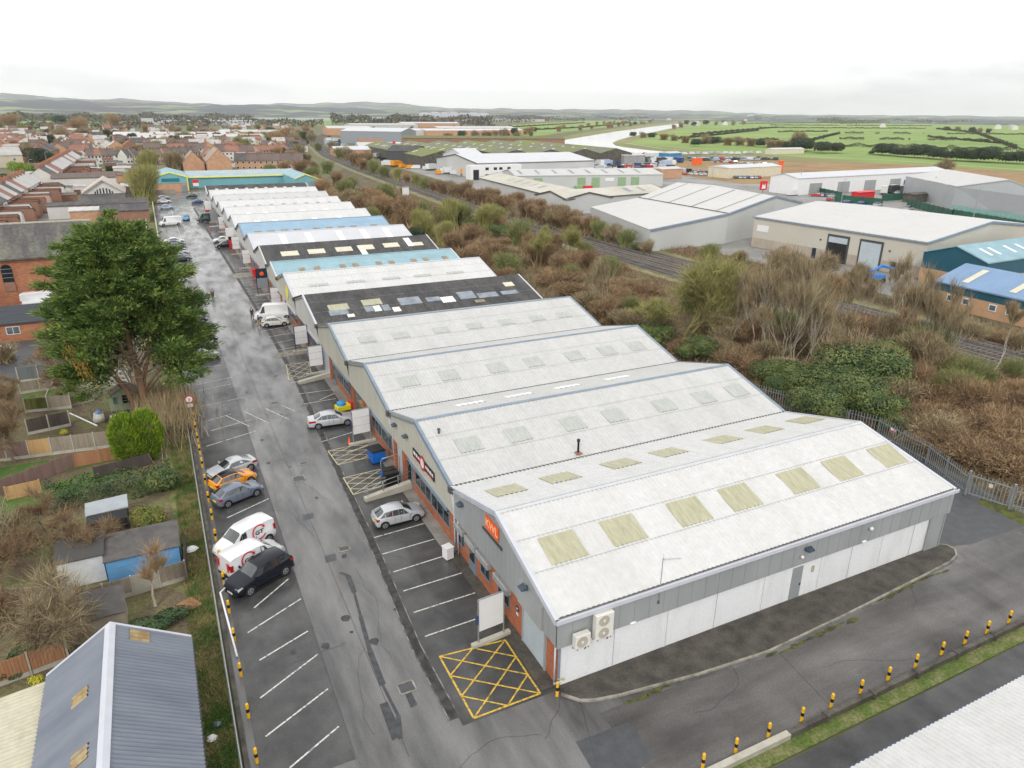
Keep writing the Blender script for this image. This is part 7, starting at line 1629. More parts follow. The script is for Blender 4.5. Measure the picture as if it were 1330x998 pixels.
tinies(grid(1100, 265, 1140, 268, 3), 'in a short line just behind the cream warehouse ridge', 'short line', 'car', .1, 12, [P_SILVER, P_BLUE]); tinies([(1180, 273)], 'alone behind the cream warehouse ridge', 's4', 'car', .2, 13, [P_SILVER]); tinies([(1310, 299)], 'on the verge in front of the green fence', 's5', 'car', -.5, 14, [P_SILVER])
tinies(grid(1058, 247, 1125, 244, 7, 2), 'in front of the trade building doors', 'trade yard', ['car', 'van'], None, 15); tinies(grid(1140, 245, 1225, 243, 7, 2), 'among clutter at the right of the trade building', 'trade yard right', ['car', 'van', 'lorry'], None, 16, [P_DGREY, P_BLUE, P_WHITE])
tinies(grid(430, 183, 445, 186, 5, 2), 'in the blue yard left of the grey warehouse', 'blue yard', ['lorry'], None, 17, [P_BLUE, P_PALE, P_WHITE]); tinies(grid(505, 216, 560, 222, 7, 2), 'in the factory yard beside the railway', 'factory yard', ['lorry', 'van'], None, 18, [P_WHITE, P_ORANGE, P_WHITE])
tinies(grid(755, 210, 880, 212, 20, 2), 'in the middle of the lorry yard', 'x', ['lorry', 'van', 'car'], None, 21, [P_BLUE, P_WHITE, P_PALE, P_DGREY, P_RED, P_WHITE])
tinies(grid(760, 219, 860, 219, 18, 2), 'in the near edge of the lorry yard', 'x', ['car', 'van'], None, 22)
tinies(grid(900, 209, 1010, 208, 20, 2), 'in the second row of the storage field', 'x', ['car', 'van'], None, 23)
tinies(grid(890, 227, 960, 229, 12, 1), 'in the depot approach line', 'x', 'car', 1.2, 24)
tinies(grid(1060, 255, 1080, 256, 4, 1), 'by the mesh fence of the estate', 'x', 'car', None, 25); tinies(grid(1150, 252, 1235, 252, 12, 3), 'in the scrap compound', 'x', ['car', 'van', 'lorry'], None, 26, [P_DGREY, P_BEIGE, P_BLUE, P_WHITE, P_DGREY])
tinies(grid(430, 187, 500, 208, 9, 3), 'beside the low white roofed units', 'x', ['van', 'lorry'], None, 27); tinies(grid(640, 190, 700, 188, 7, 1), 'behind the mossy roofs near the river', 'x', ['lorry'], None, 28)
tinies(grid(570, 226, 620, 229, 6, 2), 'in the yard left of the office block', 'office yard', ['van', 'lorry'], None, 19, [P_ORANGE, P_WHITE])
for i, (p, w, d, h, m_, rz, lb) in enumerate(((pt(818, 212), 18, 9, 5, M_clad_grey, .1, 'grey box building in the lorry yard'), (pt(870, 208), 15, 9, 4.8, mat('blue band', (0.03,0.22,0.45), .5), .3, 'small building with blue wall beside the tan bank'), (pt(967, 229), 40, 14, 5, M_pale_light, .1, 'small white roofed depot with pale walls'), (pt(905, 214), 9, 1.2, 4.0, M_orange, .2, 'orange sheeted panel on poles by the compound'), (pt(1013, 222), 4, 1, 5.5, M_orange, .2, 'small orange hoarding on a pole'),
        (pt(1019, 200), 38, 8, 4, M_pale_light, .05, 'long cream container row at the end of the storage field'), (pt(865, 231), 14, 8, 4.5, M_brick_buff, .1, 'small brick hut right of the green door workshop'), (pt(1120, 258), 10, 3, 2.6, M_red, .05, 'red container behind the solid green fence'), (pt(1190, 262), 12, 4, 3, M_concd, .1, 'grey clutter pile inside the green fenced compound'), (pt(1210, 248), 10, 4, 4, M_gfence, 0, 'dark green tank at the right end of the trade building'),
        (pt(760, 228), 9, 4, 3.5, M_red, .1, 'red end of the white warehouse yard'), (pt(700, 194), 36, 14, 5, M_brick_far, .1, 'long orange brick roof at the river side of the mossy sheds'))):
    t = thing('yard_building', lb, 'building', (p.x, p.y, 0), rz); b = MB(); b.box(-w/2, w/2, -d/2, d/2, 0, h); b.build('wall', m_, t)
    b = MB(); b.add([(-w/2-.3,-d/2-.3,h),(w/2+.3,-d/2-.3,h),(w/2+.3,d/2+.3,h),(-w/2-.3,d/2+.3,h),(-w/2,0,h+min(d*.12, 1.2)),(w/2,0,h+min(d*.12, 1.2))], [(0,1,5,4),(2,3,4,5),(1,2,5),(3,0,4)]); b.build('roof', M_bright_roof if i in (2, 5) else m_ if i in (3, 4, 7, 8, 9, 11) else M_pale_roof, t)
t = thing('dealer_sign', 'red square sign with white mark above the pale warehouse ridge', 'sign', tuple(pt(989, 262))); b = MB(); b.box(-1.6, 1.6, -.2, .2, 4.2, 7.4); b.build('face', M_red, t); b = MB(); b.face([(-1,-.22,4.7),(1,-.22,4.7),(.6,-.22,6.6),(0,-.22,5.6),(-.6,-.22,6.6)]); b.build('mark', M_wht, t); b = MB(); b.box(-.2, .2, -.15, .15, 0, 4.2); b.build('post', M_galv, t)
for i, (px, py, H_, lb) in enumerate(((1037, 252, 9, 'slim lamp post by the left end of the trade building'), (1092, 266, 9, 'slim lamp post at the solid green fence'), (1260, 300, 12, 'pale flag pole behind the cream warehouse ridge'), (1209, 262, 9, 'slim lamp post by the green compound'), (925, 232, 9, 'lamp post under the orange hoarding'), (812, 222, 9, 'lamp post in the lorry yard'))):
    t = thing('lamp_post', lb, 'lamp post', tuple(pt(px, py))); b = MB(); b.tube([(0, 0, 0), (0, 0, H_)], [.14, .08], 6); b.build('column', M_galv, t); b = MB(); b.box(-.1, 1.2, -.12, .12, H_-.1, H_+.05); b.build('head', M_galv, t)

# ================================================================ the town on the left
M_slate = mat('dark slate roof', (0.065,0.063,0.066), .8, col2=(0.11,0.105,0.10), scale=.35, fac=(.35,.65), fine=.2, bscale=2)
M_slatel = mat('lichen slate roof', (0.085,0.08,0.082), .85, col2=(0.17,0.17,0.13), scale=.45, fac=(.4,.7), fine=.3, bscale=2, stretch=(1.6,.4,.4))
M_rtile = mat('red tile roof', (0.31,0.15,0.105), .85, col2=(0.22,0.115,0.09), scale=.3, fac=(.35,.65), fine=.15, bscale=2)
M_btile = mat('brown tile roof', (0.16,0.115,0.10), .85, col2=(0.12,0.095,0.085), scale=.3, fac=(.35,.65), fine=.15, bscale=2)
M_ptile = mat('pale wet slate roof', (0.34,0.33,0.32), .45, col2=(0.46,0.45,0.43), scale=.3, fac=(.35,.65), fine=.1, bscale=2)
M_stile = mat('sandy tile roof', (0.36,0.27,0.21), .8, var=.12, scale=.3)
M_render = mat('white render', (0.62,0.61,0.58), .8, var=.06, scale=.3); M_cream = mat('cream render', (0.55,0.49,0.38), .8, var=.06, scale=.3); M_pink = mat('pink render', (0.50,0.33,0.27), .8, var=.08, scale=.3)
M_street = mat('street asphalt', (0.11,0.11,0.112), .5, col2=(0.19,0.185,0.18), scale=.1, fac=(.35,.65), fine=.1, bscale=1)
M_chim = mat('orange chimney pots', (0.50,0.19,0.08), .85, var=.15, scale=1)
def house(name, label, cat, loc, rz, w, d, he, hr, wall, roof, group=None, chim=1, wins=2, floors=2, gwin=False, lean=0, rear=None, detail=True):
    """ridge runs along local x; front faces local -y; the origin is the middle of the front"""
    t = thing(name, label, cat, loc, rz, group); a, c = -w/2, w/2; h = d/2
    b = MB(); b.add([(a,0,0),(c,0,0),(c,d,0),(a,d,0),(a,0,he),(c,0,he),(c,d,he),(a,d,he),(a,h,hr),(c,h,hr)], [(0,1,5,4),(1,2,6,9,5),(2,3,7,6),(3,0,4,8,7)]); b.build('wall', wall, t)
    k = (hr-he)/h; o = .3
    b = MB()
    for y0_, y1_ in ((-o, h), (d+o, h)):
        z0_ = he-k*o+.12; q = [(a-.15,y0_,z0_),(c+.15,y0_,z0_),(c+.15,h,hr+.12),(a-.15,h,hr+.12)]; dn = [(x,y,z-.15) for x,y,z in q]
        b.add(q+dn, [(0,1,2,3),(7,6,5,4),(0,4,5,1),(1,5,6,2),(3,7,4,0)])
    R_ = b.build('roof', roof, t)
    b = MB(); b.box(a-.16, c+.16, h-.12, h+.12, hr+.08, hr+.24); b.build('ridge_tiles', M_chim if roof in (M_slate, M_slatel, M_ptile) else roof, R_)
    for i in range(chim):
        x = (a+.45) if i == 0 else (c-.45); b = MB(); b.box(x-.4, x+.4, h-.7, h+.7, he+(hr-he)*.5, hr+1.1); ch = b.build('chimney', M_brick_far, R_)
        if detail:
            for yy in (-.35, .1, .45): b = MB(); b.lathe([(.14, hr+1.1), (.11, hr+1.5)], 6, c=(x, h+yy, 0)); b.build('chimney_pot', M_chim, ch)
    for f in range(floors):
        for i in range(wins):
            x = a+w*(i+.5)/wins; z = .9+f*2.6; b = MB(); b.box(x-.6, x+.6, -.05, 0, z, z+1.3); W_ = b.build('window', M_wht, t); b = MB(); b.box(x-.48, x+.48, -.07, -.05, z+.12, z+1.18); b.build('pane', M_glass, W_)
            if detail and f == floors-1: b = MB(); b.box(x-.6, x+.6, d, d+.05, z, z+1.2); b.build('window', M_glass2, t)
    if gwin:
        for yy in (d*.3, d*.7): b = MB(); b.box(c, c+.05, yy-.5, yy+.5, he-1.9, he-.6); b.build('window', M_glass2, t)
    return t
# church hall with arched window
t = thing('church_hall', 'old orange brick hall with long lichened slate roof and arched window at the left edge', 'hall', (-60, 137, 0))
b = MB(); b.box(-60, -10.6, 137.0, 151.0, 0, 7.9); b.add([(-10.6,137,7.9),(-10.6,151,7.9),(-10.6,144,12)], [(0,1,2)]); b.box(-60, -10.4, 136.8, 137, 0, 1.2); b.build('wall', M_brick_old, t, 1)
b = MB(); q = [(-60,136.4,7.7),(-10.2,136.4,7.7),(-10.2,144,12.2),(-60,144,12.2),(-60,151.6,7.7),(-10.2,151.6,7.7)]; b.add(q+[(x,y,z-.25) for x,y,z in q], [(0,1,2,3),(3,2,5,4),(0,6,7,1),(1,7,8,2),(2,8,11,5)]); b.build('roof', M_slatel, t, 1)
b = MB(); b.box(-60, -10.1, 143.8, 144.2, 12.12, 12.35); b.build('ridge_tiles', M_conc, t, 1)
for xc in (-22.6, -35.5, -48):
    b = MB(); n = 12; pts_ = [(xc-.75, 3.9), (xc+.75, 3.9), (xc+.75, 6.0)]+[(xc+.75*math.cos(math.pi*k/n), 6.0+.75*math.sin(math.pi*k/n)) for k in range(1, n)]+[(xc-.75, 6.0)]
    m = len(pts_); b.add([(x, 136.92, z) for x, z in pts_], [tuple(range(m))]); F_ = b.build('arched_window', M_glass, t, 1); b = MB()
    for z in (4.6, 5.3, 6.0): b.box(xc-.75, xc+.75, 136.86, 136.91, z, z+.07)
    b.build('glazing_bar', M_trim, F_, 1); b = MB(); b.box(xc-.75, xc+.75, 136.85, 136.93, 2.4, 3.9); b.build('infill_panel', M_brick_far, t, 1)
b = MB(); b.box(-60, -10.5, 136.75, 136.86, 7.35, 7.6); b.build('gutter', M_dgrey, t, 1)
# garage
t = thing('brick_garage', 'low brick garage with dark tiled roof and double white window left of the cypress', 'garage', (-40, 114.5, 0))
b = MB(); b.box(-40, -15.5, 114.5, 119, 0, 2.6); b.build('wall', M_brick_old, t, 1)
b = MB(); q = [(-40,114.2,2.6),(-15.3,114.2,2.6),(-15.3,119.2,4.0),(-40,119.2,4.0)]; b.add(q+[(x,y,z-.15) for x,y,z in q], [(0,1,2,3),(0,4,5,1),(1,5,6,2)]); b.build('roof', mat('dark grooved roof', (0.035,0.04,0.05), .7, var=.3, scale=1.5, stretch=(.2,3,1)), t, 1)
window(t, 114.5, -20.6, -19.0, 1.0, 2.1, frame=M_wht, glass=M_glass2, mull=2, side=-1, axis='y')
t = thing('white_building', 'white rendered building end cut by the left edge beside the camper van', 'building', (-30, 122, 0)); b = MB(); b.box(-40, -26.0, 122, 128, 0, 5.5); b.build('wall', M_render, t, 1); b = MB(); b.box(-40.3, -25.7, 121.7, 128.3, 5.5, 5.8); b.build('roof', M_slate, t, 1)
sheet('rear_yard', [(-60, 119.2), (-10, 119.2), (-10, 136.8), (-60, 136.8)], -.02, M_street); sheet('rear_yard', [(-60, 98), (-12, 96), (-12, 110), (-60, 113)], -.02, M_patch)
for i, (px, py) in enumerate(((2, 458), (11, 456))): p = pt(px, py); b = MB(); b.lathe([(.5, 0), (.75, .4), (.6, .8), (.1, 1.0)], 8); o = b.build('white_sack', M_wht, smooth=True); o.location = p; tag(o, ['white sack on the rear yard cut by the left edge', 'white sack on the rear yard just inside the left edge'][i], 'sack')
# lettered white gable
t = thing('club_building', 'white gabled building with dark fan shaped slats above a slate lean-to roof', 'hall', (-14, 272, 0))
b = MB(); b.add([(-19.5,272,0),(-8.0,272,0),(-8,272,5),(-13.7,272,8.8),(-19.5,272,5),(-19.5,286,0),(-8,286,0),(-8,286,5),(-13.7,286,8.8),(-19.5,286,5)], [(0,1,2,3,4),(1,6,7,2),(5,0,4,9),(6,5,9,8,7)]); b.build('wall', M_render, t, 1)
for xa in (-20.1, -7.4): b = MB(); b.add([(xa,271.3,4.9),(-13.7,271.3,9.1),(-13.7,286,9.1),(xa,286,4.9),(xa,271.3,4.5),(-13.7,271.3,8.6)], [(0,1,2,3),(4,5,1,0)]); b.build('roof', mat('pinkish pale roof', (0.50,0.42,0.38), .6, var=.08), t, 1)
for k in range(7): a_ = math.radians(40+100*k/6); b = MB(); x = -13.7-3.2*math.cos(a_); z = 3.4+2.9*math.sin(a_)*1.0; b.box(x-.18, x+.18, 271.85, 271.99, 4.4, z); b.build('slat', M_black, t, 1)
b = MB(); b.add([(-20.3,266,3.2),(-7.6,266,3.2),(-7.6,271.9,4.5),(-20.3,271.9,4.5),(-20.3,266,0),(-7.6,266,0),(-7.6,271.9,0),(-20.3,271.9,0)], [(0,1,2,3),(4,5,1,0),(5,6,2,1),(7,4,0,3)], 0); b.build('lean_to', M_slate, t, 1)
for (px, py, L_, W_, ze, zr_2, wl, rf, lb) in ((150, 285, 18, 6, 4.5, 5.5, M_brick_far, M_slate, 'low brick building with slate roof right of the white gabled hall'), (100, 284, 14, 7, 3.8, 4.4, M_render, M_slate, 'white windowed single storey house below the white gabled hall'), (125, 290, 12, 7, 3.6, 4.2, M_brick_buff, M_pale_roof, 'orange brick extension just above the cypress top'), (165, 290, 12, 8, 3.5, 4.8, M_brick_far, M_slate, 'dark hipped roof outbuilding beside the footpath'),
       (112, 248, 22, 10, 5, 6.5, M_render, M_btile, 'brown flat roofed block with white edges behind the white gabled hall'), (180, 256, 10, 6, 4, 4.8, M_concd, M_pale_roof, 'small dark annexe right of the white gabled hall')):
    p = pt(px, py); gshed('outbuilding', lb, (p.x-L_/2, p.y), (p.x+L_/2, p.y), W_, ze, zr_2, rf, wl, cat='building', corrp=2)
# terraces running away, rear wings to the right
def terrace(p0, p1, n, w_right, lbl, gname, seed):
    rr = random.Random(seed); a = Vector((p0[0], p0[1])); c = Vector((p1[0], p1[1])); u = (c-a)/n; ang = math.atan2(u.y, u.x)
    for k in range(n):
        p = a+u*(k+.5); rf = rr.choice([M_ptile, M_ptile, M_ptile, M_rtile, M_slate]); wl = rr.choice([M_brick_far, M_brick_far, M_render, M_pink])
        nmr = {M_ptile.name: 'pale wet slate', M_rtile.name: 'red tiled', M_slate.name: 'dark slate'}[rf.name]
        t = house('terraced_house', f'{nmr} roofed house, {ordinal(k)} from the near end of {lbl}', 'house', (p.x+w_right/2, p.y, 0), ang+math.pi if 0 else ang, u.length-.02, 8.5, 5.6, 8.6, wl, rf, gname, chim=1, wins=1)
        # rear wing
        if k % 1 == 0:
            s_ = -1; b = MB(); L_ = rr.uniform(6, 9); b.add([(-1.6,0,0),(1.2,0,0),(1.2,-L_,0),(-1.6,-L_,0),(-1.6,0,4.6),(1.2,0,3.6),(1.2,-L_,3.6),(-1.6,-L_,4.6)], [(3,2,6,7),(2,1,5,6),(0,3,7,4),(4,7,6,5)]); b.build('rear_wing', wl if rr.random() < .6 else M_brick_far, t)
            b = MB(); b.add([(-1.7,-.1,4.7),(1.3,-.1,3.65),(1.3,-L_-.2,3.65),(-1.7,-L_-.2,4.7)], [(0,1,2,3)]); b.build('rear_roof', rr.choice([M_slate, M_slate, M_ptile]), t)
terrace((-39, 205), (-35.5, 318), 19, 0, 'the long left terrace', 'houses of the long left terrace', 4)
terrace((-33.5, 340), (-32, 480), 20, 0, 'the second left terrace', 'houses of the second left terrace', 5)
terrace((-62, 215), (-58, 330), 18, 0, 'the outer left terrace', 'houses of the outer left terrace', 6)
sheet('street', [(-54, 150), (-46, 150), (-42, 520), (-50, 520)], -.02, M_street)
# named houses
for (px, py, rz, w, d, he, hr, wl, rf, lb, gw) in (
    (252, 224, 90, 15, 10, 5.2, 10.5, M_brick_buff, M_stile, 'pale tiled gabled house with brick gable left of the taller pair', 0), (284, 224, 90, 24, 11.5, 6.4, 12, M_brick_buff, M_stile, 'tallest brick gabled house behind the turquoise units', 0),
    (272, 212, 90, 14, 8, 5, 9.5, M_pink, M_rtile, 'small pinkish gabled house between the two pale tiled gables', 0)):
    p = pt(px, py); house('brick_house', lb, 'house', (p.x+d/2, p.y, 0), math.radians(rz), w, d, he, hr, wl, rf, 'large gabled houses', chim=0, wins=2, gwin=True)
def row(pa, pb_, n, d, he, hr, walls, roofs, lbl, grp, seed=1, rz=None, chim=1):
    rr = random.Random(seed); a = pt(*pa); c = pt(*pb_)
    for k in range(n):
        p = a.lerp(c, (k+.5)/n); w = (c-a).length/n; wl = rr.choice(walls); rf = rr.choice(roofs)
        house('terraced_house', f'house {lbl}, {ordinal(k)} from left', 'house', (p.x, p.y, 0), math.atan2(c.y-a.y, c.x-a.x), w-.02 if n > 3 else w*.8, d, he, hr, wl, rf, grp, chim=chim, wins=2, detail=False)
row((306, 222), (395, 221), 6, 9, 5.2, 8.6, [M_brick_buff, M_pink], [M_btile, M_btile, M_slate], 'with dark roof in the row just behind the turquoise units', 'houses behind the turquoise units', 1)
row((284, 209), (332, 208), 5, 10, 5.6, 9.2, [M_render, M_render, M_brick_buff], [M_btile, M_rtile], 'with pale bay front behind the tall brick gables', 'pale fronted houses', 2)
row((115, 214), (152, 213), 4, 9, 5.2, 8.4, [M_pink, M_render, M_brick_far], [M_btile, M_rtile], 'in the row left of the small white house', 'facing row left', 3)
row((165, 214), (184, 213), 2, 9, 5.2, 8.4, [M_render], [M_slate], 'in the row right of the small white house', 'facing row middle', 4)
row((188, 214), (214, 213), 3, 9, 5.2, 8.4, [M_pink, M_brick_buff], [M_btile], 'in the facing row with pink brick fronts', 'facing row right', 5)
row((216, 211), (262, 209), 6, 9, 5.2, 8.4, [M_brick_buff, M_pink], [M_slate, M_btile], 'in the row half hidden by brown trees', 'row behind brown trees', 6)
row((338, 206), (384, 203), 6, 9, 5.2, 8.2, [M_brick_far, M_pink], [M_rtile, M_slate], 'in the brick row left of the railway bushes', 'brick row by the railway', 7)
row((60, 214), (80, 206), 3, 11, 6, 9.4, [M_brick_far], [M_slate, M_rtile], 'of red brick beside the dark evergreen', 'red brick trio', 8)
p = pt(158, 213); house('white_house', 'small bright white house in the facing row with slate porch', 'house', (p.x, p.y, 0), 0, 8, 8, 5, 7.5, M_render, M_slate, chim=0)
p = pt(10, 218); house('cream_house', 'large cream house with pale roof at the left edge behind the conifer hedge', 'house', (p.x, p.y, 0), .3, 16, 12, 6.5, 10.5, M_cream, M_ptile, chim=1)
# scattered town
HP = {}
def hp(w, d, wl, rf, nm):
    k = (w, d, wl.name, rf.name)
    if k not in HP: HP[k] = house('small_house', nm if len(nm) > 5 else 'white farmhouse with pale roof among the far river fields', 'house', (0, 0, -50), 0, w, d, 5.0, 8.2, wl, rf, 'houses of the spreading town', chim=1, wins=2, detail=False); return HP[k], True
    return HP[k], False
rr = random.Random(9); used = []; ent = []
zones = [('in the left far town', 0, 112, 168, 206, 74), ('around the white town roofs', 112, 300, 166, 204, 80), ('near the railway curve', 300, 400, 163, 200, 34)]
for zl, x0, x1, y0_, y1_, n in zones:
    for k in range(n):
        for tr_ in range(12):
            px, py = rr.uniform(x0, x1), y0_+(y1_-y0_)*rr.random()**.8; p = pt(px, py)
            if all((p-q_).length > 11 for q_ in used): break
        used.append(p); wl, wn = rr.choice([(M_brick_far, 'red brick'), (M_render, 'white walled'), (M_render, 'white walled'), (M_pink, 'pinkish'), (M_brick_buff, 'buff brick'), (M_cream, 'cream')]); rf, rn = rr.choice([(M_rtile, 'red'), (M_btile, 'brown'), (M_slate, 'slate'), (M_ptile, 'pale'), (M_btile, 'brown'), (M_ptile, 'pale')])
        ent.append((px, f'{wn} house with {rn} roof {zl}', p, wl, rf, rr.choice([0, .1, 1.5, 1.7, 3.1])))
num = {}
for px, lb, p, wl, rf, rz in sorted(ent, key=lambda q_: q_[0]):
    num[lb] = num.get(lb, 0)+1; l2 = f'{lb}, {ordinal(num[lb]-1)} from left'; o, new = hp(11, 9, wl, rf, l2)
    if new: o.location = p; o.rotation_euler[2] = rz
    else: place(o, p, rz, l2, 'houses of the spreading town')
rq = random.Random(41)
for k in range(46):
    px, py = (rq.uniform(62, 108), rq.uniform(226, 268)) if k < 14 else (rq.uniform(110, 200), rq.uniform(216, 238)) if k < 32 else (rq.uniform(0, 60), rq.uniform(222, 240)) if k < 38 else (rq.uniform(300, 345), rq.uniform(208, 222))
    p = pt(px, py); w, d_, h = rq.uniform(3, 8), rq.uniform(3, 6), rq.uniform(2.2, 3.4); t = thing('outbuilding', f'{["dark roofed", "pale roofed", "brown roofed"][k % 3]} low outbuilding among the back yards {"beside the second terrace" if k < 14 else "behind the white gabled hall" if k < 32 else "by the left street" if k < 38 else "behind the tall brick gables"}', 'outbuilding', (p.x, p.y, 0), rq.choice([0, .1, 1.5]), 'back yard outbuildings')
    b = MB(); b.box(-w/2, w/2, 0, d_, 0, h); b.build('wall', rq.choice([M_brick_far, M_render, M_timber, M_brick_buff]), t)
    b = MB(); b.add([(-w/2-.2,-.2,h+.02),(w/2+.2,-.2,h+.02),(w/2+.2,d_+.2,h+.5),(-w/2-.2,d_+.2,h+.5),(-w/2-.2,-.2,h-.1),(w/2+.2,-.2,h-.1)], [(0,1,2,3),(4,5,1,0)]); b.build('roof', [M_slate, M_ptile, M_btile][k % 3], t)
for k in range(16):
    a = pt(rq.uniform(60, 190), rq.uniform(222, 262)); c = a+Vector((rq.uniform(6, 16), rq.uniform(-2, 2), 0)); b = MB(); b.obox(a, c, .12, 0, 1.7); o = b.build('yard_wall', rq.choice([M_brick_far, M_timber, M_conc])); tag(o, 'low yard wall between back gardens left of the turquoise units', 'wall', 'yard walls')
sheet('back_yards', [(-33, 200), (-10, 200), (-10, 262), (-30, 262)], -.03, M_street); sheet('back_yards', [(-31, 290), (-6, 290), (0, 420), (-28, 420)], -.03, M_dirt)
# street lamps
for i, (px, py, H_) in enumerate(((43, 236, 9), (21, 236, 9), (63, 222, 9), (5, 250, 9), (55, 215, 9))):
    t = thing('street_lamp', ['street lamp in front of the conifer hedge, second from the left', 'street lamp left of the conifer hedge lamp pair', 'street lamp beside the dark evergreen', 'street lamp nearest the left edge', 'street lamp behind the dark evergreen'][i], 'street lamp', tuple(pt(px, py)), 0, 'street lamps of the left street')
    b = MB(); b.tube([(0, 0, 0), (0, 0, H_), (.6, 0, H_+.3)], .09, 6); b.build('column', M_galv, t); b = MB(); b.box(.5, 1.3, -.15, .15, H_+.2, H_+.4); b.build('head', M_galv, t)
# railed allotment / town trees
def rb(px, py, key, lb, sc=1.0, rz=0, cat='bush', name='bush', group=None): return put_bush(key, None, pt(px, py), rz, lb, group, sc, name, cat)
share('tw_br', lambda: twig_bush_mesh(101, M_twig_br, 4.2, 3.2, 2600, .040)); share('tw_br2', lambda: twig_bush_mesh(102, M_twig_br, 3.6, 3.4, 2400, .042, upright=.3)); share('tw_or', lambda: twig_bush_mesh(103, M_twig_or, 4.4, 3.2, 2600, .042))
share('tw_gr', lambda: twig_bush_mesh(104, M_twig_gr, 4.6, 3.2, 2600, .040, upright=.8)); share('tw_ye', lambda: twig_bush_mesh(105, M_twig_ye, 5.0, 3.0, 2800, .042, upright=.9)); share('tw_gn', lambda: twig_bush_mesh(106, M_twig_gn, 4.6, 3.2, 2800, .045, upright=.7))
share('ev', lambda: leafy_mesh(107, M_dark_ev, 5, 3.6, 3600, .30, 8)); share('ivy', lambda: leafy_mesh(108, M_ivy, 4.5, 3.8, 12000, .16, 9)); share('conif', lambda: leafy_mesh(109, M_gold, 5, 2.6, 3000, .26, 4))
share('bram', lambda: twig_bush_mesh(110, M_twig_br, 1.9, 3.4, 2800, .030, upright=.1)); share('bram2', lambda: twig_bush_mesh(111, M_twig_gr, 2.3, 3.4, 2800, .030, upright=.35))
for i, (px, py, key, s, lb) in enumerate(((20, 222, 'conif', 1.5, 'left end of the bright green conifer row in the left street'), (31, 222, 'conif', 1.4, 'middle of the bright green conifer row in the left street'), (42, 222, 'conif', 1.3, 'right end of the bright green conifer row in the left street'), (48, 212, 'ev', 2.2, 'large dark evergreen above the left street'), (62, 212, 'ev', 1.6, 'dark evergreen right of the larger one above the left street'), (30, 208, 'ev', 1.5, 'dark evergreen left of the larger one above the left street'),
      (80, 160, 'ev', 4.2, 'tall dark conifer standing alone before the far fields'), (145, 222, 'ev', .9, 'dark bush among the gardens near the small white house'), (102, 238, 'ev', 1.3, 'dark bush beside the second terrace end'), (5, 243, 'ev', 1.4, 'dark evergreen at the left edge by the street lamp'))):
    rb(px, py+4, key, lb, s, i, 'tree', 'evergreen_tree')
for i, (px, py, key, s, lb) in enumerate(((188, 262, 'tw_ye', 2.4, 'large yellowish brown bare tree right of the white gabled hall'), (196, 226, 'tw_ye', 2.3, 'wide olive bare tree behind the turquoise gable'), (228, 222, 'tw_gr', 2.3, 'dark brown bare tree left of the pale gabled house'), (178, 236, 'tw_gr', 1.6, 'brown bare tree above the flat roofed block'), (35, 205, 'tw_gr', 2.2, 'pale brown bare tree by the cream house'), (15, 166, 'tw_or', 5, 'big pinkish bare tree against the far fields at left'), (105, 172, 'tw_or', 4.6, 'tall orange brown bare tree against the far fields'), (148, 163, 'tw_or', 5, 'orange brown tall tree near the far pale sheds'), (108, 180, 'tw_gr', 3, 'brown bare tree among the red roofs'), (80, 182, 'tw_gr', 3, 'grey brown bare tree above the red brick houses'), (370, 185, 'tw_or', 3.4, 'orange brown tree left of the railway curve'))):
    rb(px, py+3, key, lb, s, i*1.3, 'tree', 'bare_tree')
rr = random.Random(31)
for k in range(150):
    px, py = rr.uniform(0, 400), 168+46*rr.random(); key = rr.choice(['tw_gr', 'tw_br', 'ev', 'tw_gn', 'tw_or']); far = (212-py)/44
    rb(px, py, key, {'tw_gr': 'grey brown leafless tree among the town roofs', 'tw_br': 'russet leafless tree among the town roofs', 'ev': 'dark evergreen among the town roofs', 'tw_gn': 'greenish bare tree among the town roofs', 'tw_or': 'orange brown leafless tree among the town roofs'}[key], rr.uniform(.9, 1.5)*(1+far*.8), k, 'tree', 'town_tree', 'trees among the town roofs')

# ================================================================ scrub and trees beside the railway
rr = random.Random(12)
# long bramble and scrub carpet: uncountable stems
def carpet(name, poly_fn, n, hmin, hmax, m, seed, w=.03, lean=.6):
    rs = np.random.RandomState(seed); P = poly_fn(rs, n); V, F = ribbons(P, randdir(rs, len(P))*lean+np.array([0, 0, 1]), rs.uniform(hmin, hmax, len(P)), w*rs.uniform(.7, 1.4, len(P)), rs, K=2, curl=.5, droop=.3)
    return np_mesh(name, V, F, m, kind='stuff')
def in_scrub(rs, n, y0_=28, y1_=300):
    y = y0_+(y1_-y0_)*rs.rand(n)**1.25; xl = np.interp(y, [28, 33, 43, 56, 70, 128, 300], [59.5, 61.8, 63.3, 58, 51.5, 51.5, 54]); xr = np.interp(y, [28, 50, 90, 140, 220, 300], [91, 90, 88, 86.5, 88.5, 92]); x = xl+(xr-xl)*rs.rand(n)
    return np.column_stack([x, y, np.full(n, -.05)])
carpet('bramble_scrub', in_scrub, 70000, .5, 2.0, [M_twig_br], 5, .022)
carpet('bramble_scrub', in_scrub, 15000, .3, 1.2, [M_twig_gn], 6, .024)
carpet('dry_grass_stems', in_scrub, 15000, .3, 1.0, [M_straw], 7, .016)
def far_scrub(rs, n): y = 92+170*rs.rand(n)**1.2; xl = np.interp(y, [92, 120, 160, 262], [106.5, 106, 106, 112]); return np.column_stack([xl+rs.rand(n)*np.interp(y, [92, 120, 200, 262], [12, 10, 10, 14]), y, np.full(n, -.05)])
carpet('bramble_scrub', far_scrub, 16000, .5, 1.8, [M_twig_br], 8, .03)
def near_rail_scrub(rs, n): y = 30+62*rs.rand(n); return np.column_stack([107.5+rs.rand(n)*8, y, np.full(n, -.05)])
carpet('bramble_scrub', near_rail_scrub, 9000, .3, 1.4, [M_twig_gr], 9, .022)
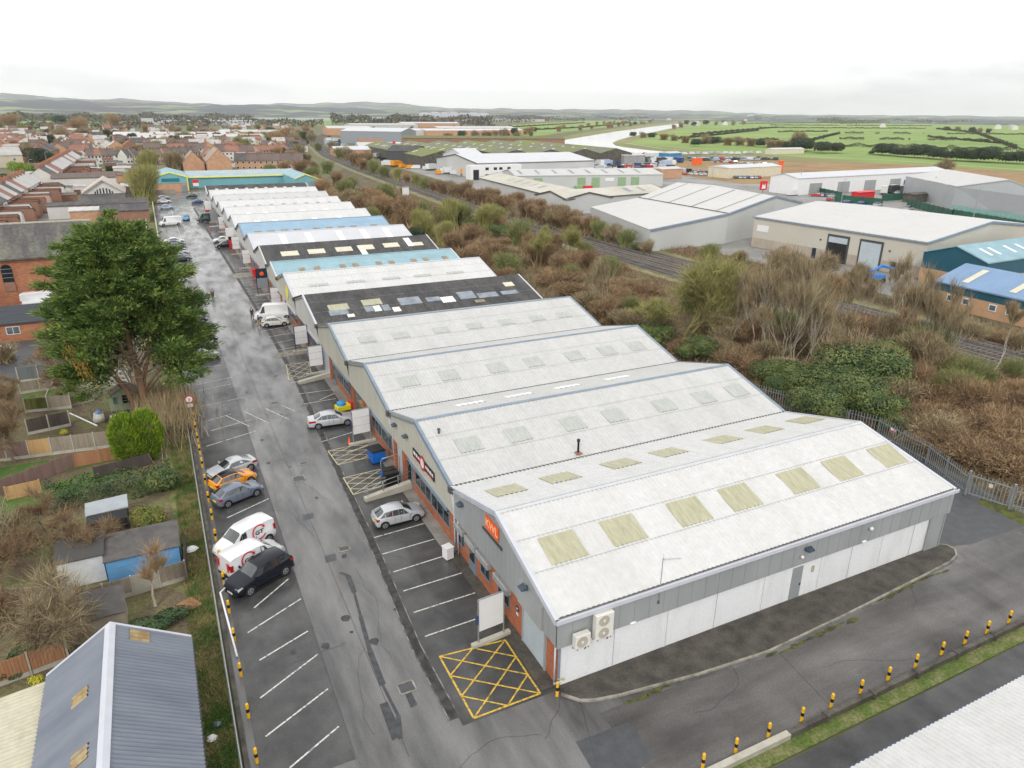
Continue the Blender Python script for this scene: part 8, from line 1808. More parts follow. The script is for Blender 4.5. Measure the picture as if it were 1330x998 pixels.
NAMES = {'tw_br': 'russet', 'tw_br2': 'reddish brown spreading', 'tw_or': 'orange brown', 'tw_gr': 'grey brown', 'tw_ye': 'yellow green', 'tw_gn': 'mossy green', 'bram': 'low russet bramble', 'bram2': 'low grey brown', 'ev': 'dark evergreen', 'ivy': 'ivy green'}
# measured bushes (pixel of the foot), between units and railway
BL = [(352,232,'tw_gn',1.2),(370,224,'tw_or',1.3),(380,212,'tw_or',1.5),(392,226,'tw_br',1.4),(405,236,'tw_gn',1.2),(420,258,'tw_or',1.5),(432,268,'tw_or',1.2),(447,256,'tw_gn',1.3),(455,272,'tw_gr',1.3),(470,280,'tw_br2',1.5),(488,270,'tw_or',1.3),(498,285,'tw_or',1.3),(500,262,'tw_gn',1.2),
      (478,262,'tw_br',1.0),(482,292,'tw_gn',1.0),(515,285,'tw_br2',1.7),(530,296,'tw_br2',1.7),(545,292,'tw_gn',1.3),(552,312,'tw_ye',1.3),(540,318,'ev',.75),(562,300,'tw_gr',1.3),(575,318,'tw_ye',1.0),(585,300,'tw_ye',1.4),(598,296,'tw_gn',1.3),(612,300,'ivy',.8),(628,302,'tw_ye',1.3),(650,308,'ivy',.8),(642,298,'tw_ye',1.2),
      (590,326,'tw_br',1.0),(610,338,'bram',1.6),(628,330,'bram',1.6),(650,330,'tw_br2',1.0),(612,318,'tw_br',1.0),(640,346,'tw_br2',1.1),(665,345,'bram2',1.4),(660,362,'tw_gn',.9),(690,330,'tw_br',1.0),(672,320,'tw_gn',1.1),(688,312,'ivy',.5),(700,345,'tw_br',1.1),(720,372,'bram',1.5),(735,360,'tw_br',.9),
      (350,214,'tw_or',1.4),(362,205,'tw_or',1.5),(375,200,'tw_br',1.6),(390,202,'tw_gr',1.5),(383,190,'tw_gr',2.2),(398,212,'tw_br',1.2),(360,190,'tw_or',2.4),(410,246,'tw_br',1.2),(438,240,'tw_br',1.1),(425,225,'tw_gn',1.1),(408,222,'tw_gr',1.1),(455,248,'tw_gn',1.0),
      (750,385,'bram',1.4),(765,402,'bram2',1.3),(790,395,'bram',1.4),(785,420,'tw_br',.8),(800,378,'bram',1.2),(760,350,'tw_br',.9),(790,362,'tw_gn',.8),(815,400,'bram',1.2),(820,430,'bram2',1.2),(845,452,'ivy',.8),(865,440,'bram2',1.1),(835,385,'bram',1.1),
      (905,468,'ivy',.7),(880,458,'bram',1.0),(935,470,'bram2',1.1),(920,440,'bram2',1.1),(950,450,'bram2',1.2),(960,480,'bram',1.2),(985,485,'bram',1.1),(1000,470,'bram2',1.2),(1005,505,'ivy',.75),(1030,515,'ivy',.9),(1025,495,'bram2',1.1),(1055,500,'bram2',1.2),(1075,530,'ivy',1.05),(1060,545,'ivy',.8),
      (1110,515,'ivy',1.35),(1125,545,'ivy',1.0),(1150,500,'tw_gn',1.0),(1095,490,'tw_gr',1.2),(1130,480,'ivy',.9),(1160,560,'ivy',.5),(1165,530,'bram2',1.3),(1185,545,'bram',1.3),(1190,510,'tw_br',.8),(1210,530,'bram',1.4),(1235,560,'bram',1.4),(1260,540,'tw_br',.8),(1285,570,'bram',1.4),(1300,545,'tw_br2',.8),(1320,590,'bram',1.3),
      (1230,590,'bram',1.2),(1265,600,'bram',1.2),(1300,612,'bram',1.2),(1200,572,'bram2',1.1),(1330,560,'bram',1.3),(1215,495,'tw_gr',1.0),(1245,510,'tw_gn',.8),(1275,510,'bram2',1.2),(1180,480,'tw_gr',1.1),(1320,530,'tw_or',.7),(1345,610,'bram',1.3),(1205,470,'tw_gn',.9),
      (1060,470,'tw_gr',1.0),(1020,465,'tw_gr',1.0),(975,455,'tw_br',.9),(1080,455,'tw_gr',1.0),(1110,450,'tw_br',.9),(1150,455,'tw_gr',.9),(1170,440,'tw_br',.7)]
cnt = {}
for i, (px, py, key, s) in enumerate(sorted(BL)):
    zone = 'behind the far white roofs' if px < 470 else 'between blue roof and railway' if px < 600 else 'between teal roof and railway' if px < 760 else 'behind the pale ribbed roofs' if px < 960 else 'behind the palisade fence' if px > 1140 else 'beyond the nearest white roof'
    k_ = (key, zone); cnt[k_] = cnt.get(k_, 0)+1
    rb(px, py, key, f'{ordinal(cnt[k_]-1)} {NAMES[key]} bush from the left {zone}', s*rr.uniform(1.0, 1.2), i*1.7, group='bushes between the units and the railway')
carpet('bramble_scrub', in_scrub, 30000, .5, 1.8, [M_twig_gr], 15, .022)
# filling bushes, smaller and random
fb = sorted([tuple(in_scrub(np.random.RandomState(500+k), 1, 34, 290)[0]) for k in range(95)], key=lambda p: p[0]**2+p[1]**2)
for k, p in enumerate(fb):
    key = rr.choice(['bram', 'bram', 'bram2', 'tw_br', 'tw_gn', 'bram2', 'tw_or' if p[1] > 150 else 'bram']); s = rr.uniform(.55, .95)
    if p[0] < 56: continue
    num[key] = num.get(key, 0)+1; put_bush(key, None, (p[0], p[1], 0), k, f'{ordinal(num[key]-1)} nearest small {NAMES[key]} bush filling the railway scrub', 'small bushes of the railway scrub', s)
# beyond the railway
FR = [(404,184,'tw_gr',2.0),(432,196,'tw_gr',1.6),(442,206,'tw_gn',1.5),(452,208,'tw_gr',1.8),(463,216,'tw_br',1.7),(472,221,'tw_br',1.4),(486,226,'tw_gn',1.4),(478,210,'tw_gr',1.4),(500,231,'tw_gn',1.2),(515,235,'tw_ye',1.1),(528,238,'tw_or',1.0),(540,242,'tw_ye',1.0),(552,246,'tw_gn',1.0),(566,249,'tw_br',1.0),(575,252,'tw_br',1.2),(588,255,'tw_gr',1.2),(600,258,'tw_br',1.3),(612,262,'tw_br2',1.3),(625,266,'tw_br',1.3),(640,271,'tw_br2',1.3),(655,276,'tw_br',1.3),(668,279,'tw_br2',1.3),(682,283,'tw_br',1.3),(696,288,'tw_br2',1.3),(710,292,'tw_br',1.3),(722,296,'tw_gr',1.3),(738,300,'tw_br',1.3),(752,303,'tw_br2',1.2),(766,307,'tw_br',1.2),(780,312,'tw_gn',1.0),(795,316,'tw_gr',1.0),(812,322,'tw_gn',.9),(826,326,'ivy',.5),(840,330,'tw_gr',.7),
      (700,278,'tw_br',1.1),(730,288,'tw_br',1.1),(640,262,'tw_br',1.1),(672,270,'tw_br',1.2),(606,252,'tw_gr',1.1),(1010,350,'tw_gr',1.0),(1040,360,'tw_gr',1.0),(1080,385,'tw_or',.9),(1170,400,'tw_gr',.8),(1190,400,'tw_or',.8),(1180,420,'tw_br',.6),(1225,425,'bram2',1.0),(1265,440,'bram2',1.0),(1300,445,'bram',.9),(1105,375,'tw_gr',.7),(960,345,'tw_gr',.7),(1240,430,'tw_gr',.6),(1320,455,'tw_gr',.6),(920,340,'tw_gn',.8)]
for i, (px, py, key, s) in enumerate(sorted(FR)):
    zone = 'on the railway curve' if px < 560 else 'below the cream workshop' if px < 850 else 'before the cream warehouse' if px < 1170 else 'below the blue roofed unit'
    k_ = (key, zone); cnt[k_] = cnt.get(k_, 0)+1
    rb(px, py, key, f'{ordinal(cnt[k_]-1)} {NAMES[key]} bush from the left {zone}', s, i*2.1, group='bushes beyond the railway')
# individual trees
M_lich = mat('yellow lichen bark', (0.19,0.17,0.06), .9, col2=(0.28,0.25,0.09), scale=1.5, fac=(.35,.65))
put_tree('big', lambda: tree_meshes(61, 12.5, M_lich, M_twig_ye, spread=.8, up=.22, depth=5, r0=.36, twigs=9500, twl=1.2, tww=.015, first=.11, kids=(4, 5), lean=.12, ratio=.78, stems=3), pt(888, 442), .4, 'broad yellow green lichened bare tree, the largest behind the third unit', sc=(1.5, 1.3, 1.22))
put_tree('ymid', lambda: tree_meshes(62, 9.5, M_lich, M_twig_ye, spread=.6, up=.35, depth=5, r0=.12, twigs=6500, twl=1.1, tww=.014, first=.22, kids=(3, 4), stems=2, ratio=.72), pt(735, 346), .4, 'slim yellowish bare tree behind the fourth unit')
put_tree('ymid', None, pt(700, 352), 2.2, 'thin bare tree left of the slim yellowish one', sc=(.8, .8, .9))
put_tree('ymid', None, pt(835, 445), 1.2, 'spreading yellow limbed tree left of the broad yellow green tree', sc=(1.3, 1.3, .72))
put_tree('ymid', None, pt(712, 333), 4.0, 'pale thin trunked birch near the white roof edges', sc=(.6, .6, .8))
put_tree('birch', lambda: tree_meshes(63, 9.5, M_bark_pale, M_twig_gr, spread=.42, up=.5, depth=5, r0=.12, twigs=3200, twl=1.2, tww=.012, first=.28, kids=(2, 3), stems=4, ratio=.72, lean=.12), pt(778, 404), 0, 'pale trunked birch with russet twigs behind the third unit roof')
for i, (px, py, rz, s, lb) in enumerate(((985, 468, 1, 1.15, 'tall multi stemmed bare tree right of the broad yellow green tree'), (1012, 478, 2.2, 1.3, 'tall pale multi stemmed tree, second right of the broad yellow green tree'), (1035, 490, 3.1, 1.25, 'tall pale multi stemmed tree leaning left of the ivy mound'), (1060, 480, .2, 1.1, 'bare multi stemmed tree just behind the ivy mound'), (955, 455, 4, .95, 'thin bare tree close beside the broad yellow green tree'),
      (1165, 412, .7, .9, 'bare tree beside the blue boom lift'), (1105, 440, 5, .9, 'small pale bare tree between ivy mound and tracks'), (1180, 470, 2.7, 1.1, 'bare tree right of the ivy mound'), (1215, 480, 2.0, 1.0, 'bare thorny tree left of the pale leaning birch'), (670, 310, 1.1, .8, 'thin pale birch near the green bushes'))):
    put_tree('birch', None, pt(px, py), rz, lb, sc=(s*1.1, s*1.1, s*1.28))
put_tree('lone', lambda: tree_meshes(64, 10.5, M_bark_pale, M_twig_gr, spread=.3, up=.5, depth=4, r0=.13, twigs=3500, twl=1.0, tww=.010, first=.36, kids=(2, 3), lean=.18), pt(1268, 502), 2.0, 'single pale trunked birch standing before the blue roofed unit')
put_tree('far1', lambda: tree_meshes(65, 8.0, M_bark, M_twig_gr, spread=.8, up=.25, depth=5, r0=.13, twigs=5000, twl=1.1, tww=.018, first=.2, stems=4, ratio=.74), pt(1065, 372), .5, 'rounded many stemmed brown tree before the roller doors of the cream warehouse')
put_tree('far1', None, pt(1110, 385), 2.5, 'many stemmed brown tree left of the boom lift', sc=.9)
put_tree('far1', None, pt(1030, 368), 3.9, 'many stemmed brown tree at the left door of the cream warehouse', sc=.9)
# grass and ivy on the railway side
# ================================================================ river, fields, hedgerows
M_water = mat('pale river water', (0.36,0.36,0.36), .12, col2=(0.45,0.45,0.45), scale=.004, spec=1.0, bump=.05, bscale=.15)
M_past = mat('green pasture', (0.14,0.235,0.045), .95, col2=(0.23,0.31,0.075), scale=.006, fac=(.35,.65), fine=.12, bscale=.03)
M_past2 = mat('olive pasture', (0.16,0.18,0.05), .95, col2=(0.24,0.22,0.09), scale=.006, fac=(.35,.65), fine=.15, bscale=.03)
def psheet(name, pts_, z, m): return sheet(name, [tuple(pt(*p)[:2]) for p in pts_], z, m)
psheet('pasture', [(815, 180), (880, 166), (890, 159), (1000, 155.5), (1330, 161), (1420, 163), (1420, 262), (1330, 248), (1240, 236), (1180, 226), (1090, 216), (1000, 208), (880, 199), (800, 193)], -.06, M_past)
psheet('river_bank', [(760, 196), (790, 181), (870, 164), (900, 160), (888, 166), (850, 176), (815, 186), (850, 190), (960, 198), (1100, 208), (1240, 222), (1400, 238), (1400, 252), (1235, 238), (1160, 226), (1060, 214), (960, 205), (850, 199)], -.05, M_past2)
psheet('river_bank', [(640, 196), (700, 184), (760, 172), (830, 163), (890, 157), (890, 160.5), (840, 168), (770, 180), (720, 190), (690, 198)], -.05, M_past2)
psheet('pasture', [(660, 163), (760, 157), (850, 156.5), (830, 161), (740, 171), (690, 178), (655, 172)], -.055, M_past)
psheet('pasture', [(0, 168), (0, 158), (150, 156), (160, 163), (100, 170)], -.055, M_past); psheet('pasture', [(330, 162), (330, 157), (460, 156), (520, 159), (420, 163)], -.055, M_past);
psheet('river', [(690, 198), (706, 189), (722, 184), (760, 177.5), (800, 171), (850, 164.3), (892, 159.8), (889, 163.5), (852, 171), (822, 177), (803, 182), (795, 186), (800, 189.5), (815, 192), (845, 195.5), (890, 199.5), (840, 205), (760, 204)], -.03, M_water)
# narrow drain and path in the bank
strip('towpath', [tuple(pt(*p)[:2]) for p in ((812, 186), (860, 193), (950, 198.5), (1050, 203.5), (1150, 208), (1250, 215), (1345, 222))], -1.2, 1.2, -.03, M_conc, kind='structure')
HM = mat('winter hedge', (0.062,0.052,0.040), .9, col2=(0.045,0.05,0.028), scale=.03, fac=(.35,.65), island=.35)
def far_hedge(pts_, w, h, lb, seed, gap=0.0):
    rs = np.random.RandomState(seed); P = []; W_ = [Vector(pt(*p)) for p in pts_]
    for a, c in zip(W_[:-1], W_[1:]):
        L_ = (c-a).length; n = int(min(14000, max(60, L_*26))); s = rs.rand(n)
        if gap: s = s[(np.sin(s*L_/gap+seed) > -.35)]
        n = len(s); a_ = np.array(a); c_ = np.array(c); u = (c_-a_)/L_; v = np.array([-u[1], u[0], 0])
        hh = h*(.9+.25*np.sin(s*L_*.11+seed)+.2*np.sin(s*L_*.37)); P.append(a_+np.outer(s*L_, u)+np.outer(rs.normal(size=n)*w*.3, v)+np.column_stack([np.zeros(n), np.zeros(n), rs.rand(n)**.7*hh]))
    P = np.concatenate(P); V, F = leaves(P, randdir(rs, len(P)), .95, rs, asp=1.2); o = np_mesh('hedgerow', V, F, HM); return tag(o, lb, 'hedge', 'field hedgerows')
FH = [([(1000,190),(1110,191),(1230,194),(1340,197)], 'thick hedge crossing the near edge of the green fields'), ([(1068,181),(1180,182),(1284,183.5)], 'hedge across the middle of the green fields with many gaps'), ([(1036,189),(1062,181),(1090,174)], 'slanting hedge left of the middle field'), ([(1093,173.5),(1142,174)], 'short hedge in the upper left field'), ([(1160,174),(1200,174.5)], 'short hedge in the upper middle field'), ([(985,166.5),(1090,167),(1202,167.5)], 'long thin hedge in the far fields'), ([(960,161),(1060,160),(1155,160.5)], 'faint far hedge below the far woodland'),
      ([(1216,168),(1266,173),(1320,194)], 'dark slanting track hedge at the right of the fields'), ([(1230,174.5),(1345,175.5)], 'thin hedge in the upper right field'), ([(880,181),(930,176),(985,170)], 'hedge left of the lone field tree'), ([(905,188),(960,184),(1010,182)], 'low hedge in the left field'), ([(900,176),(950,171),(1010,166)], 'hedge below the dark farm trees'), ([(1290,162),(1345,163)], 'hedge at the far right horizon field'), ([(1100,163.5),(1210,164)], 'thin hedge under the far woodland belt'), ([(1010,172),(1075,171.5)], 'faint hedge behind the lone field tree'),
      ([(660,166),(760,160)], 'far hedge left of the river bend'), ([(680,170),(760,166),(820,160)], 'hedge on the left bank of the river'), ([(1000,163),(1090,163.5)], 'faint hedge at the foot of the far trees'), ([(1205,178.5),(1300,187)], 'thin hedge inside the right hand field')]
for i, (p_, lb) in enumerate(FH): far_hedge(p_, 2.8, 3.6 if i in (0, 7) else 2.9, lb, 40+i, gap=9 if i in (1, 3, 4, 12) else 0)
# field bushes and trees
FB = [(1042,197,2.6),(1050,196,1.9),(1070,199,2.1),(1088,199,1.9),(1145,201,2.0),(1153,202,2.1),(1166,203,1.5),(1176,204,1.6),(1190,205,2.1),(1200,205,2.2),(1219,207,1.9),(1232,208,1.4),(1246,209,2.0),(1262,210,1.8),(1273,210,2.1),(1286,211,2.3),(1310,212,1.7),(1327,213,1.9),(1012,193,1.8),(1024,195,1.7),(1001,192,1.8),(990,191,1.7),(975,190,1.7),(960,189,1.9),(945,189,1.8),(930,187,1.7),(918,187,2.1),(905,190,1.6),(890,186,1.7),(875,183,1.6),(862,182,1.7),(848,180,1.6),(835,179,1.6),(823,178,1.5),(1132,201,.7)]
for i, (px, py, s) in enumerate(FB): rb(px, py, 'tw_gr' if i % 3 == 2 and px < 1040 else 'ev' if i % 2 or px > 1040 else 'tw_br', f'dark bush {"on the river side hedge line" if px < 1040 else "in the dotted line before the thick field hedge"}, {ordinal(sorted([q_[0] for q_ in FB if (q_[0] < 1040) == (px < 1040)]).index(px))} from the left', (s*1.9, s*1.3, s*1.0), (i % 5)*.12, group='bushes of the river fields')
put_tree('far1', None, pt(1032, 196), 1.0, 'large rounded pale brown bare tree standing alone in the green fields', sc=(2.9, 2.9, 2.6))
put_tree('far1', None, pt(1222, 234), 2.0, 'small brown bare tree at the river edge right of the white trade building', sc=1.6)
for i, (px, py, s, key) in enumerate(((892, 163, 3.4, 'ev'), (901, 164, 2.8, 'ev'), (916, 163, 3.4, 'ev'), (905, 163, 2.6, 'tw_gr'), (930, 163, 2.6, 'tw_gr'), (940, 161, 2.6, 'ev'), (952, 163, 3, 'tw_gr'), (965, 162, 3.2, 'tw_gr'), (1228, 171, 2.4, 'ev'), (1244, 171, 2.2, 'tw_gn'), (1262, 173, 2.6, 'ev'), (1272, 173, 2.2, 'tw_gr'), (1284, 174, 2.2, 'ev'), (884, 166, 3, 'tw_gr'), (875, 168, 2.2, 'tw_gr'))):
    rb(px, py, key, f'{["dark evergreen","leafless brown"][key != "ev"]} tree {"of the riverside farm clump" if px < 1000 else "in the thin upper right line"}, {ordinal(i)} from the river', s, i, 'tree', 'field_tree', 'farm and field trees')
# canal side left bank trees
rr = random.Random(77)
for k in range(46):
    px = rr.uniform(575, 860); py = 158+max(0, (860-px)*.085)+rr.uniform(-3, 3)
    rb(px, py, rr.choice(['tw_gr', 'tw_br', 'ev', 'tw_or']), 'brown tree or dark bush in the loose belt left of the river', rr.uniform(1.6, 2.4), k, 'tree', 'bank_tree', 'trees left of the river')
for k in range(60):
    px = rr.uniform(400, 700); py = rr.uniform(163, 196)
    if 430 < px < 600 and 176 < py < 200: py = rr.uniform(163, 169)
    rb(px, py, rr.choice(['tw_gr', 'tw_br', 'tw_gn']), 'brownish bush scattered among the far industrial roofs', rr.uniform(1.0, 1.8), k, 'bush', 'bush', 'bushes among the far roofs')
for i, (px, py) in enumerate(((905, 164), (945, 163), (970, 158), (1010, 157), (1300, 168), (1320, 169), (1180, 158), (1150, 166), (870, 157))):
    p = pt(px, py); o, new = hp(14, 10, M_render, M_ptile, 'x'); o.location = o.location if not new else p
    if not new: place(o, p, rr.uniform(0, 1), f'{["white farmhouse among the dark river trees","white farmhouse right of the dark river trees","distant white barn above the fields","distant white barn near the long hedges","farmhouse at the right edge of the fields","second farmhouse at the right edge of the fields","tiny white cottage before the far woods","tiny cottage left of the field clump","tiny white house at the far end of the river"][i]}', 'far farmhouses', 1.6)
    else: o['label'] = 'white farmhouse among the dark river trees'; o['group'] = 'far farmhouses'; o.scale = (1.6, 1.6, 1.6)
# woodland belts (masses nobody could count)
WM = mat('distant winter wood', (0.12,0.105,0.085), .95, col2=(0.07,0.08,0.055), scale=.006, fac=(.35,.65), island=.3)
def wood(pxs, y0_, y1_, n, h, seed, size=9):
    rs = np.random.RandomState(seed); px = rs.uniform(pxs[0], pxs[1], n); py = rs.uniform(y0_, y1_, n)+1.2*np.sin(px*.05+seed)
    P = np.array([pt(a, c)[:] for a, c in zip(px, py)]); P[:, 2] = rs.rand(n)**.8*h*(.8+.3*np.sin(px*.11+seed)*np.sin(px*.037+2*seed)+.25*rs.rand(n)); V, F = leaves(P, randdir(rs, n), size, rs, asp=1.1); return np_mesh('far_woodland', V, F, WM, kind='stuff')
wood((430, 640), 161.5, 163, 2600, 22, 1, 8); wood((0, 330), 156.5, 159, 3000, 18, 2, 9); wood((1060, 1210), 158.5, 160.5, 2200, 17, 3, 7); wood((980, 1345), 155.2, 156.8, 3500, 20, 4, 11); wood((640, 900), 153, 155.5, 2600, 18, 5, 11); wood((560, 760), 156.5, 158.5, 1600, 12, 6, 8); wood((0, 200), 164, 168, 1200, 9, 7, 6); wood((200, 420), 160.5, 163.5, 1600, 12, 8, 7); wood((1210, 1345), 158, 160, 1200, 14, 9, 8)
# far white blocks
for i, (px, py, w, h) in enumerate(((552, 153.5, 60, 34), (565, 153.5, 50, 40), (577, 153.5, 45, 38), (589, 153.5, 50, 42), (602, 153.5, 60, 36), (615, 153.5, 70, 40), (628, 153.5, 60, 38), (975, 155, 60, 45), (985, 155, 50, 60))):
    p = pt(px, py); b = MB(); b.box(-w/2, w/2, -20, 20, 0, h*.75); b.box(-w*.3, w*.3, -14, 14, h*.75, h*.85); o = b.build('distant_block', M_bright_roof); o.location = p; tag(o, f'hazy white block on the skyline, {ordinal(i)} from the left', 'building', 'white skyline blocks')
for i, (x0, x1, py) in enumerate(((190, 300, 158.5), (300, 480, 157), (590, 700, 158.5), (480, 560, 155.5), (200, 330, 162))):
    a = pt(x0, py); c = pt(x1, py-.3); b = MB(); b.obox((a.x, a.y), (c.x, c.y), 60, 0, 9); o = b.build('distant_shed', M_bright_roof); tag(o, ['long pale shed strip before the left hills', 'long pale glasshouse strip below the central hills', 'pale strip of sheds above the river belt', 'thin pale strip under the skyline blocks', 'second pale strip in front of the left sheds'][i], 'building')
# ================================================================ hills
def hills():
    na, nr = 240, 70; az = np.radians(np.linspace(-16, 70, na)); r = np.linspace(3300, 19000, nr); V = np.zeros((na, nr, 3)); rs = np.random.RandomState(2)
    ph = rs.uniform(0, 6.28, 24);
    def nse(x, s, k0): return sum(np.sin(x*s*(1.6**k)+ph[k0+k])*(.55**k) for k in range(5))
    for i, a in enumerate(az):
        d = math.degrees(a)+8.3                                    # degrees from the left edge
        A1 = np.interp(d, [-8, 0, 8, 14, 20, 28, 40, 60, 80], [112, 110, 100, 82, 66, 52, 38, 20, 12]); A2 = np.interp(d, [-8, 0, 3, 8, 16, 22, 26, 32, 45, 60, 80], [250, 255, 215, 185, 175, 165, 175, 130, 105, 50, 40])
        f1 = np.clip((r-3700)/4200, 0, 1); f1 = f1*f1*(3-2*f1); g1 = np.exp(-((r-8500)/3300)**2)*(r > 8500)+(r <= 8500)*1.0
        f2 = np.exp(-((r-15500)/2500)**2)
        z = A1*f1*g1*(1+.07*nse(d+r/2600, .22, 0)+.02*nse(d*2+r/900, 1.2, 6))+A2*f2*(1+.16*nse(d, .30, 12)+.02*nse(d, 1.4, 17))
        z += 6*f1*nse(d*3+r/500, .8, 4)
        V[i, :, 0] = np.sin(a)*r; V[i, :, 1] = np.cos(a)*r; V[i, :, 2] = np.maximum(z, 0)-1.5*(f1 < .01)
    idx = np.arange(na*nr).reshape(na, nr); F = np.stack([idx[:-1, :-1], idx[1:, :-1], idx[1:, 1:], idx[:-1, 1:]], -1).reshape(-1, 4)
    mh = mat('hill fields and woods', (0.050,0.062,0.080), .95, col2=(0.22,0.26,0.14), scale=.0024, fac=(.54,.58), stretch=(1, 1.1, 3))
    o = np_mesh('hills', V.reshape(-1, 3), F[:, ::-1], mh, kind='structure'); o.data.polygons.foreach_set('use_smooth', [True]*len(o.data.polygons))
hills()
# ================================================================ haze
hz = MB(); hz.box(-14000, 22000, -400, 21500, -1.2, 620); hm = bpy.data.materials.new('haze'); hm.use_nodes = True; n_ = hm.node_tree; n_.nodes.clear()
ho = n_.nodes.new('ShaderNodeOutputMaterial'); pv = n_.nodes.new('ShaderNodeVolumePrincipled'); pv.inputs['Color'].default_value = (0.97, 0.99, 1.0, 1); pv.inputs['Density'].default_value = 0.00005; pv.inputs['Anisotropy'].default_value = 0.65
n_.links.new(pv.outputs[0], ho.inputs['Volume']); hz.build('haze', hm, kind='stuff')

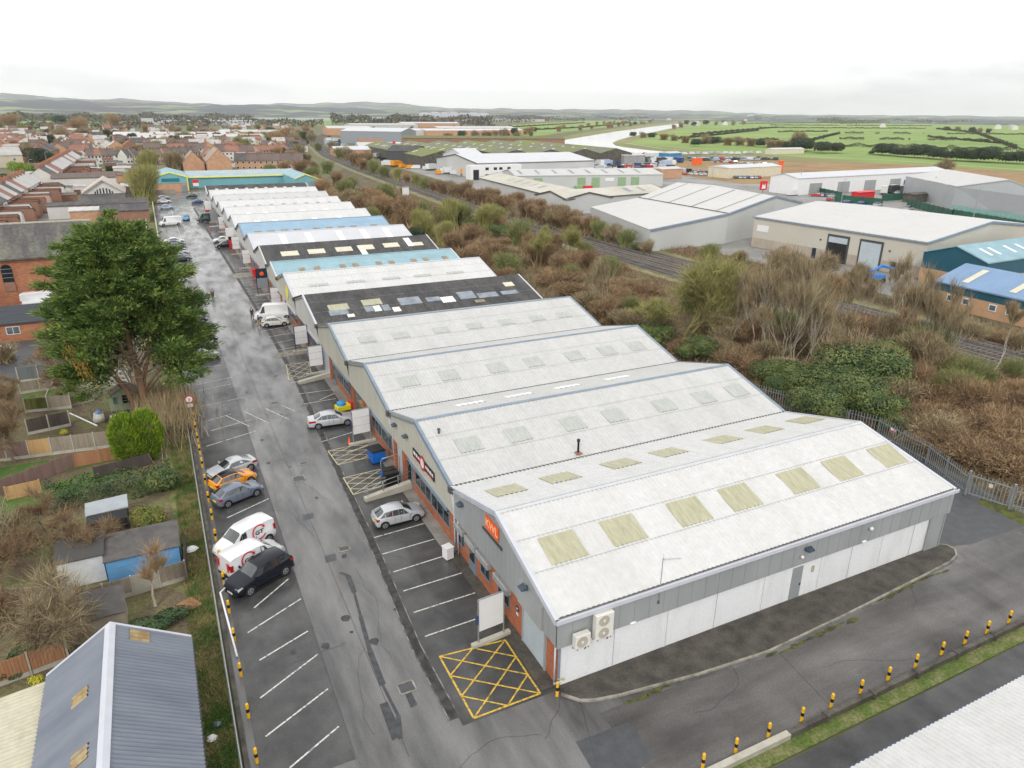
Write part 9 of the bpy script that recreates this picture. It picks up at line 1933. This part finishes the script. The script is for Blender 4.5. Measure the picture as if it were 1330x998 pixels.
# ================================================================ people
M_skin = mat('skin', (0.45,0.27,0.19), .6, var=.04)
def person(loc, rz, label, top, legs, hair, stride=.25, arm=(.1, -.1), hold=None):
    """one skinned body; jacket, trousers, shoes and hair as clothing parts"""
    t = thing('person', label, 'person', loc, rz)
    J = {'pel': (0, 0, .95), 'wai': (0, 0, 1.08), 'che': (0, .01, 1.32), 'nec': (0, 0, 1.50), 'hea': (0, .02, 1.62), 'top': (0, .01, 1.74)}
    for s, n in ((-1, 'l'), (1, 'r')):
        st = stride*s; J['hip'+n] = (s*.10, 0, .90); J['kne'+n] = (s*.11, st*.45+.03, .50); J['ank'+n] = (s*.11, st*.9-.03 if st < 0 else st*.8, .09); J['toe'+n] = (s*.12, J['ank'+n][1]+.15, .04)
        J['sho'+n] = (s*.19, 0, 1.42); J['elb'+n] = (s*.25, -st*.4-.03, 1.15); J['wri'+n] = (s*.24, -st*.7+.10, .92); J['han'+n] = (s*.235, -st*.75+.14, .84)
    def skin(name, edges, rad, m, parent):
        ks = [];
        for a, b in edges:
            for k in (a, b):
                if k not in ks: ks.append(k)
        me = bpy.data.meshes.new(name); me.from_pydata([J[k] for k in ks], [(ks.index(a), ks.index(b)) for a, b in edges], []); o = bpy.data.objects.new(name, me); C.objects.link(o)
        md = o.modifiers.new('s', 'SKIN');
        for i, k in enumerate(ks): me.skin_vertices[0].data[i].radius = (rad[k], rad[k]) if not isinstance(rad[k], tuple) else rad[k]
        me.skin_vertices[0].data[0].use_root = True
        md2 = o.modifiers.new('d', 'SUBSURF'); md2.levels = 2; md2.render_levels = 2
        dg = bpy.context.evaluated_depsgraph_get(); m2 = bpy.data.meshes.new_from_object(o.evaluated_get(dg)); bpy.data.objects.remove(o); m2.materials.clear(); m2.materials.append(m)
        m2.polygons.foreach_set('use_smooth', [True]*len(m2.polygons)); o = bpy.data.objects.new(name, m2); C.objects.link(o); o.parent = parent; return o
    E_ = [('pel', 'wai'), ('wai', 'che'), ('che', 'nec'), ('nec', 'hea'), ('hea', 'top')]; R = {'pel': .13, 'wai': .125, 'che': (.15, .11), 'nec': .055, 'hea': .095, 'top': .075}
    for n in 'lr':
        E_ += [('pel', 'hip'+n), ('hip'+n, 'kne'+n), ('kne'+n, 'ank'+n), ('ank'+n, 'toe'+n), ('che', 'sho'+n), ('sho'+n, 'elb'+n), ('elb'+n, 'wri'+n), ('wri'+n, 'han'+n)]
        R.update({'hip'+n: .095, 'kne'+n: .062, 'ank'+n: .042, 'toe'+n: .035, 'sho'+n: .07, 'elb'+n: .045, 'wri'+n: .03, 'han'+n: .032})
    body = skin('body', E_, R, M_skin, t)
    g = .022; Rj = {k: (tuple(x+g for x in v) if isinstance(v, tuple) else v+g) for k, v in R.items()}
    skin('jacket', [('pel', 'wai'), ('wai', 'che')]+[('che', 'sho'+n) for n in 'lr']+[('sho'+n, 'elb'+n) for n in 'lr']+[('elb'+n, 'wri'+n) for n in 'lr'], Rj, top, t)
    skin('trousers', [('pel', 'hip'+n) for n in 'lr']+[('hip'+n, 'kne'+n) for n in 'lr']+[('kne'+n, 'ank'+n) for n in 'lr'], Rj, legs, t)
    for n in 'lr': skin('shoe', [('ank'+n, 'toe'+n)], {'ank'+n: .052, 'toe'+n: .05}, M_black, t)
    b = MB(); b.lathe([(.03, -.02), (.085, .0), (.105, .07), (.09, .14), (.04, .175)], 12, c=(0, 0, 1.61)); b.v = [(x, y-.022, z) for x, y, z in b.v]; b.build('hair', hair, t, smooth=True)
    for s in (-1, 1):
        b = MB(); b.lathe([(.012, 0), (.012, .008)], 8, c=(s*.034, .108, 1.64), axis='y'); b.build('eye', M_black, t)
        b = MB(); b.lathe([(.02, -.01), (.025, .01)], 8, c=(s*.098, .01, 1.62), axis='x'); b.build('ear', M_skin, t)
    b = MB(); b.add([(-.014, .105, 1.60), (.014, .105, 1.60), (0, .135, 1.595), (0, .108, 1.645)], [(0, 2, 3), (2, 1, 3), (0, 1, 2)]); b.build('nose', M_skin, t)
    b = MB(); b.box(-.025, .025, .100, .108, 1.560, 1.568); b.build('mouth', M_red, t)
    # five separate fingers on each hand
    for s, n in ((-1, 'l'), (1, 'r')):
        hx, hy, hz_ = J['han'+n]
        b = MB()
        for k, ln in enumerate((.065, .075, .07, .055)): yy = hy+.03-k*.02; b.tube([(hx, yy, hz_), (hx-s*.006, yy+.004, hz_-.02-ln*.5), (hx-s*.02, yy+.006, hz_-.02-ln)], [.009, .008, .006], 5)
        b.tube([(hx, hy+.03, hz_+.02), (hx-s*.015, hy+.055, hz_-.005), (hx-s*.02, hy+.06, hz_-.03)], [.010, .009, .007], 5); b.build('fingers', M_skin, t)
    return t
M_coatg = mat('grey green coat', (0.075,0.075,0.055), .9); M_darkc = mat('black clothes', (0.012,0.012,0.014), .9); M_bluet = mat('dark blue top', (0.03,0.05,0.11), .9); M_hairb = mat('dark brown hair', (0.03,0.02,0.012), .8)
person(tuple(pt(277, 389)), math.pi, 'person in a grey green coat walking alone in the middle of the pale road', M_coatg, M_darkc, M_hairb, .22)
person(tuple(pt(328, 414)), math.pi*.9, 'person in black clothes standing at the drain channel left of the off white hatchback', M_darkc, M_darkc, M_hairb, .15)
person(tuple(pt(336.5, 424)), math.pi*.6, 'person in dark blue top and pale shorts bending beside the off white hatchback', M_bluet, mat('pale trousers', (0.42,0.33,0.26), .9), M_hairb, .18)
# lights on the gables of the other units, small vents on roofs
